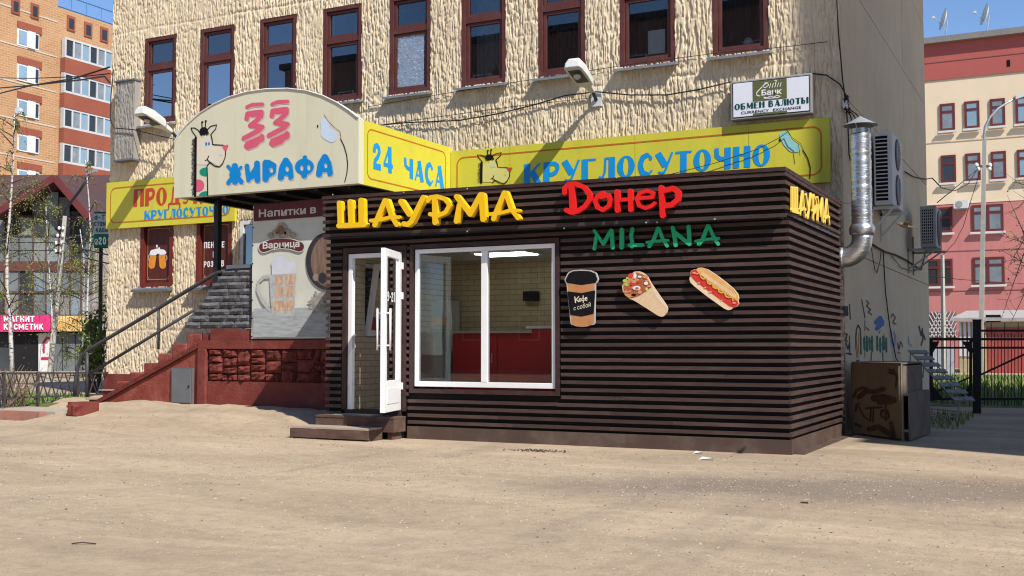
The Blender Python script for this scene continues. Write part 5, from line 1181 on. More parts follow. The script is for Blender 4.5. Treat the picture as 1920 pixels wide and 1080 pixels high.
for q in [[(185, 585), (187, 660), (245, 655), (245, 580)], [(262, 580), (262, 655), (330, 650), (332, 575)], [(185, 672), (187, 750), (245, 748), (245, 668)], [(262, 668), (262, 746), (328, 742), (330, 664)], [(165, 780), (170, 850), (320, 848), (325, 772)]]: prq('beer_print', q, amber, .004)
pr('mug_handle_print', [S([(145, 595), (95, 600), (58, 640), (55, 700), (85, 770), (145, 850)], 12)], glassp, .004)
pr('barrel_print', [('e', 570, 480, 155, 215)], darkp, .002); pr('barrel_print', [('e', 590, 480, 138, 196)], brownp, .003); pr('bung_print', [[('e', 490, 600, 24, 28)]], mat('bung print', (.25, .19, .15), .6, .2, 20), .004); pr('bung_print', [[('e', 540, 605, 32, 42)]], darkp, .004)
r = random.Random(9)
for k in range(26): a = r.uniform(-.5, 1.); pr('grain_print', [S([(430+r.uniform(0, 130), 780+r.uniform(-40, 90)), (460+r.uniform(0, 130), 770+r.uniform(-60, 100))], 8)], mat('barley print', (.30, .28, .25), .6, .3, 20) if k == 0 else bpy.data.materials['barley print'], .002+k*.0002)
for zz in np.linspace(tl.z-.06, bl_.z+.03, 8): MB().lathe((tl.x+.025, YQ-.02, zz), [(.012, 0), (.012, .008)], 8, (0, -1, 0)).build('grommet', M['ink'], pos)
# ---------------------------------------------------------------- facade lamps
def wall_lamp(X, zb_, label, skew=0.):
    t = thing('wall_lamp', label, 'lamp', (X, YB-.02, zb_), 'lamps on the facade')
    MB().box(X-.09, X+.09, YB-.05, YB-.005, zb_-.16, zb_+.1).build('wall_plate', M['acwhite'], t)
    a = Vector((X, YB-.05, zb_)); d = Vector((skew, -1, .27)).normalized(); s = Vector((0, 0, 1)).cross(d).normalized()*-1; u = s.cross(d)*-1
    if u.z < 0: u = -u
    MB().tube([a+Vector((0, 0, -.06)), a+d*.12, a+d*.45], .03, 8).build('arm', M['darkiron'], t, smooth=True)
    def ring(l, w, h0, h1): c = a+d*l; return [c-s*w+u*h0, c+s*w+u*h0, c+s*w*.98+u*(h0+(h1-h0)*.55), c+s*w*.6+u*h1, c-s*w*.6+u*h1, c-s*w*.98+u*(h0+(h1-h0)*.55)]
    rs = [ring(.18, .045, -.03, .05), ring(.38, .065, -.03, .08), ring(.48, .13, -.05, .13), ring(.78, .15, -.05, .155), ring(1.03, .142, -.05, .13), ring(1.07, .115, -.04, .09)]
    b = MB(); V = [p for q in rs for p in q]; Fs = [(i*6+j, i*6+(j+1) % 6, (i+1)*6+(j+1) % 6, (i+1)*6+j) for i in range(5) for j in range(6)]+[tuple(range(5, -1, -1)), tuple(30+j for j in range(6))]
    b.add(V, Fs); fixn(b.build('head', M['acwhite'], t, bevel=.012))
    c = a+d*.78-u*.052; MB().obox(c, d*.2, s*.1, u*.004).build('reflector', M['darkiron'], t)
    MB().lathe(c-u*.005+d*.05, [(.05, 0), (.06, .03), (.03, .06)], 12, -u).build('bulb', M['acwhite'], t, smooth=True)
    return t
wall_lamp(at(1120, 182, 'Y', YB).x, at(1120, 182, 'Y', YB).z, 'white lamp on the facade above the long yellow banner', .03)
wall_lamp(at(352, 252, 'Y', YB).x-.22, at(340, 250, 'Y', YB).z-.05, 'white lamp jutting from the facade left of the arched canopy', .02)
# ---------------------------------------------------------------- bank light-box
yS = YB-.22
c = [at(1369, 152, 'Y', yS), at(1371, 224, 'Y', yS), at(1523, 137, 'Y', yS), at(1522, 214, 'Y', yS)]
x0, x1, z0, z1 = (c[0].x+c[1].x)/2, (c[2].x+c[3].x)/2, (c[1].z+c[3].z)/2, (c[0].z+c[2].z)/2
sg = thing('light_box_sign', 'white bank light-box sign with olive emblem at the facade corner', 'sign', ((x0+x1)/2, YB-.1, z0))
MB().box(x0, x1, yS, YB-.06, z0, z1).build('casing', mat('grey sign casing', (.32, .30, .29), .5, .1), sg, bevel=.012)
MB().box(x0+.03, x1-.03, yS-.004, yS-.001, z0+.03, z1-.03).build('edge_gasket', M['ink'], sg)
MB().box(x0+.042, x1-.042, yS-.008, yS-.0045, z0+.042, z1-.042).build('face', mat('white acrylic', (.74, .76, .82), .35, .03, 3), sg)
fb = quadmap((x0, yS-.0105, z0), (x1, yS-.0105, z0), (x0, yS-.0105, z1), (x1, yS-.0105, z1), (0, -1, 0))
olive = mat('olive print', (.12, .125, .045), .5, .1, 4); dkgreen = mat('dark green print', (.0, .06, .055), .5, .1)
def fbq(u0, u1, v0, v1): return lambda u, v, w_: fb(u0+(u1-u0)*u, v0+(v1-v0)*v, w_)
b = MB(); b.add([fb(*q, 0) for q in [(.28, .42), (.70, .42), (.70, .93), (.28, .93)]], [(0, 1, 2, 3)]); b.build('emblem_print', olive, sg)
b = MB(); b.add([fb(*q, 0) for q in [(.28, .065), (.70, .065), (.70, .12), (.28, .12)]], [(0, 1, 2, 3)]); b.build('strip_print', olive, sg)
b = MB(); put_word('ОБМЕН', GL, fbq(.05, .43, .25, .405), b, .001, .05); b.build('lettering', dkgreen, sg); b = MB(); put_word('ВАЛЮТЫ', GL, fbq(.475, .96, .25, .405), b, .001, .05); b.build('lettering', dkgreen, sg)
b = MB(); put_text('CURRENCY', fbq(.13, .48, .13, .2), b, .001, .012); b.build('lettering', M['ink'], sg); b = MB(); put_text('EXCHANGE', fbq(.53, .87, .13, .2), b, .001, .012); b.build('lettering', M['ink'], sg)
b = MB(); put_text('Банк', fbq(.39, .64, .55, .70), b, .002, .03); b.build('lettering', M['white'], sg)
b = MB(); sw = lambda pts, w_: solid(b, [S([(p[0]*2.3, p[1]) for p in pts], w_)], .006, lambda u, v, ww: fb(u/2.3, v, ww), .003)
sw([(.47, .86), (.44, .84), (.40, .78), (.37, .72), (.33, .64), (.335, .56), (.37, .55)], .012); sw([(.40, .78), (.44, .74), (.48, .80), (.46, .87), (.43, .86)], .01)
for k in range(5): sw([(.49+k*.032, .73), (.505+k*.032, .83)], .009)
sw([(.56, .83), (.58, .89), (.55, .9)], .008); sw([(.42, .51), (.46, .48), (.5, .52), (.54, .48), (.58, .52), (.62, .49), (.59, .46), (.5, .465), (.42, .48), (.42, .51)], .009); b.build('script_print', M['white'], sg)
# ---------------------------------------------------------------- cables on the facade and side wall
def cable(label, pts, r_, plane=None, axisn='Y', name='cable', sag=0):
    P = []
    for q in pts: P.append(at(q[0], q[1], axisn, plane) if plane is not None else Vector(q))
    b = MB(); b.tube(P, r_, 6); return tag(b.build(name, M['cable'], smooth=True), label, 'cable')
cable('black cable sagging along the facade between canopy, lamp and bank sign', [(676, 232), (690, 237), (760, 230), (860, 226), (930, 214), (1000, 197), (1060, 179), (1118, 172), (1180, 178), (1250, 178), (1310, 168), (1372, 153)], .011, YB-.07)
cable('thin cable running straight along the stucco under the upper windows', [(700, 236), (800, 222), (960, 200), (1110, 183)], .005, YB-.05)
cable('thin cable under the window sills turning at the building corner', [(690, 200), (860, 171), (1010, 147), (1200, 118), (1340, 100), (1480, 87), (1552, 78)], .005, YB-.05)
cable('black cable from the bank sign to the wire bundle at the building corner', [(1524, 138), (1550, 141), (1575, 158), (1586, 178), (1585, 195)], .011, YB-.09)
cable('black cable crossing the grey wall box at the left facade corner', [(213, 130), (208, 180), (207, 225), (214, 240), (250, 243), (300, 255), (332, 262)], .011, YB-.24)
cable('thin slack wire crossing the blue letters of the long yellow banner', [(1185, 340), (1260, 326), (1340, 306), (1420, 280), (1462, 258), (1478, 246)], .005, YB-.17)
cable('hair-thin wire hanging over the right end of the long yellow banner', [(1478, 246), (1486, 262), (1497, 270), (1500, 292)], .004, YB-.17)
XW = BX1+.035
cable('vertical black cable falling down the building corner', [(1568, -20), (1572, 60), (1580, 150), (1586, 195), (1590, 240), (1592, 290), (1600, 330), (1612, 350)], .010, XW, 'X')
cable('thick sagging black cable along the side wall below the air conditioner', [(1632, 456), (1645, 464), (1660, 472), (1680, 478), (1700, 488), (1727, 506), (1734, 480), (1738, 452)], .016, XW, 'X')
cable('thin slack wire looping down the side wall', [(1634, 466), (1640, 505), (1644, 512), (1650, 490), (1652, 470)], .007, XW, 'X')
cable('dark wire hanging down the side wall past the graffiti', [(1656, 470), (1660, 545), (1668, 610), (1680, 672), (1690, 684)], .010, XW, 'X')
cable('slack wire drooping from the side wall cable', [(1672, 480), (1690, 502), (1712, 508), (1730, 500)], .007, XW, 'X')
cable('black cable reaching the insulator at the far end of the side wall', [(1697, 322), (1712, 331), (1735, 336), (1748, 334)], .012, XW, 'X')
bun_ = thing('wire_bundle', 'tangled black wire bundle and box at the building corner', 'wires', (BX1+.05, YB-.02, 4.5))
r = random.Random(6); c = at(1581, 196, 'X', XW)
for k in range(9):
    p = c+Vector((.02, r.uniform(-.05, .1), r.uniform(-.14, .14))); MB().tube([p, p+Vector((.05, r.uniform(-.12, .12), r.uniform(-.1, .1))), c+Vector((.03, r.uniform(-.1, .12), r.uniform(-.16, .16)))], .009, 5).build('wire', M['cable'], bun_, smooth=True)
for k, (tx, ty) in enumerate([(1622, 232), (1612, 236), (1600, 238)]): MB().tube([c, at((1581+tx)/2+4, (196+ty)/2, 'X', XW+.05), at(tx, ty, 'X', XW+.06)], .009, 5).build('wire', M['cable'], bun_, smooth=True)
MB().box(c.x-.0, c.x+.06, c.y-.05, c.y+.05, c.z-.06, c.z+.05).build('junction_box', M['acwhite'], bun_)
# ---------------------------------------------------------------- foil exhaust duct
duct = thing('exhaust_duct', 'wrinkled silver foil exhaust duct with conical rain cap beside the kiosk', 'duct', (-2.58, 15.8, 2.2))
foil2 = mat('wrinkled duct foil', (.62, .62, .61), .3, .12, 6, .55, 11, metal=.9, stretch=(.7, .7, 3.))
cx_, cy_ = -2.585, 15.8; R_ = .138
zt_ = at(1616, 250, 'Y', cy_).z; z1_ = at(1616, 428, 'Y', cy_).z; z2_ = at(1600, 490, 'Y', cy_).z
prof = []; r = random.Random(8); z = z1_+.02
while z < zt_: prof.append((R_+r.uniform(-.006, .006), z)); z += .028
MB().lathe((cx_, cy_, 0), prof, 22).build('vertical_pipe', foil2, duct, smooth=True)
MB().lathe((cx_, cy_, 0), [(R_+.003, z1_-.10), (R_+.03, z1_-.075), (R_+.036, z1_-.01), (R_+.02, z1_+.04), (R_+.002, z1_+.055)], 22).build('collar', foil2, duct, smooth=True)
el = [(cx_, cy_, z1_-.09)]+[(cx_-.26*(1-math.cos(a)), cy_, z1_-.14-.26*math.sin(a)) for a in np.linspace(0, math.pi/2, 7)]+[(XR+.004, cy_, z1_-.40)]
MB().tube(el, R_, 18).build('elbow', foil2, duct, smooth=True)
MB().lathe((XR+.004, cy_, z1_-.40), [(R_+.012, 0), (R_+.016, .02), (R_+.006, .035)], 18, (1, 0, 0)).build('wall_flange', M['galv'], duct)
MB().lathe((cx_, cy_, zt_), [(R_-.012, -.02), (R_-.012, .06)], 20, cap=False).build('top_ring', M['galv'], duct, smooth=True)
for a in (0.3, 2.4, 4.5): MB().tube([(cx_+.12*math.cos(a), cy_+.12*math.sin(a), zt_+.04), (cx_+.17*math.cos(a), cy_+.17*math.sin(a), zt_+.125)], .006, 5).build('strut', M['galv'], duct)
MB().lathe((cx_, cy_, zt_+.11), [(.235, .0), (.005, .13)], 24, cap=False).build('rain_cap', mat('zinc cap', (.33, .35, .36), .5, .1, 4, metal=.3), duct, smooth=True)
MB().tube([(XR-.05, cy_+.02, z1_+.35), (cx_+.12, cy_-.13, z1_+.36)], .006, 5).build('stay_wire', M['galv'], duct)
# ---------------------------------------------------------------- air conditioners on the side wall
def ac_unit(label, X0, X1, Y0, Y1, Z0, Z1, fans, grille, dark=False):
    cm = M['acwhite'] if not dark else mat('dull grey casing', (.35, .35, .34), .5, .08)
    t = thing('air_conditioner', label, 'air conditioner', ((X0+X1)/2, (Y0+Y1)/2, Z0))
    MB().box(X0, X1, Y0, Y1, Z0, Z1).build('casing', cm, t, bevel=.015)
    xa, xb = X0+.03, X1-.07 if grille == 'slots' else X1-.05
    MB().box(xa, xb, Y0-.004, Y0-.001, Z0+.06, Z1-.06).build('grille_back', M['ink'], t)
    n = 17 if grille == 'slots' else 12
    for k in range(n+1): zz = Z0+.06+(Z1-Z0-.12)*k/n; MB().box(xa-.004, xb+.004, Y0-.012, Y0-.0045, zz-.009, zz+.009).build('slat', cm, t)
    if grille != 'slots':
        for k in range(7): xx = xa+(xb-xa)*k/6; MB().box(xx-.007, xx+.007, Y0-.011, Y0-.005, Z0+.06, Z1-.06).build('bar', cm, t)
    for k in range(fans):
        zc_ = Z0+(Z1-Z0)*(k+.5)/fans; rr = min((Z1-Z0)/fans, Y1-Y0)*.44; yc = (Y0+Y1)/2
        f = MB().lathe((X1+.001, yc, zc_), [(rr, 0), (rr, .012), (rr*.9, .02)], 28, (1, 0, 0)).build('fan_grille', M['darkiron'], t)
        for q in range(1, 5): 
            pts_ = [(X1+.024, yc+rr*q/5*math.cos(a), zc_+rr*q/5*math.sin(a)) for a in np.linspace(0, 2*math.pi, 21)]; MB().tube(pts_, .004, 4, False).build('ring', cm, f)
    for yy in (Y0+.1, Y1-.14):
        MB().box(BX1+.005, X1+.08, yy, yy+.04, Z0-.06, Z0-.012).build('bracket', cm, t)
        MB().beam((BX1+.01, yy+.02, Z0-.42), (X1-.02, yy+.02, Z0-.05), .03, .03).build('bracket_brace', cm, t); MB().box(BX1+.005, BX1+.03, yy, yy+.04, Z0-.5, Z0+.3).build('bracket_post', cm, t)
    return t
Y0 = 18.9; za, zb_ = at(1655, 384, 'Y', Y0).z, at(1655, 247, 'Y', Y0).z
ac_unit('tall two-fan air conditioner unit on the side wall behind the foil duct', -2.89, -2.60, Y0, Y0+1.2, za, zb_, 2, 'slots')
Y0 = 23.3; za, zb_ = at(1742, 463, 'Y', Y0).z, at(1742, 386, 'Y', Y0).z
ac_unit('small grey air conditioner unit with square grille farther along the side wall', -2.70, -2.40, Y0, Y0+1.0, za, zb_, 1, 'grid', True)
# ---------------------------------------------------------------- spray-painted tags on the side wall
XG = BX1+.0075
tg = lambda u, v, w_: (lambda p: Vector((p.x+w_, p.y, p.z)))(at(1570+u/6.747, 560+v/6.747, 'X', XG))
gr = thing('graffiti', 'green, blue and black spray-paint tags on the shaded side wall', 'graffiti', (BX1, 19, 1))
pm = {'k': mat('black spray', (.04, .04, .045), .8, .3, 20), 'g': mat('green spray', (.01, .16, .09), .8, .3, 20), 'b': mat('blue spray', (.05, .17, .38), .8, .4, 20), 'o': mat('orange spray', (.5, .25, .05), .8, .3, 20), 'c': mat('brown spray', (.3, .15, .1), .8, .4, 20), 'l': mat('pale blue spray', (.22, .33, .40), .8, .4, 20)}
tags = [('k', [(240, 640), (235, 480), (245, 380), (265, 335), (290, 380), (298, 500), (300, 700)], 6), ('o', [(245, 600), (255, 740)], 9), ('k', [(245, 790), (265, 780), (290, 820)], 7), ('o', [(268, 440), (270, 700)], 3)]
for k in range(3): tags += [('k', [(85+k*20, 100), (95+k*18, 210)], 7)]
tags += [('k', [(155, 70), (165, 260)], 5), ('k', [(105, 440), (125, 450), (105, 530), (130, 540)], 6), ('k', [(110, 560), (135, 640), (155, 560)], 6), ('k', [(155, 470), (160, 690)], 5), ('k', [(115, 690), (180, 705)], 7), ('k', [(310, 10), (330, 120), (350, 240)], 4), ('k', [(365, 20), (400, 60), (370, 90), (420, 140), (390, 170), (435, 200)], 5), ('k', [(350, 280), (350, 400)], 3), ('k', [(365, 360), (400, 400)], 4)]
for k in range(4): tags += [('g', [(340+k*33, 500-20*(k % 2)), (345+k*33, 640+25*(k % 2))], 9)]
for k in range(4): tags += [('g', [(505+k*38, 480+20*(k % 2)), (508+k*38, 650+20*(k % 2))], 9)]
tags += [('g', [(340, 560), (450, 530)], 6), ('g', [(505, 600), (620, 560)], 6), ('g', [(430, 680), (430, 830)], 4), ('g', [(575, 680), (580, 810)], 4), ('k', [(345, 470), (350, 740)], 2), ('k', [(590, 440), (600, 640)], 3)]
tags += [('b', [(490, 300), (540, 240), (570, 300), (540, 340), (500, 380)], 20), ('b', [(520, 290), (560, 320)], 26), ('b', [(540, 400), (530, 440)], 4), ('c', [(680, 230), (700, 190), (735, 240), (700, 300), (740, 320)], 7), ('l', [(680, 400), (690, 560), (720, 600), (735, 480), (715, 420)], 7), ('k', [(760, 560), (780, 640), (800, 540), (830, 610)], 4), ('k', [(765, 680), (795, 690)], 4), ('l', [(900, 480), (905, 560), (940, 600)], 5)]
tags += [('k', [(1035, 350), (1060, 470), (1075, 380), (1085, 500), (1060, 590)], 6), ('k', [(1090, 450), (1110, 520)], 6), ('k', [(1105, 650), (1112, 690)], 5)]
for k, (c_, pts_, w_) in enumerate(tags): w_ *= 1.35; solid(MB(), [S(pts_, w_)], max(1.5, w_*.6), tg, .0002*k*.2).build('tag_stroke', pm[c_], gr)
# ---------------------------------------------------------------- plywood crate with paint scrawl
cr = thing('plywood_crate', 'battered plywood crate with brown scrawled drawing beside the kiosk corner', 'crate', (-2.35, 16.0, 0))
ply = mat('weathered plywood', (.20, .15, .09), .85, .15, 3, .1, 30, dirt=.35, dirtcol=(.15, .12, .09), dsc=2); plyg = mat('grey plywood', (.16, .13, .10), .85, .25, 3, .2, 30, dirt=.5, dirtcol=(.08, .07, .06), dsc=2.5)
A, B, C, D = Vector((-2.79, 16.02, 0)), Vector((-2.02, 15.12, 0)), Vector((-1.95, 16.75, 0)), Vector((-2.74, 17.3, 0)); hz = .985
def wallp(p, q, z0, z1, th, m, nm, par=cr, off=0):
    d = (q-p).normalized(); n_ = Vector((d.y, -d.x, 0)); b = MB(); c_ = (p+q)/2-n_*(th/2-off)+Vector((0, 0, (z0+z1)/2)); b.obox(c_, (q-p)/2, n_*th/2, Vector((0, 0, (z1-z0)/2))); return b.build(nm, m, par)
wallp(A, B, .03, hz, .02, ply, 'front_panel'); wallp(B, C, .5, hz-.02, .02, plyg, 'side_panel', off=-.012); wallp(C, D, .03, hz, .02, plyg, 'back_panel'); wallp(D, A, .03, hz, .02, plyg, 'side_panel')
b = MB(); b.prism([p+Vector((0, 0, hz+.002)) for p in (A, B, C, D)], [p+Vector((0, 0, hz+.022)) for p in (A, B, C, D)]); fixn(b.build('lid', plyg, cr))
wallp(B+Vector((.10, .02, 0)), C+Vector((.12, -.2, 0)), .02, .60, .022, plyg, 'leaning_panel')
b = MB(); b.prism([B+Vector((.0, .03, .58)), B+Vector((.10, .03, .585)), C+Vector((.12, -.2, .6)), C+Vector((.0, -.2, .6))], [B+Vector((.0, .03, .60)), B+Vector((.10, .03, .605)), C+Vector((.12, -.2, .62)), C+Vector((.0, -.2, .62))]); fixn(b.build('shelf', plyg, cr))
for p in (A, B): MB().box(p.x-.02, p.x+.02, p.y+.03, p.y+.07, 0, hz).build('corner_post', plyg, cr)
dAB = (B-A); nAB = Vector((dAB.y, -dAB.x, 0)).normalized()
fcr = lambda u, v, w_: A+dAB*((u-70)/275.)+Vector((0, 0, hz-(v-390)/440.*hz*.98))+nAB*(.003+w_)
brn = mat('brown paint', (.075, .038, .025), .8, .4, 10)
scr = [([(80, 600), (95, 560), (130, 540), (160, 545)], 9), ([(110, 600), (150, 560), (200, 560), (250, 540)], 14), ([(200, 600), (250, 590), (300, 600)], 22), ([(230, 620), (290, 610)], 18), ([(90, 690), (95, 650), (110, 640)], 6), ([(110, 660), (140, 720), (175, 740), (180, 660)], 5), ([(150, 665), (240, 650)], 6), ([(195, 650), (190, 745)], 4), ([(260, 720), (235, 700), (240, 670), (270, 665), (280, 700), (262, 725), (262, 640)], 6), ([(90, 770), (120, 780)], 8), ([(170, 790), (220, 770), (260, 790), (300, 810)], 16), ([(290, 740), (300, 790)], 12), ([(285, 420), (300, 430), (320, 450), (280, 440), (310, 420), (325, 470), (318, 520)], 5)]
for k, (pts_, w_) in enumerate(scr): solid(MB(), [S(pts_, w_)], max(2, w_*.4), fcr, .0003*k).build('paint_stroke', brn, cr)
# ---------------------------------------------------------------- slatted metal-frame bench lying against the gate
bn = thing('broken_bench', 'broken bench of grey boards on a thin metal frame, tilted beside the crate', 'bench', dep(1765, 780, 18.2))
gb_ = mat('grey weathered board', (.27, .26, .25), .85, .15, 5, .2, 40, stretch=(4, 4, 1)); met = mat('pale rusty tube', (.33, .30, .29), .6, .2, 5)
P0, P1 = dep(1722, 660, 19.3), dep(1806, 748, 17.6); dv = Vector((.09, .35, 0)).normalized(); nb = 8
for k in range(nb):
    c_ = P0.lerp(P1, k/(nb-1)); dd = (P1-P0).normalized(); side = Vector((RT.x, RT.y, 0)); upn = side.cross(dd).normalized()
    for q in (-1, 1) if k > 2 else (0,): MB().obox(c_+side*(.085*q), side*(.078 if q else .155), dd*.062, upn*.011).build('board', gb_, bn)
for s_ in (-.12, .12): MB().tube([P0+Vector((s_*RT.x, s_*RT.y, -.03)), P1+Vector((s_*RT.x, s_*RT.y, -.03))], .013, 6).build('rail', met, bn)
for s_ in (-.13, .12): MB().tube([P0+Vector((s_*RT.x, s_*RT.y, .0)), P0+Vector((s_*RT.x-.05, s_*RT.y, -.45))], .012, 6).build('leg', met, bn)
L0_, L1_ = dep(1799, 745, 17.6), dep(1794, 793, 17.6); MB().tube([L0_, L1_], .013, 6).build('leg', met, bn)
for q in ((1745, 757, 1797, 760), (1742, 776, 1795, 783), (1745, 766, 1796, 772)): MB().tube([dep(q[0], q[1], 18.3), dep(q[2], q[3], 17.6)], .012, 6).build('stretcher', met, bn)
# ---------------------------------------------------------------- iron gate and fence
YG = 22.3
gt = thing('iron_gate', 'black iron gate leaf with corner plates between side wall and post', 'gate', (-2.2, YG, 0))
G = lambda x, y, Y=YG: at(x, y, 'Y', Y)
def bar(t, a, b_, w_, nm, h=None): MB().beam(a, b_, w_, h or w_, (0, 1, 0)).build(nm, M['blackmetal'], t)
for y, w_ in ((636, .05), (652, .04), (748, .045)): bar(gt, G(1744, y), G(1822, y), w_, 'rail')
bar(gt, G(1746, 634), G(1746, 752), .06, 'stile'); bar(gt, G(1820, 634), G(1820, 752), .05, 'stile')
for a_, b_, c_ in [((1749, 640), (1762, 640), (1749, 662)), ((1818, 640), (1803, 640), (1818, 662)), ((1749, 746), (1768, 746), (1749, 722)), ((1818, 746), (1800, 746), (1818, 722))]:
    b = MB(); p = [G(*q) for q in (a_, b_, c_)]; b.prism([q+Vector((0, -.012, 0)) for q in p], [q+Vector((0, .012, 0)) for q in p]); fixn(b.build('corner_plate', M['blackmetal'], gt))
for x in range(1758, 1818, 8): bar(gt, G(x, 622 if x % 3 else 628), G(x, 747), .012, 'bar')
bar(gt, G(1756, 735), G(1822, 706), .03, 'brace')
ps = thing('gate_post', 'thick black gate post standing right of the iron gate', 'post', G(1832, 775))
bar(ps, G(1832, 776), G(1832, 601), .14, 'shaft'); MB().box(G(1832, 601).x-.08, G(1832, 601).x+.08, YG-.08, YG+.08, G(1832, 601).z, G(1832, 601).z+.02).build('cap', M['blackmetal'], ps)
for y in (637, 657): MB().box(G(1822, y).x, G(1832, y).x, YG-.03, YG+.03, G(1822, y).z-.04, G(1822, y).z+.04).build('hinge', M['blackmetal'], ps)
fn_ = thing('iron_fence', 'black iron bar fence panel right of the gate post', 'fence', (G(1880, 750).x, YG, 0))
for y, w_ in ((620, .04), (636, .045), (652, .04), (748, .045)): bar(fn_, G(1839, y), G(1990, y), w_, 'rail')
r = random.Random(3)
for k, x in enumerate(np.arange(1846, 1985, 6.3)): bar(fn_, G(x, 605 if k % 4 == 2 else 624+4*r.random()), G(x, 760), .014, 'bar')
bar(fn_, G(1838, 703), G(1990, 632), .035, 'brace'); bar(fn_, G(1988, 605), G(1988, 775), .1, 'post')
# ---------------------------------------------------------------- small brown bird in flight
c = dep(1696, 423, 11.0); bd = thing('bird', 'small brown bird flying past the shaded side wall', 'bird', c)
e1 = Vector((RT.x, RT.y, -.25)).normalized(); br_ = mat('brown plumage', (.10, .07, .045), .8, .4, 60, col2=(.2, .15, .11))
prof = [(-.078, .004, .0), (-.066, .011, .002), (-.052, .016, .004), (-.03, .022, .002), (0, .024, 0), (.03, .018, -.002), (.055, .009, .0), (.085, .009, .004), (.1, .006, .005)]
MB().tube([c+e1*p[0]+Vector((0, 0, p[2])) for p in prof], [p[1] for p in prof], 10).build('body', br_, bd, smooth=True)
MB().tube([c-e1*.074, c-e1*.092+Vector((0, 0, -.002))], [.005, .001], 6).build('beak', M['ink'], bd)
for s_ in (-1, 1):
    b = MB(); w0 = c-e1*.02+Vector((0, 0, .012)); out = Vector((-FW.x*s_, -FW.y*s_, .35)).normalized()
    b.prism([w0, w0+out*.06+e1*.01, w0+out*.075+e1*.07, w0+e1*.05], [w0+Vector((0, 0, .004)), w0+out*.06+e1*.01+Vector((0, 0, .003)), w0+out*.075+e1*.07+Vector((0, 0, .002)), w0+e1*.05+Vector((0, 0, .003))]); fixn(b.build('wing', br_, bd))
b = MB(); b.prism([c+e1*.09+Vector((0, -.006, 0)), c+e1*.135+Vector((0, -.014, .004)), c+e1*.135+Vector((0, .014, .004)), c+e1*.09+Vector((0, .006, 0))], [c+e1*.09+Vector((0, -.006, .004)), c+e1*.135+Vector((0, -.014, .007)), c+e1*.135+Vector((0, .014, .007)), c+e1*.09+Vector((0, .006, .004))]); fixn(b.build('tail', br_, bd))
# ---------------------------------------------------------------- neighbours outside the frame
def block(name, label, x0, x1, y0, y1, h, wallm, face, nx_, nz_, ww=1.3, wh=1.5, inset=1.2):
    """plain apartment block with a window grid on one side ('x-' or 'y+')"""
    t = thing(name, label, 'building', ((x0+x1)/2, (y0+y1)/2, 0))
    MB().box(x0, x1, y0, y1, 0, h).build('wall', wallm, t); MB().box(x0-.3, x1+.3, y0-.3, y1+.3, h+.002, h+.4).build('roof', M['darkiron'], t)
    for i in range(nx_):
        for j in range(nz_):
            z = 1.6+j*(h-2)/nz_
            if face == 'y+':
                x = x0+(x1-x0)*(i+.5)/nx_; piece('window', (ww, .1, wh), (x, y1+.02, z+wh/2), M['whitedirty'], t); piece('pane', (ww-.2, .04, wh-.2), (x, y1+.085, z+wh/2), M['darkpane'], t)
            else:
                y = y0+(y1-y0)*(i+.5)/nx_; piece('window', (.1, ww, wh), (x0-.02, y, z+wh/2), M['whitedirty'], t); piece('pane', (.04, ww-.2, wh-.2), (x0-.085, y, z+wh/2), M['darkpane'], t)
    return t
M['darkpane'] = mat('dark window pane', (.03, .035, .04), .08, .1, spec=.5)
M['greypane'] = mat('grey curtained pane', (.20, .23, .25), .15, .2, 2, spec=.5)
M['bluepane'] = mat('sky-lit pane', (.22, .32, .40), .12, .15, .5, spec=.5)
block('apartment_block', 'tall plain apartment block right of the yard, outside the picture', 8, 20, 10.03, 21.4, 25, mat('grey brick', (.36, .33, .30), .9, .1), 'x-', 4, 8)
_ta = bpy.data.objects['apartment_block']; MB().box(8.01, 16, 8.95, 10.025, 0, 12.9).build('shade_annex', mat('pale grey shade annex render', (.45, .42, .38), .9, .1), _ta)  # unseen annex added to throw shade over the crate and ground
block('apartment_block', 'long brick apartment block across the yard behind the viewer', -50, 14, -42, -30, 21, mat('dull red brick', (.22, .13, .10), .9, .15), 'y+', 18, 6)
# ---------------------------------------------------------------- red and cream building at the right
YRB = 70.
rb = thing('building', 'red and cream four-storey building beyond the iron fence', 'building', (10, YRB+8, 0))
V7 = lambda x, y, Y=YRB: at(x, y, 'Y', Y)
rx0, rx1 = V7(1650, 300).x, 40.
zt0, zc1, zc0_ = V7(1740, 84).z, V7(1740, 152).z, V7(1740, 385).z
redw = mat('salmon red plaster', (.52, .20, .18), .9, .07, .4, dirt=.25, dirtcol=(.38, .12, .11), dsc=.2, streak=.3, streakcol=(.36, .11, .1)); crw = mat('pale cream plaster', (.74, .60, .42), .9, .05, .4)
MB().box(rx0, rx1, YRB, YRB+14, 0, zc0_).build('lower_wall', redw, rb); MB().box(rx0, rx1, YRB+.03, YRB+14, zc0_+.002, zc1).build('middle_wall', crw, rb); MB().box(rx0, rx1, YRB, YRB+14, zc1+.002, zt0).build('upper_wall', mat('deep red plaster', (.40, .10, .085), .9, .07, .4), rb)
MB().box(rx0-.3, rx1, YRB-.35, YRB+14, zt0+.002, zt0+.35).build('roof_edge', mat('grey roof edge', (.22, .20, .19), .8, .1), rb)
wm = mat('maroon window paint', (.13, .025, .022), .6, .1)
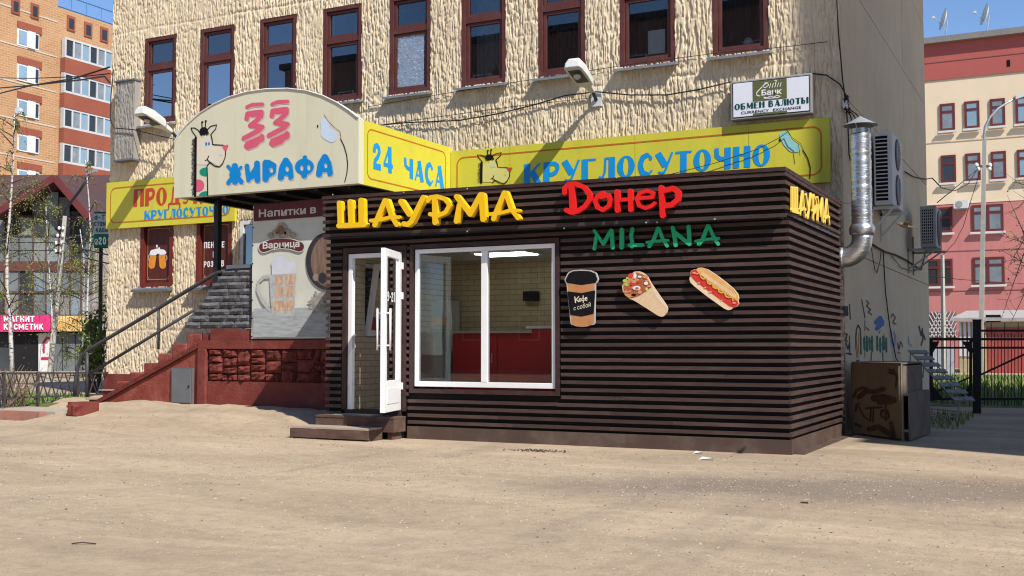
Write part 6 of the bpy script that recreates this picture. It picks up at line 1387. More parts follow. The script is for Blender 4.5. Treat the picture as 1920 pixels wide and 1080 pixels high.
def rbwin(xa, xb, ya, yb, mull=None, pm_=None, tr=.3):
    p0, p1 = V7(xa, yb), V7(xb, ya); x0, x1, z0, z1 = p0.x, p1.x, p0.z, p1.z
    w = rect_frame(MB(), x0, x1, z0, z1, .13, YRB-.06, YRB+.05).build('window', wm, rb)
    MB().box(x0+.13, x1-.13, YRB-.04, YRB+.025, z0+.13, z1-.13).build('pane', pm_ or M['greypane'], w)
    zt_ = z1-(z1-z0)*tr; MB().box(x0+.13, x1-.13, YRB-.07, YRB-.042, zt_-.08, zt_+.05).build('transom', wm, w)
    if mull: xm = V7(mull, ya).x; MB().box(xm-.08, xm+.08, YRB-.075, YRB-.041, z0+.13, z1-.13).build('mullion', wm, w)
    MB().box(x0-.1, x1+.1, YRB-.2, YRB-.062, z0-.14, z0-.02).build('sill', M['acwhite'], w)
for k, x in enumerate((1763, 1809, 1857, 1905, 1953, 2001)): rbwin(x, x+27, 193-k*4.6, 246-k*4.4, pm_=M['greypane'] if k % 2 == 0 else M['bluepane'])
for k, x in enumerate((1765, 1811, 1859, 1908, 1956)): rbwin(x, x+27, 290-k*3.6, 343-k*3.2, pm_=[M['darkpane'], M['greypane'], M['greypane'], M['bluepane'], M['greypane']][k])
rbwin(1728, 1785, 388, 438, 1756, M['darkpane'], .4); rbwin(1823, 1881, 382, 435, 1852, M['greypane'], .28); rbwin(1735, 1786, 485, 537, 1760, M['darkpane']); rbwin(1825, 1883, 481, 534, 1852, M['greypane'], .28); rbwin(1930, 1990, 377, 430, 1960); rbwin(1930, 1990, 478, 530, 1960)
p0, p1 = V7(1888, 125), V7(1894, 112); MB().box(p0.x, p1.x, YRB-.02, YRB+.01, p0.z, p1.z).build('vent', M['ink'], rb)
for zz in (zc1+.02, (zc1+zt0)/2, zc0_+.03, V7(1800, 470).z, V7(1800, 545).z, V7(1800, 262).z): MB().box(rx0, rx1, YRB-.025, YRB-.004, zz-.03, zz+.01).build('panel_joint', mat('dull red joint', (.25, .12, .1), .9, .1) if zz < zc0_ or zz > zc1 else crw, rb)  # joint strips in a darker red than the walls around them
for x, y, lab in ((1771, 79, 'left satellite dish on the red building roof'), (1849, 70, 'right satellite dish on the red building roof')):
    c = V7(x, y, YRB+1); d = thing('satellite_dish', lab, 'dish', c, 'dishes on the red building')
    ax_ = Vector((-.95, -.32, .25)).normalized(); cc = c+Vector((.1, 0, 1.35))
    MB().lathe(cc, [(.02, 0), (.35, .05), (.62, .16), (.66, .18), (.60, .15)], 20, ax_, False).build('dish', M['acwhite'], d, smooth=True)
    MB().tube([c, cc-ax_*.1], .04, 6).build('mast', M['galv'], d); MB().tube([cc-Vector((0, 0, .6)), cc+ax_*.7], .02, 5).build('feed_arm', M['galv'], d); MB().box(*(lambda p: (p.x-.07, p.x+.07, p.y-.07, p.y+.07, p.z-.07, p.z+.07))(cc+ax_*.72)).build('receiver', M['acwhite'], d)
p0, p1 = V7(1788, 391, YRB-.5), V7(1816, 375, YRB-.5)
a_ = thing('air_conditioner', 'small white air conditioner on the wall of the red building', 'air conditioner', p0)
MB().box(p0.x, p1.x, YRB-.5, YRB-.12, p0.z, p1.z).build('casing', M['acwhite'], a_); MB().lathe((p0.x+(p1.x-p0.x)*.35, YRB-.502, (p0.z+p1.z)/2), [(.2, 0), (.2, .01)], 18, (0, -1, 0)).build('fan_grille', mat('grey fan', (.3, .3, .3), .6, .1), a_); MB().box(p0.x+.1, p1.x-.1, YRB-.45, YRB-.005, p0.z-.06, p0.z-.003).build('bracket', M['galv'], a_)
# white lattice grille on the ground floor
lt = thing('window_grille', 'white lattice grille on the ground floor of the red building', 'grille', V7(1768, 660))
p0, p1 = V7(1738, 632), V7(1793, 584)
MB().box(p0.x, p1.x, YRB-.03, YRB-.005, p0.z, p1.z).build('dark_opening', mat('dim opening', (.24, .13, .12), .8, .1), lt)
for k in range(9):
    x = p0.x+(p1.x-p0.x)*k/8
    for s_ in (-1, 1):
        x2 = x+s_*(p1.z-p0.z)*.5
        xe = min(max(x2, p0.x), p1.x); f_ = (xe-x)/(x2-x) if x2 != x else 1
        if abs(f_) > .05: MB().beam((x, YRB-.08, p0.z), (xe, YRB-.08, p0.z+(p1.z-p0.z)*f_), .045, .045, (0, 1, 0)).build('lattice_bar', M['acwhite'], lt)
# lean-to annex with corrugated front and red door
an = thing('annex_shed', 'pale corrugated annex with red door in front of the red building', 'shed', V7(1880, 700, 58))
YA = 58.; q0, q1 = V7(1800, 700, YA), V7(1990, 600, YA)
MB().box(q0.x, q1.x, YA, YA+8, 0, q1.z-.05).build('wall', mat('dim annex wall', (.4, .33, .2), .9, .1), an); b = MB()
b.prism([(q0.x-.3, YA-.4, q1.z), (q1.x, YA-.4, q1.z-.05), (q1.x, YA+8.2, q1.z+.6), (q0.x-.3, YA+8.2, q1.z+.6)], [(q0.x-.3, YA-.4, q1.z+.15), (q1.x, YA-.4, q1.z+.1), (q1.x, YA+8.2, q1.z+.75), (q0.x-.3, YA+8.2, q1.z+.75)]); fixn(b.build('roof', mat('pale roof sheet', (.36, .34, .33), .7, .1), an))
cz0 = V7(1830, 668, YA).z; corr = mat('pale corrugated sheet', (.58, .58, .62), .6, .06)
x = q0.x; xe = V7(1846, 640, YA).x
while x < q1.x:
    low = cz0 if x < xe else V7(1880, 592+0, YA).z*0+V7(1880, 598, YA).z; z1_ = q1.z-.06
    zl = cz0 if x < xe else V7(1880, 597, YA).z
    if zl < z1_-.05 or x < xe: MB().box(x, x+.11, YA-.06, YA-.002, min(zl, z1_-.3), z1_).build('corrugation', corr, an)
    x += .2
p0, p1 = V7(1851, 706, YA), V7(1990, 613, YA); MB().box(p0.x, p1.x, YA-.05, YA-.002, 0, p1.z).build('door', mat('faded red door', (.34, .07, .06), .7, .15, 1.5), an); MB().box(p0.x-.15, p0.x-.003, YA-.1, YA-.003, 0, p1.z+.1).build('door_post', mat('ochre post', (.45, .33, .15), .8, .1), an)
p0, p1 = V7(1848, 598, YA-.2), V7(1876, 590, YA-.2); MB().box(p0.x, p1.x, YA-.2, YA-.1, p0.z-.15, p1.z).build('sign_box', M['ink'], an)
mz = mat('grey wooden fence', (.4, .42, .45), .8, .1)
bs = thing('board_fence', 'low pale grey board fence before the red building', 'fence', V7(1770, 690, 55))
for k in range(9): p = V7(1748+k*4.6, 690, 55); MB().box(p.x, p.x+.1, 55, 55.04, 0, 1.2+.04*(k % 3)).build('board', mz, bs)
# ---------------------------------------------------------------- poles at the right
def pole(label, xb_, yb_, xt_, yt_, t, w0, w1, name='utility_pole'):
    b0, b1 = dep(xb_, yb_, t), dep(xt_, yt_, t); b0.z = 0; o = thing(name, label, 'pole', b0)
    MB().tube([b0, b1], [w0*.72, w1*.72], 4).build('shaft', M['concrete'], o); return o, b0, b1
pl_, pb, pt_ = pole('tall square concrete lamp pole in front of the red building', 1838, 715, 1846, 262, 40, .17, .13)
armp = [dep(x, y, 40) for x, y in ((1846, 300), (1845, 255), (1847, 238), (1856, 220), (1872, 203), (1890, 192), (1906, 183))]
MB().tube(armp, .045, 8).build('arm', M['galv'], pl_, smooth=True); e = armp[-1]; MB().obox(e+Vector((.25, .1, .1)), Vector((.32, .14, .12)), Vector((-.05, .12, 0)), Vector((0, -.02, .06))).build('lamp_head', M['acwhite'], pl_)
for k in range(4): c = dep(1843+(-12, 13, -9, 12)[k], (309, 309, 316, 316)[k], 40); MB().lathe(c, [(.03, -.09), (.07, -.06), (.07, .02), (.03, .07)], 8).build('insulator', M['white'], pl_, smooth=True)
MB().beam(dep(1830, 312, 40), dep(1857, 312, 40), .08, .08).build('crossarm', M['darkiron'], pl_)
pole('short concrete pole beside the far end of the side wall', 1770, 700, 1767, 478, 44, .14, .1)
cable('black wire looping from the side wall to the concrete lamp pole', [dep(1748, 334, 25), dep(1765, 352, 29), dep(1790, 358, 33), dep(1815, 345, 37), dep(1834, 315, 40)], .014)
cable('wire climbing from the side wall up to the lamp pole', [dep(1757, 380, 26), dep(1800, 345, 33), dep(1832, 318, 40)], .012)
cable('thin wire hanging from the short concrete pole', [dep(1768, 478, 44), dep(1790, 455, 44), dep(1806, 425, 44), dep(1816, 390, 44), dep(1838, 320, 40)], .012)
cable('thin white overhead wire behind the short pole', [dep(1745, 517, 30), dep(1800, 524, 40), dep(1920, 532, 50)], .012)
# ---------------------------------------------------------------- green strip beyond the gate
tag(MB().box(-9, 12, 24.5, 54, -.1, .006).build('verge', mat('verge soil', (.14, .13, .06), .95, .4, 2, .3, 30, col2=(.09, .14, .03)), loc=(0, 40, 0)), kind='structure')
grass('verge_grass', -4.5, -.2, 24.8, 44, 2600, .34, 18, 'tall fresh grass growing behind the iron gate', GM, lambda x, y: .0)
def leafcloud(b, cs, n, size, r, mi=1, flat=.5):
    for _ in range(n):
        c, rad = r.choice(cs); u = Vector((r.gauss(0, 1), r.gauss(0, 1), r.gauss(0, 1))); u = u.normalized()*rad*r.random()**.4 if u.length > 0 else u
        p = Vector(c)+Vector((u.x, u.y, u.z)); a = Vector((r.gauss(0, 1), r.gauss(0, 1), r.gauss(0, 1))).normalized(); q = a.orthogonal().normalized(); s = size*r.uniform(.6, 1.3)
        b.cur = r.randrange(mi); b.add([p-a*s, p+q*s*flat, p+a*s, p-q*s*flat], [(0, 1, 2, 3)])
    return b
LM = [mat('spring leaf', (.13, .17, .035), .7, .3, 6), mat('yellow green leaf', (.20, .21, .05), .7, .3, 6), mat('deep leaf', (.05, .085, .022), .7, .3, 6)]
bark_d = mat('dark bark', (.07, .055, .045), .9, .3, 12)
def birchbark():
    m = bpy.data.materials.new('birch bark'); m.use_nodes = True; nt = m.node_tree; N, L = nt.nodes, nt.links; b = N['Principled BSDF']; b.inputs['Roughness'].default_value = .8
    g = N.new('ShaderNodeNewGeometry'); mp = N.new('ShaderNodeMapping'); mp.inputs['Scale'].default_value = (3, 3, 9); L.new(g.outputs['Position'], mp.inputs[0])
    n = N.new('ShaderNodeTexNoise'); n.inputs['Scale'].default_value = 1.6; n.inputs['Detail'].default_value = 5; n.inputs['Roughness'].default_value = .7; L.new(mp.outputs[0], n.inputs['Vector'])
    r_ = N.new('ShaderNodeValToRGB'); e = r_.color_ramp.elements; e[0].position = .40; e[0].color = (.03, .027, .025, 1); e[1].position = .48; e[1].color = (.58, .56, .52, 1); L.new(n.outputs[0], r_.inputs[0]); L.new(r_.outputs[0], b.inputs['Base Color']); return m
M['birch'] = birchbark()
def birch(label, px_pts, t, r0, r1, seed, nbr, nleaf, spread, leafsz=.05, low=.25, mats=None):
    P = [dep(x, y, t) for x, y in px_pts]; base = Vector((P[0].x, P[0].y, .15)); tr = thing('birch_tree', label, 'tree', base)
    P[0].z = .15; k = len(P); rr = [r0+(r1-r0)*i/(k-1) for i in range(k)]
    MB().tube(P, rr, 9).build('trunk', M['birch'], tr, smooth=True)
    r = random.Random(seed); bl = MB(); lv = MB(); cl = []
    H0, H1 = P[0].z, P[-1].z
    for i in range(nbr):
        f_ = low+(1-low)*r.random(); zz = H0+(H1-H0)*f_
        j = max(q for q in range(k-1) if P[q].z <= zz or q == 0); s0 = P[j].lerp(P[j+1], min(1, max(0, (zz-P[j].z)/(P[j+1].z-P[j].z+1e-6))))
        a = r.uniform(0, 6.28); L = spread*r.uniform(.45, 1.1)*(1.15-.6*f_); d = Vector((math.cos(a), math.sin(a), r.uniform(.3, .9)))
        p1 = s0+d*L*.5; p2 = s0+Vector((d.x*L, d.y*L, d.z*L*.75)); p3 = p2+Vector((d.x*.3*L, d.y*.3*L, -L*.5)); p4 = p3+Vector((d.x*.05*L, d.y*.05*L, -L*r.uniform(.4, 1.)))
        bl.tube([s0, p1, p2, p3, p4], [r1*.9+.006, .014, .009, .006, .003], 5, False)
        for q in (p1, p2, p3, p4): cl.append((q, .22*L)); cl.append((q+Vector((r.uniform(-.2, .2), r.uniform(-.2, .2), -.3)), .2*L))
        for s_ in range(3):
            q0 = p1.lerp(p2, r.random()); q1 = q0+Vector((r.uniform(-.4, .4), r.uniform(-.4, .4), -r.uniform(.3, 1.1)))*L*.6; bl.tube([q0, (q0+q1)/2+Vector((0, 0, .05)), q1], [.006, .004, .002], 4, False)
            for w_ in range(4): cl.append((q0.lerp(q1, w_/3), .1))
    o = bl.build('branches', bark_d, tr); o['kind'] = 'stuff'
    leafcloud(lv, cl, nleaf, leafsz, r, 2, .6); o = lv.build('crown', mats or LM[:2], tr); o['kind'] = 'stuff'
    return tr
birch('slender white-barked birch at the left picture edge', [(24, 722), (21, 650), (19, 590), (13, 545), (13, 480), (17, 420), (21, 365), (25, 300), (27, 215)], 30, .065, .015, 1, 32, 2600, 1.4, .024)
birch('thin birch between the glass building and the dentist sign', [(163, 712), (164, 640), (163, 590), (166, 500), (170, 440), (167, 380), (163, 330), (160, 300)], 33, .036, .011, 2, 26, 2000, 1.0, .023, low=.2)
birch('young birch in front of the orange shop sign', [(152, 712), (156, 600), (158, 530), (157, 478), (150, 430)], 35, .034, .011, 3, 24, 2600, 1.2, .024, low=.1)
birch('leafy birch before the gabled glass front', [(100, 700), (98, 600), (92, 500), (88, 430), (86, 385)], 38, .034, .011, 4, 26, 2800, 1.6, .025, low=.3)
# shrub hanging over the corner of the cream building
r = random.Random(12); sh = thing('shrub', 'green leafy shrub beside the left corner of the cream building', 'shrub', dep(180, 735, 24))
b = MB(); b0 = dep(180, 735, 24); b0.z = .15; cl = []
for k in range(14):
    e = dep(168+r.uniform(-8, 34), 590+r.uniform(-25, 90), 24+r.uniform(-.5, .5)); b.tube([b0+Vector((r.uniform(-.2, .2), 0, 0)), b0.lerp(e, .5)+Vector((r.uniform(-.2, .2), 0, .1)), e], [.015, .01, .004], 5, False); cl += [(b0.lerp(e, q), .22) for q in (.5, .7, .9, 1)]
b.build('branches', bark_d, sh)['kind'] = 'stuff'; leafcloud(MB(), cl, 10, .04, r) ; lv = MB(); leafcloud(lv, cl, 1500, .045, r, 2, .6); lv.build('crown', [LM[2], LM[0]], sh)['kind'] = 'stuff'
# bare branches reaching in at the right edge
tr = thing('bare_tree', 'bare spring tree whose twigs reach in at the right edge', 'tree', (.9, 30.2, 0)); r = random.Random(15)
b0 = dep(1965, 700, 29); b0.z = 0; top = dep(1960, 250, 29); MB().tube([b0, b0.lerp(top, .5)+Vector((.1, 0, 0)), top], [.11, .07, .03], 8).build('trunk', bark_d, tr, smooth=True)
b = MB(); lv = MB(); cl = []
for (x, y) in [(1888, 365), (1896, 400), (1880, 470), (1870, 440), (1902, 340), (1890, 500), (1905, 520), (1900, 450), (1893, 610), (1880, 590), (1915, 480)]:
    e = dep(x, y, 29+r.uniform(-1, 1)); s0 = b0.lerp(top, r.uniform(.35, .8)); m1 = s0.lerp(e, .5)+Vector((0, 0, r.uniform(.05, .25))); b.tube([s0, m1, e], [.022, .013, .004], 5, False); cl += [(m1.lerp(e, q), .15) for q in (.3, .7, 1)]
    for k in range(7):
        q0 = m1.lerp(e, r.random()); q1 = q0+Vector((r.uniform(-.35, .1), r.uniform(-.2, .2), r.uniform(-.2, .35))); b.tube([q0, q1], [.007, .002], 4, False); cl.append((q1, .06))
b.build('branches', bark_d, tr)['kind'] = 'stuff'; leafcloud(lv, cl, 240, .03, r, 2, .6); lv.build('crown', LM[:2], tr)['kind'] = 'stuff'
# ---------------------------------------------------------------- left: lattice fence, dry shrub, street furniture
lf = thing('lattice_fence', 'low dark metal fence with zigzag lattice along the lawn at left', 'fence', (-16.6, 13.93, .18)); YL = 13.93
FA, FB_ = Vector((-16.2, 12.5, 0)), Vector((-17.42, 16.42, 0)); FN = Vector((FB_.y-FA.y, FA.x-FB_.x, 0)).normalized()
def Q(x, y): d = ray(x, y); o_ = Vector((0, 0, CAMZ)); return o_+d*((FA-o_).dot(FN)/d.dot(FN))
for y in ((700, 699), (749, 739)): MB().beam(Q(-40, y[0]), Q(203, y[1]), .03, .03, FN).build('rail', M['darkiron'], lf)
for x in (-38, 7, 71, 146, 202): MB().beam(Q(x, 764-.075*x), Q(x, 697), .045, .045, FN).build('post', M['darkiron'], lf)
for k in range(15):
    x = -35+k*15.5
    for s_ in (-1, 1): MB().beam(Q(x, 748-.04*x), Q(x+s_*13, 701), .016, .016, FN).build('lattice_bar', M['darkiron'], lf)
r = random.Random(21); ds = thing('dry_shrub', 'bare tan shrub of dense twigs behind the lattice fence', 'shrub', Q(20, 765)); b = MB(); b0 = Q(18, 762)+Vector((-.45, .15, 0)); b0.z = .18
for k in range(170):
    s0 = b0+Vector((r.uniform(-.45, .35), r.uniform(-.15, .3), 0)); d = Vector((r.uniform(-.5, .6), r.uniform(-.3, .3), r.uniform(.25, .8))); b.tube([s0, s0+d*.5+Vector((0, 0, .04)), s0+d*r.uniform(.7, 1)], [.008, .006, .003], 4, False)
b.build('branches', mat('dry twig', (.25, .18, .12), .9, .3, 12), ds)['kind'] = 'stuff'
up_, b0, b1 = pole('leaning grey concrete utility pole with white insulators at left', 92, 712, 122, 405, 36, .17, .115)
for k, (x, y) in enumerate(((111, 427), (118, 427), (108, 441), (118, 441), (105, 455), (116, 455), (104, 470), (114, 470))): MB().lathe(dep(x, y, 35.9), [(.02, -.07), (.045, -.04), (.04, .02), (.015, .05)], 8).build('insulator', M['white'], up_, smooth=True)
for y in (430, 444, 459, 474): MB().beam(dep(104, y, 36), dep(120, y, 36), .06, .06).build('crossarm', M['ink'], up_)
MB().tube([dep(119, 440, 36), dep(121, 395, 36), dep(150, 357, 36), dep(168, 328, 36)], .045, 7).build('lamp_arm', M['blackmetal'], up_, smooth=True); c = dep(174, 322, 36); MB().obox(c, Vector((RT.x, RT.y, .35)).normalized()*.14, Vector((-FW.x, -FW.y, 0))*.07, Vector((0, 0, 1))*.045).build('lamp_head', M['galv'], up_)
pts_ = [dep(110+10*math.cos(a), 560+14*math.sin(a), 35.7) for a in np.linspace(0, 6.28, 24)]; MB().tube(pts_, .012, 5, False).build('cable_coil', M['cable'], up_)
for k, (y0_, y1_, dy) in enumerate(((454, 455, 0), (469, 470, 1))): cable('pale power line reaching the left utility pole, %s' % ('upper' if k == 0 else 'lower'), [dep(-60, y0_-1, 30), dep(30, y0_+.5, 33), dep(106, y1_, 36)], .016); cable('pale power line from the utility pole to the cream building, %s' % ('upper' if k == 0 else 'lower'), [dep(116, y1_, 36), dep(160, 468+16*k, 30), dep(203, 478+16*k, 22)], .014)
cable('upper black cable strung to the cream building corner at left', [dep(-60, 170, 30), dep(60, 160, 26), dep(140, 147, 22), dep(205, 126, 20.3)], .016)
cable('lower black cable strung to the cream building corner at left', [dep(-60, 190, 30), dep(60, 160, 26), dep(150, 150, 22), dep(196, 143, 20.4), dep(206, 155, 20.2)], .016)
cable('thin black cable sagging to the cream building corner at left', [dep(-60, 145, 30), dep(60, 147, 26), dep(160, 143, 22), dep(206, 138, 20.3)], .011)
# dentist sign on its post
ds = thing('sign_board', 'white and green dentist sign on a post behind the cream building', 'sign', dep(190, 700, 28))
a0, a1 = dep(177, 465, 28), dep(215, 397, 28); sx_ = RT*1.; O_ = dep(177, 465, 28)
def sq(x, y, w_=0): p = dep(x, y, 28); return p-Vector((FW.x, FW.y, 0))*w_
def sboard(x0, x1, y0, y1, m, nm, w_=0.): b = MB(); f_ = [sq(x0, y1, w_), sq(x1, y1, w_), sq(x1, y0, w_), sq(x0, y0, w_)]; b.prism(f_, [p+Vector((FW.x, FW.y, 0))*.06 for p in f_]); return fixn(b.build(nm, m, ds))
sboard(176, 225, 397, 465, mat('dark sign edge', (.02, .10, .09), .6, .1), 'casing', -.01); sboard(177.5, 224, 401, 439, mat('pale sign face', (.45, .52, .54), .5, .05), 'upper_face', .06); sboard(177.5, 224, 440, 463, mat('green sign face', (.0, .16, .12), .5, .1), 'lower_face', .06)
fsq = lambda xa, xb, ya, yb: (lambda u, v, w_: sq(xa+(xb-xa)*u, ya+(yb-ya)*v, .07+w_))
b = MB(); put_word('СТОМАТ', SANS, fsq(178.5, 212, 425, 416), b); b.build('lettering', mat('teal print dark', (.01, .1, .1), .6, .1), ds); b = MB(); put_word('КАБИ', SANS, fsq(181.5, 205, 436, 428), b); b.build('lettering', bpy.data.materials['teal print dark'], ds)
b = MB(); put_word('20', SANS, fsq(187, 202, 459, 445), b); b.build('lettering', M['white'], ds); b = MB(); solid(b, [S([(181, 449), (179.5, 453), (181, 458), (184, 459), (186, 455), (184.5, 450), (181, 449)], .6), S([(182, 457), (184, 452)], .7)], .35, lambda u, v, w_: sq(u, v, .07), 0.); b.build('phone_mark', M['white'], ds)
b = MB(); solid(b, [S([(179, 408), (184, 405), (184, 409), (179, 411), (184, 412)], .9), S([(187, 408), (190, 408)], .9), S([(193, 404), (199, 404)], .9), S([(195, 404), (195, 412)], .9)], .5, lambda u, v, w_: sq(u, v, .07), 0.); b.build('lettering', bpy.data.materials['teal print dark'], ds)
MB().tube([dep(189, 465, 28.1), (lambda p: Vector((p.x, p.y, .1)))(dep(187, 720, 28.1))], .05, 6).build('post', M['blackmetal'], ds)
tag(MB().box(-28.25, -26.5, 26, 34, .1, 4.6).build('annex_wall', mat('pale pink plaster', (.55, .47, .42), .9, .06)), 'pale plastered side building behind the dentist sign', 'building')
# ---------------------------------------------------------------- left: glass-fronted shop with gabled brown roof
hF = Vector((-math.sin(YAW), math.cos(YAW), 0)); hR = RT.copy()
def vp(x, y, d): rr = ray(x, y); return Vector((0, 0, CAMZ))+rr*(d/rr.dot(hF))
shop = thing('shop_building', 'glass-fronted shop with brown gabled roof behind the birches', 'building', vp(80, 690, 48)); D0 = 46.
def vquad(x0, x1, y0, y1, d, m, nm, th=.1, par=None, off=0):
    p = [vp(x0, y1, d-off), vp(x1, y1, d-off), vp(x1, y0, d-off), vp(x0, y0, d-off)]; b = MB(); b.prism(p, [q+hF*th for q in p]); return fixn(b.build(nm, m, par or shop))
brownroof = mat('brown metal roof', (.085, .045, .038), .6, .15, 1); fas = mat('maroon fascia', (.13, .028, .03), .6, .1)
vquad(-160, 215, 398, 712, D0+1.2, mat('dark shop interior', (.035, .033, .035), .9, .3), 'back_wall', 6)
def roofp(pts, nm, m, th=.15): b = MB(); b.prism(pts, [p+Vector((0, 0, -th)) for p in pts]); return fixn(b.build(nm, m, shop))
roofp([vp(-160, 420, D0+1), vp(215, 420, D0+1), vp(215, 328, D0+9), vp(-160, 328, D0+9)], 'roof', brownroof)
ap, l_, r__ = vp(103, 333, D0-1), vp(-12, 402, D0-1), vp(166, 408, D0-1); back = hF*9
roofp([l_, ap, ap+back, l_+back], 'gable_roof', brownroof); roofp([ap, r__, r__+back, ap+back], 'gable_roof', brownroof)
MB().beam(l_, ap, .12, .28, (0, 0, 1)).build('bargeboard', fas, shop); MB().beam(ap, r__, .12, .28, (0, 0, 1)).build('bargeboard', fas, shop)
shp = [mat('shop pane dim', (.05, .055, .06), .1, .3, .8, spec=.5), mat('shop pane grey', (.15, .17, .18), .1, .3, .6, spec=.5), mat('shop pane blue', (.22, .27, .31), .1, .25, .5, spec=.5), mat('shop pane curtain', (.24, .24, .23), .3, .3, 2, stretch=(4, 4, .5))]
mulm = mat('brown mullion', (.12, .05, .04), .6, .1); cols = [-60, -40, -18, 8, 36, 62, 86, 110, 131, 152, 176, 200]; rowsY = [(408, 440), (442, 490), (508, 546), (549, 590)]
r = random.Random(31)
for a, b_ in zip(cols[:-1], cols[1:]):
    for y0_, y1_ in rowsY: vquad(a+1, b_-1, y0_, y1_, D0, r.choice(shp), 'pane', .05)
    vquad(b_-1, b_+.7, 400, 592, D0, mulm, 'mullion', .12, off=.05)
for x0_, x1_, yl in ((28, 60, 395), (60, 86, 370), (86, 110, 352), (110, 131, 362), (131, 150, 388)): vquad(x0_+1, x1_-1, yl+8, 406, D0, r.choice(shp[:3]), 'gable_pane', .05)
for y0_, y1_ in ((440, 442), (490, 508), (546, 549), (590, 593), (406, 408)): vquad(-60, 200, y0_, y1_, D0, mulm, 'band', .14, off=.06)
pk = vquad(-60, 93.5, 590.5, 622, D0, mat('pink sign face', (.60, .035, .16), .5, .06), 'sign_panel', .2, off=.5); fv = lambda xa, xb, ya, yb: (lambda u, v, w_: vp(xa+(xb-xa)*u, ya+(yb-ya)*v, D0-.52-w_))
b = MB(); put_word('МАГНИТ', SANS, fv(7, 65, 603.5, 592.5), b, .02); b.build('lettering', M['white'], pk); b = MB(); put_word('КОСМЕТИК', SANS, fv(7, 82, 618, 607), b, .02); b.build('lettering', M['white'], pk)
vquad(106, 166, 592, 621, D0, mat('orange floral sign', (.62, .30, .05), .5, .5, 3, col2=(.70, .52, .25)), 'sign_panel', .2, off=.4)
vquad(28, 72, 625, 706, D0, mat('dark doorway', (.01, .01, .011), .6, .1), 'entrance', .1, off=.1); wp = vquad(72, 92, 625, 706, D0, M['acwhite'], 'door_panel', .1, off=.12)
b = MB(); solid(b, [S([(82, 660), (82, 642), (87, 634), (95, 634)], 2), S([(79, 672), (92, 672)], 2.5)], 1, lambda u, v, w_: vp(u, v, D0-.14-w_), 0.); b.build('emblem_print', mat('dark pink print', (.42, .02, .07), .5, .1), wp)
for a, b_ in ((-60, 28), (93, 116), (118, 140), (142, 168)): vquad(a, b_, 625, 706, D0, shp[0] if a < 0 else shp[1], 'shop_window', .06)
# ---------------------------------------------------------------- left: brick apartment tower
XA = -65.; A_ = lambda x, y, X=XA: at(x, y, 'X', X)
apt = thing('apartment_tower', 'orange brick apartment tower with glazed balconies at upper left', 'building', (XA-8, 58, 0))
ob = brickmat('orange brick', (.46, .245, .115), (.40, .20, .09), (.46, .34, .22), .5, .17, (1, 2), .02); rbk = brickmat('red brick', (.30, .075, .04), (.27, .065, .036), (.26, .11, .075), .26, .085, (1, 2), .012)
ya, yb_, yc_ = A_(-150, 100).y, A_(107, 100).y, A_(215, 100).y+6
ztop = A_(112, -2).z-.4
MB().box(XA-14, XA, ya, yb_, 0, A_(107, -60).z).build('wall', ob, apt); MB().box(XA-14, XA-.0, yb_+.005, yc_, 0, A_(112, 14).z).build('wall', ob, apt)
ztw = A_(112, 14).z
b = MB()
for k in range(40): y = yb_+k*.7; 
MB().tube([(XA-.2, yb_, ztw+1.1), (XA-.2, yc_, ztw+1.1)], .06, 6).build('railing', mat('blue railing', (.08, .22, .45), .6, .1), apt); MB().tube([(XA-.2, yb_, ztw+.15), (XA-.2, yc_, ztw+.15)], .06, 6).build('railing', bpy.data.materials['blue railing'], apt)
y = yb_; k = 0
while y < yc_: MB().tube([(XA-.2, y, ztw+.1), (XA-.2, y+.7*(1 if k % 2 else 0)+(0), ztw+1.1)], .035, 5).build('railing_bar', bpy.data.materials['blue railing'], apt); y += .7; k += 1
zt1, zt2 = A_(112, 70).z, A_(112, 136).z; pitch = zt1-zt2; zh = A_(112, 70).z-A_(112, 108).z
balw = mat('balcony frame white', (.50, .50, .50), .5, .06)
for f_ in range(5):
    z1_ = zt1-f_*pitch; z0_ = z1_-zh
    MB().box(XA+.002, XA+.5, yb_+.3, yc_, z0_-(pitch-zh), z0_-.003).build('balcony_parapet', rbk, apt)
    gz_ = MB().box(XA+.1, XA+.46, yb_+.3, yc_, z0_, z0_+.16).build('balcony_glazing', balw, apt); MB().box(XA+.1, XA+.46, yb_+.3, yc_, z1_-.14, z1_-.002).build('frame', balw, gz_)
    nn = 15; 
    for q in range(nn):
        u0 = yb_+.3+(yc_-yb_-.3)*q/nn; u1 = yb_+.3+(yc_-yb_-.3)*(q+1)/nn
        MB().box(XA+.12, XA+.47, u0, u0+.12, z0_+.161, z1_-.141).build('mullion', balw, gz_); MB().box(XA+.2, XA+.4, u0+.121, u1-.001, z0_+.161, z1_-.141).build('pane', [M['darkpane'], M['greypane'], M['bluepane']][(q*7+f_*3) % 3], gz_)
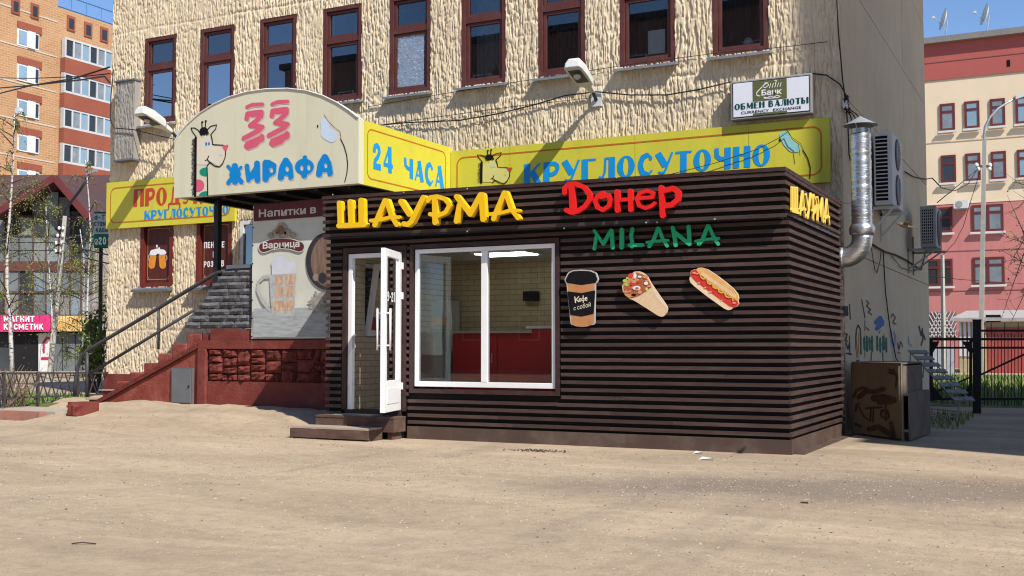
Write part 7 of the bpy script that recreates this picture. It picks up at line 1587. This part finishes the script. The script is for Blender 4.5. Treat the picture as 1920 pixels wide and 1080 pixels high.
for f_ in range(5):
    dy = 66*f_; 
    for (xa, xb, y0_, y1_) in ((32, 73, 52+dy, 88+dy), (-60, -22, 22+dy, 58+dy)):
        p0, p1 = A_(xa, y1_), A_(xb, y0_+12); zb2, zt2_ = A_(xa, y0_+32).z, A_(xa, y0_).z
        yy0, yy1 = A_(xa, y0_).y, A_(xb, y0_).y
        w = MB().box(XA-.05, XA+.06, yy0, yy1, zb2, zt2_).build('window', M['whitedirty'], apt); L_ = yy1-yy0
        MB().box(XA+.061, XA+.09, yy0+.12, yy0+L_*.42, zb2+.12, zt2_-.12).build('pane', M['bluepane'], w); MB().box(XA+.061, XA+.12, yy0+L_*.46, yy0+L_*.80, zb2, zt2_).build('pier', mat('white brick', (.66, .62, .58), .9, .06) if f_ == 0 and xa > 0 else bpy.data.materials['white brick'], w); MB().box(XA+.061, XA+.09, yy0+L_*.83, yy1-.08, zb2+.12, zt2_-.12).build('pane', M['darkpane'], w)
        MB().box(XA+.002, XA+.10, yy0, yy1+.2, zt2_+.005, zt2_+.5).build('lintel', rbk, w)
for xa, y0_ in ((24, 6), (60, 15), (128, 38), (160, 50), (190, 59)):
    p0 = A_(xa, y0_+16); p1 = A_(xa+9, y0_+4); w = MB().box(XA-.02, XA+.08, p0.y-.15, p1.y+.15, p0.z-.1, p1.z+.4).build('vent_window', rbk, apt); MB().box(XA+.081, XA+.1, p0.y, p1.y, p0.z+.05, p1.z+.2).build('pane', M['darkpane'], w)
p0 = A_(24, 210); sd = thing('satellite_dish', 'white satellite dish on the orange brick tower', 'dish', (XA+.1, p0.y, p0.z-.5), 'dishes on the brick tower'); MB().lathe((XA+.6, p0.y, p0.z), [(.05, 0), (.24, .06), (.27, .07)], 18, Vector((.8, -.5, .3)), False).build('dish', M['galv'], sd, smooth=True); MB().tube([(XA, p0.y, p0.z-.3), (XA+.58, p0.y, p0.z)], .04, 5).build('mast', M['galv'], sd)
for f_ in range(6):
    zz = zt1+pitch*.42-f_*pitch; MB().box(XA+.001, XA+.03, ya, yb_, zz-.06, zz+.05).build('joint_course', mat('pale joint', (.50, .42, .34), .9, .1) if f_ == 0 else bpy.data.materials['pale joint'], apt)
# weeds and litter where walls meet the ground
grass('weeds', -2.7, -1.6, 17.6, 21.5, 500, .12, 41, 'short weeds growing around the broken bench and gate', [GM[0], GM[2]], lambda x, y: .0)
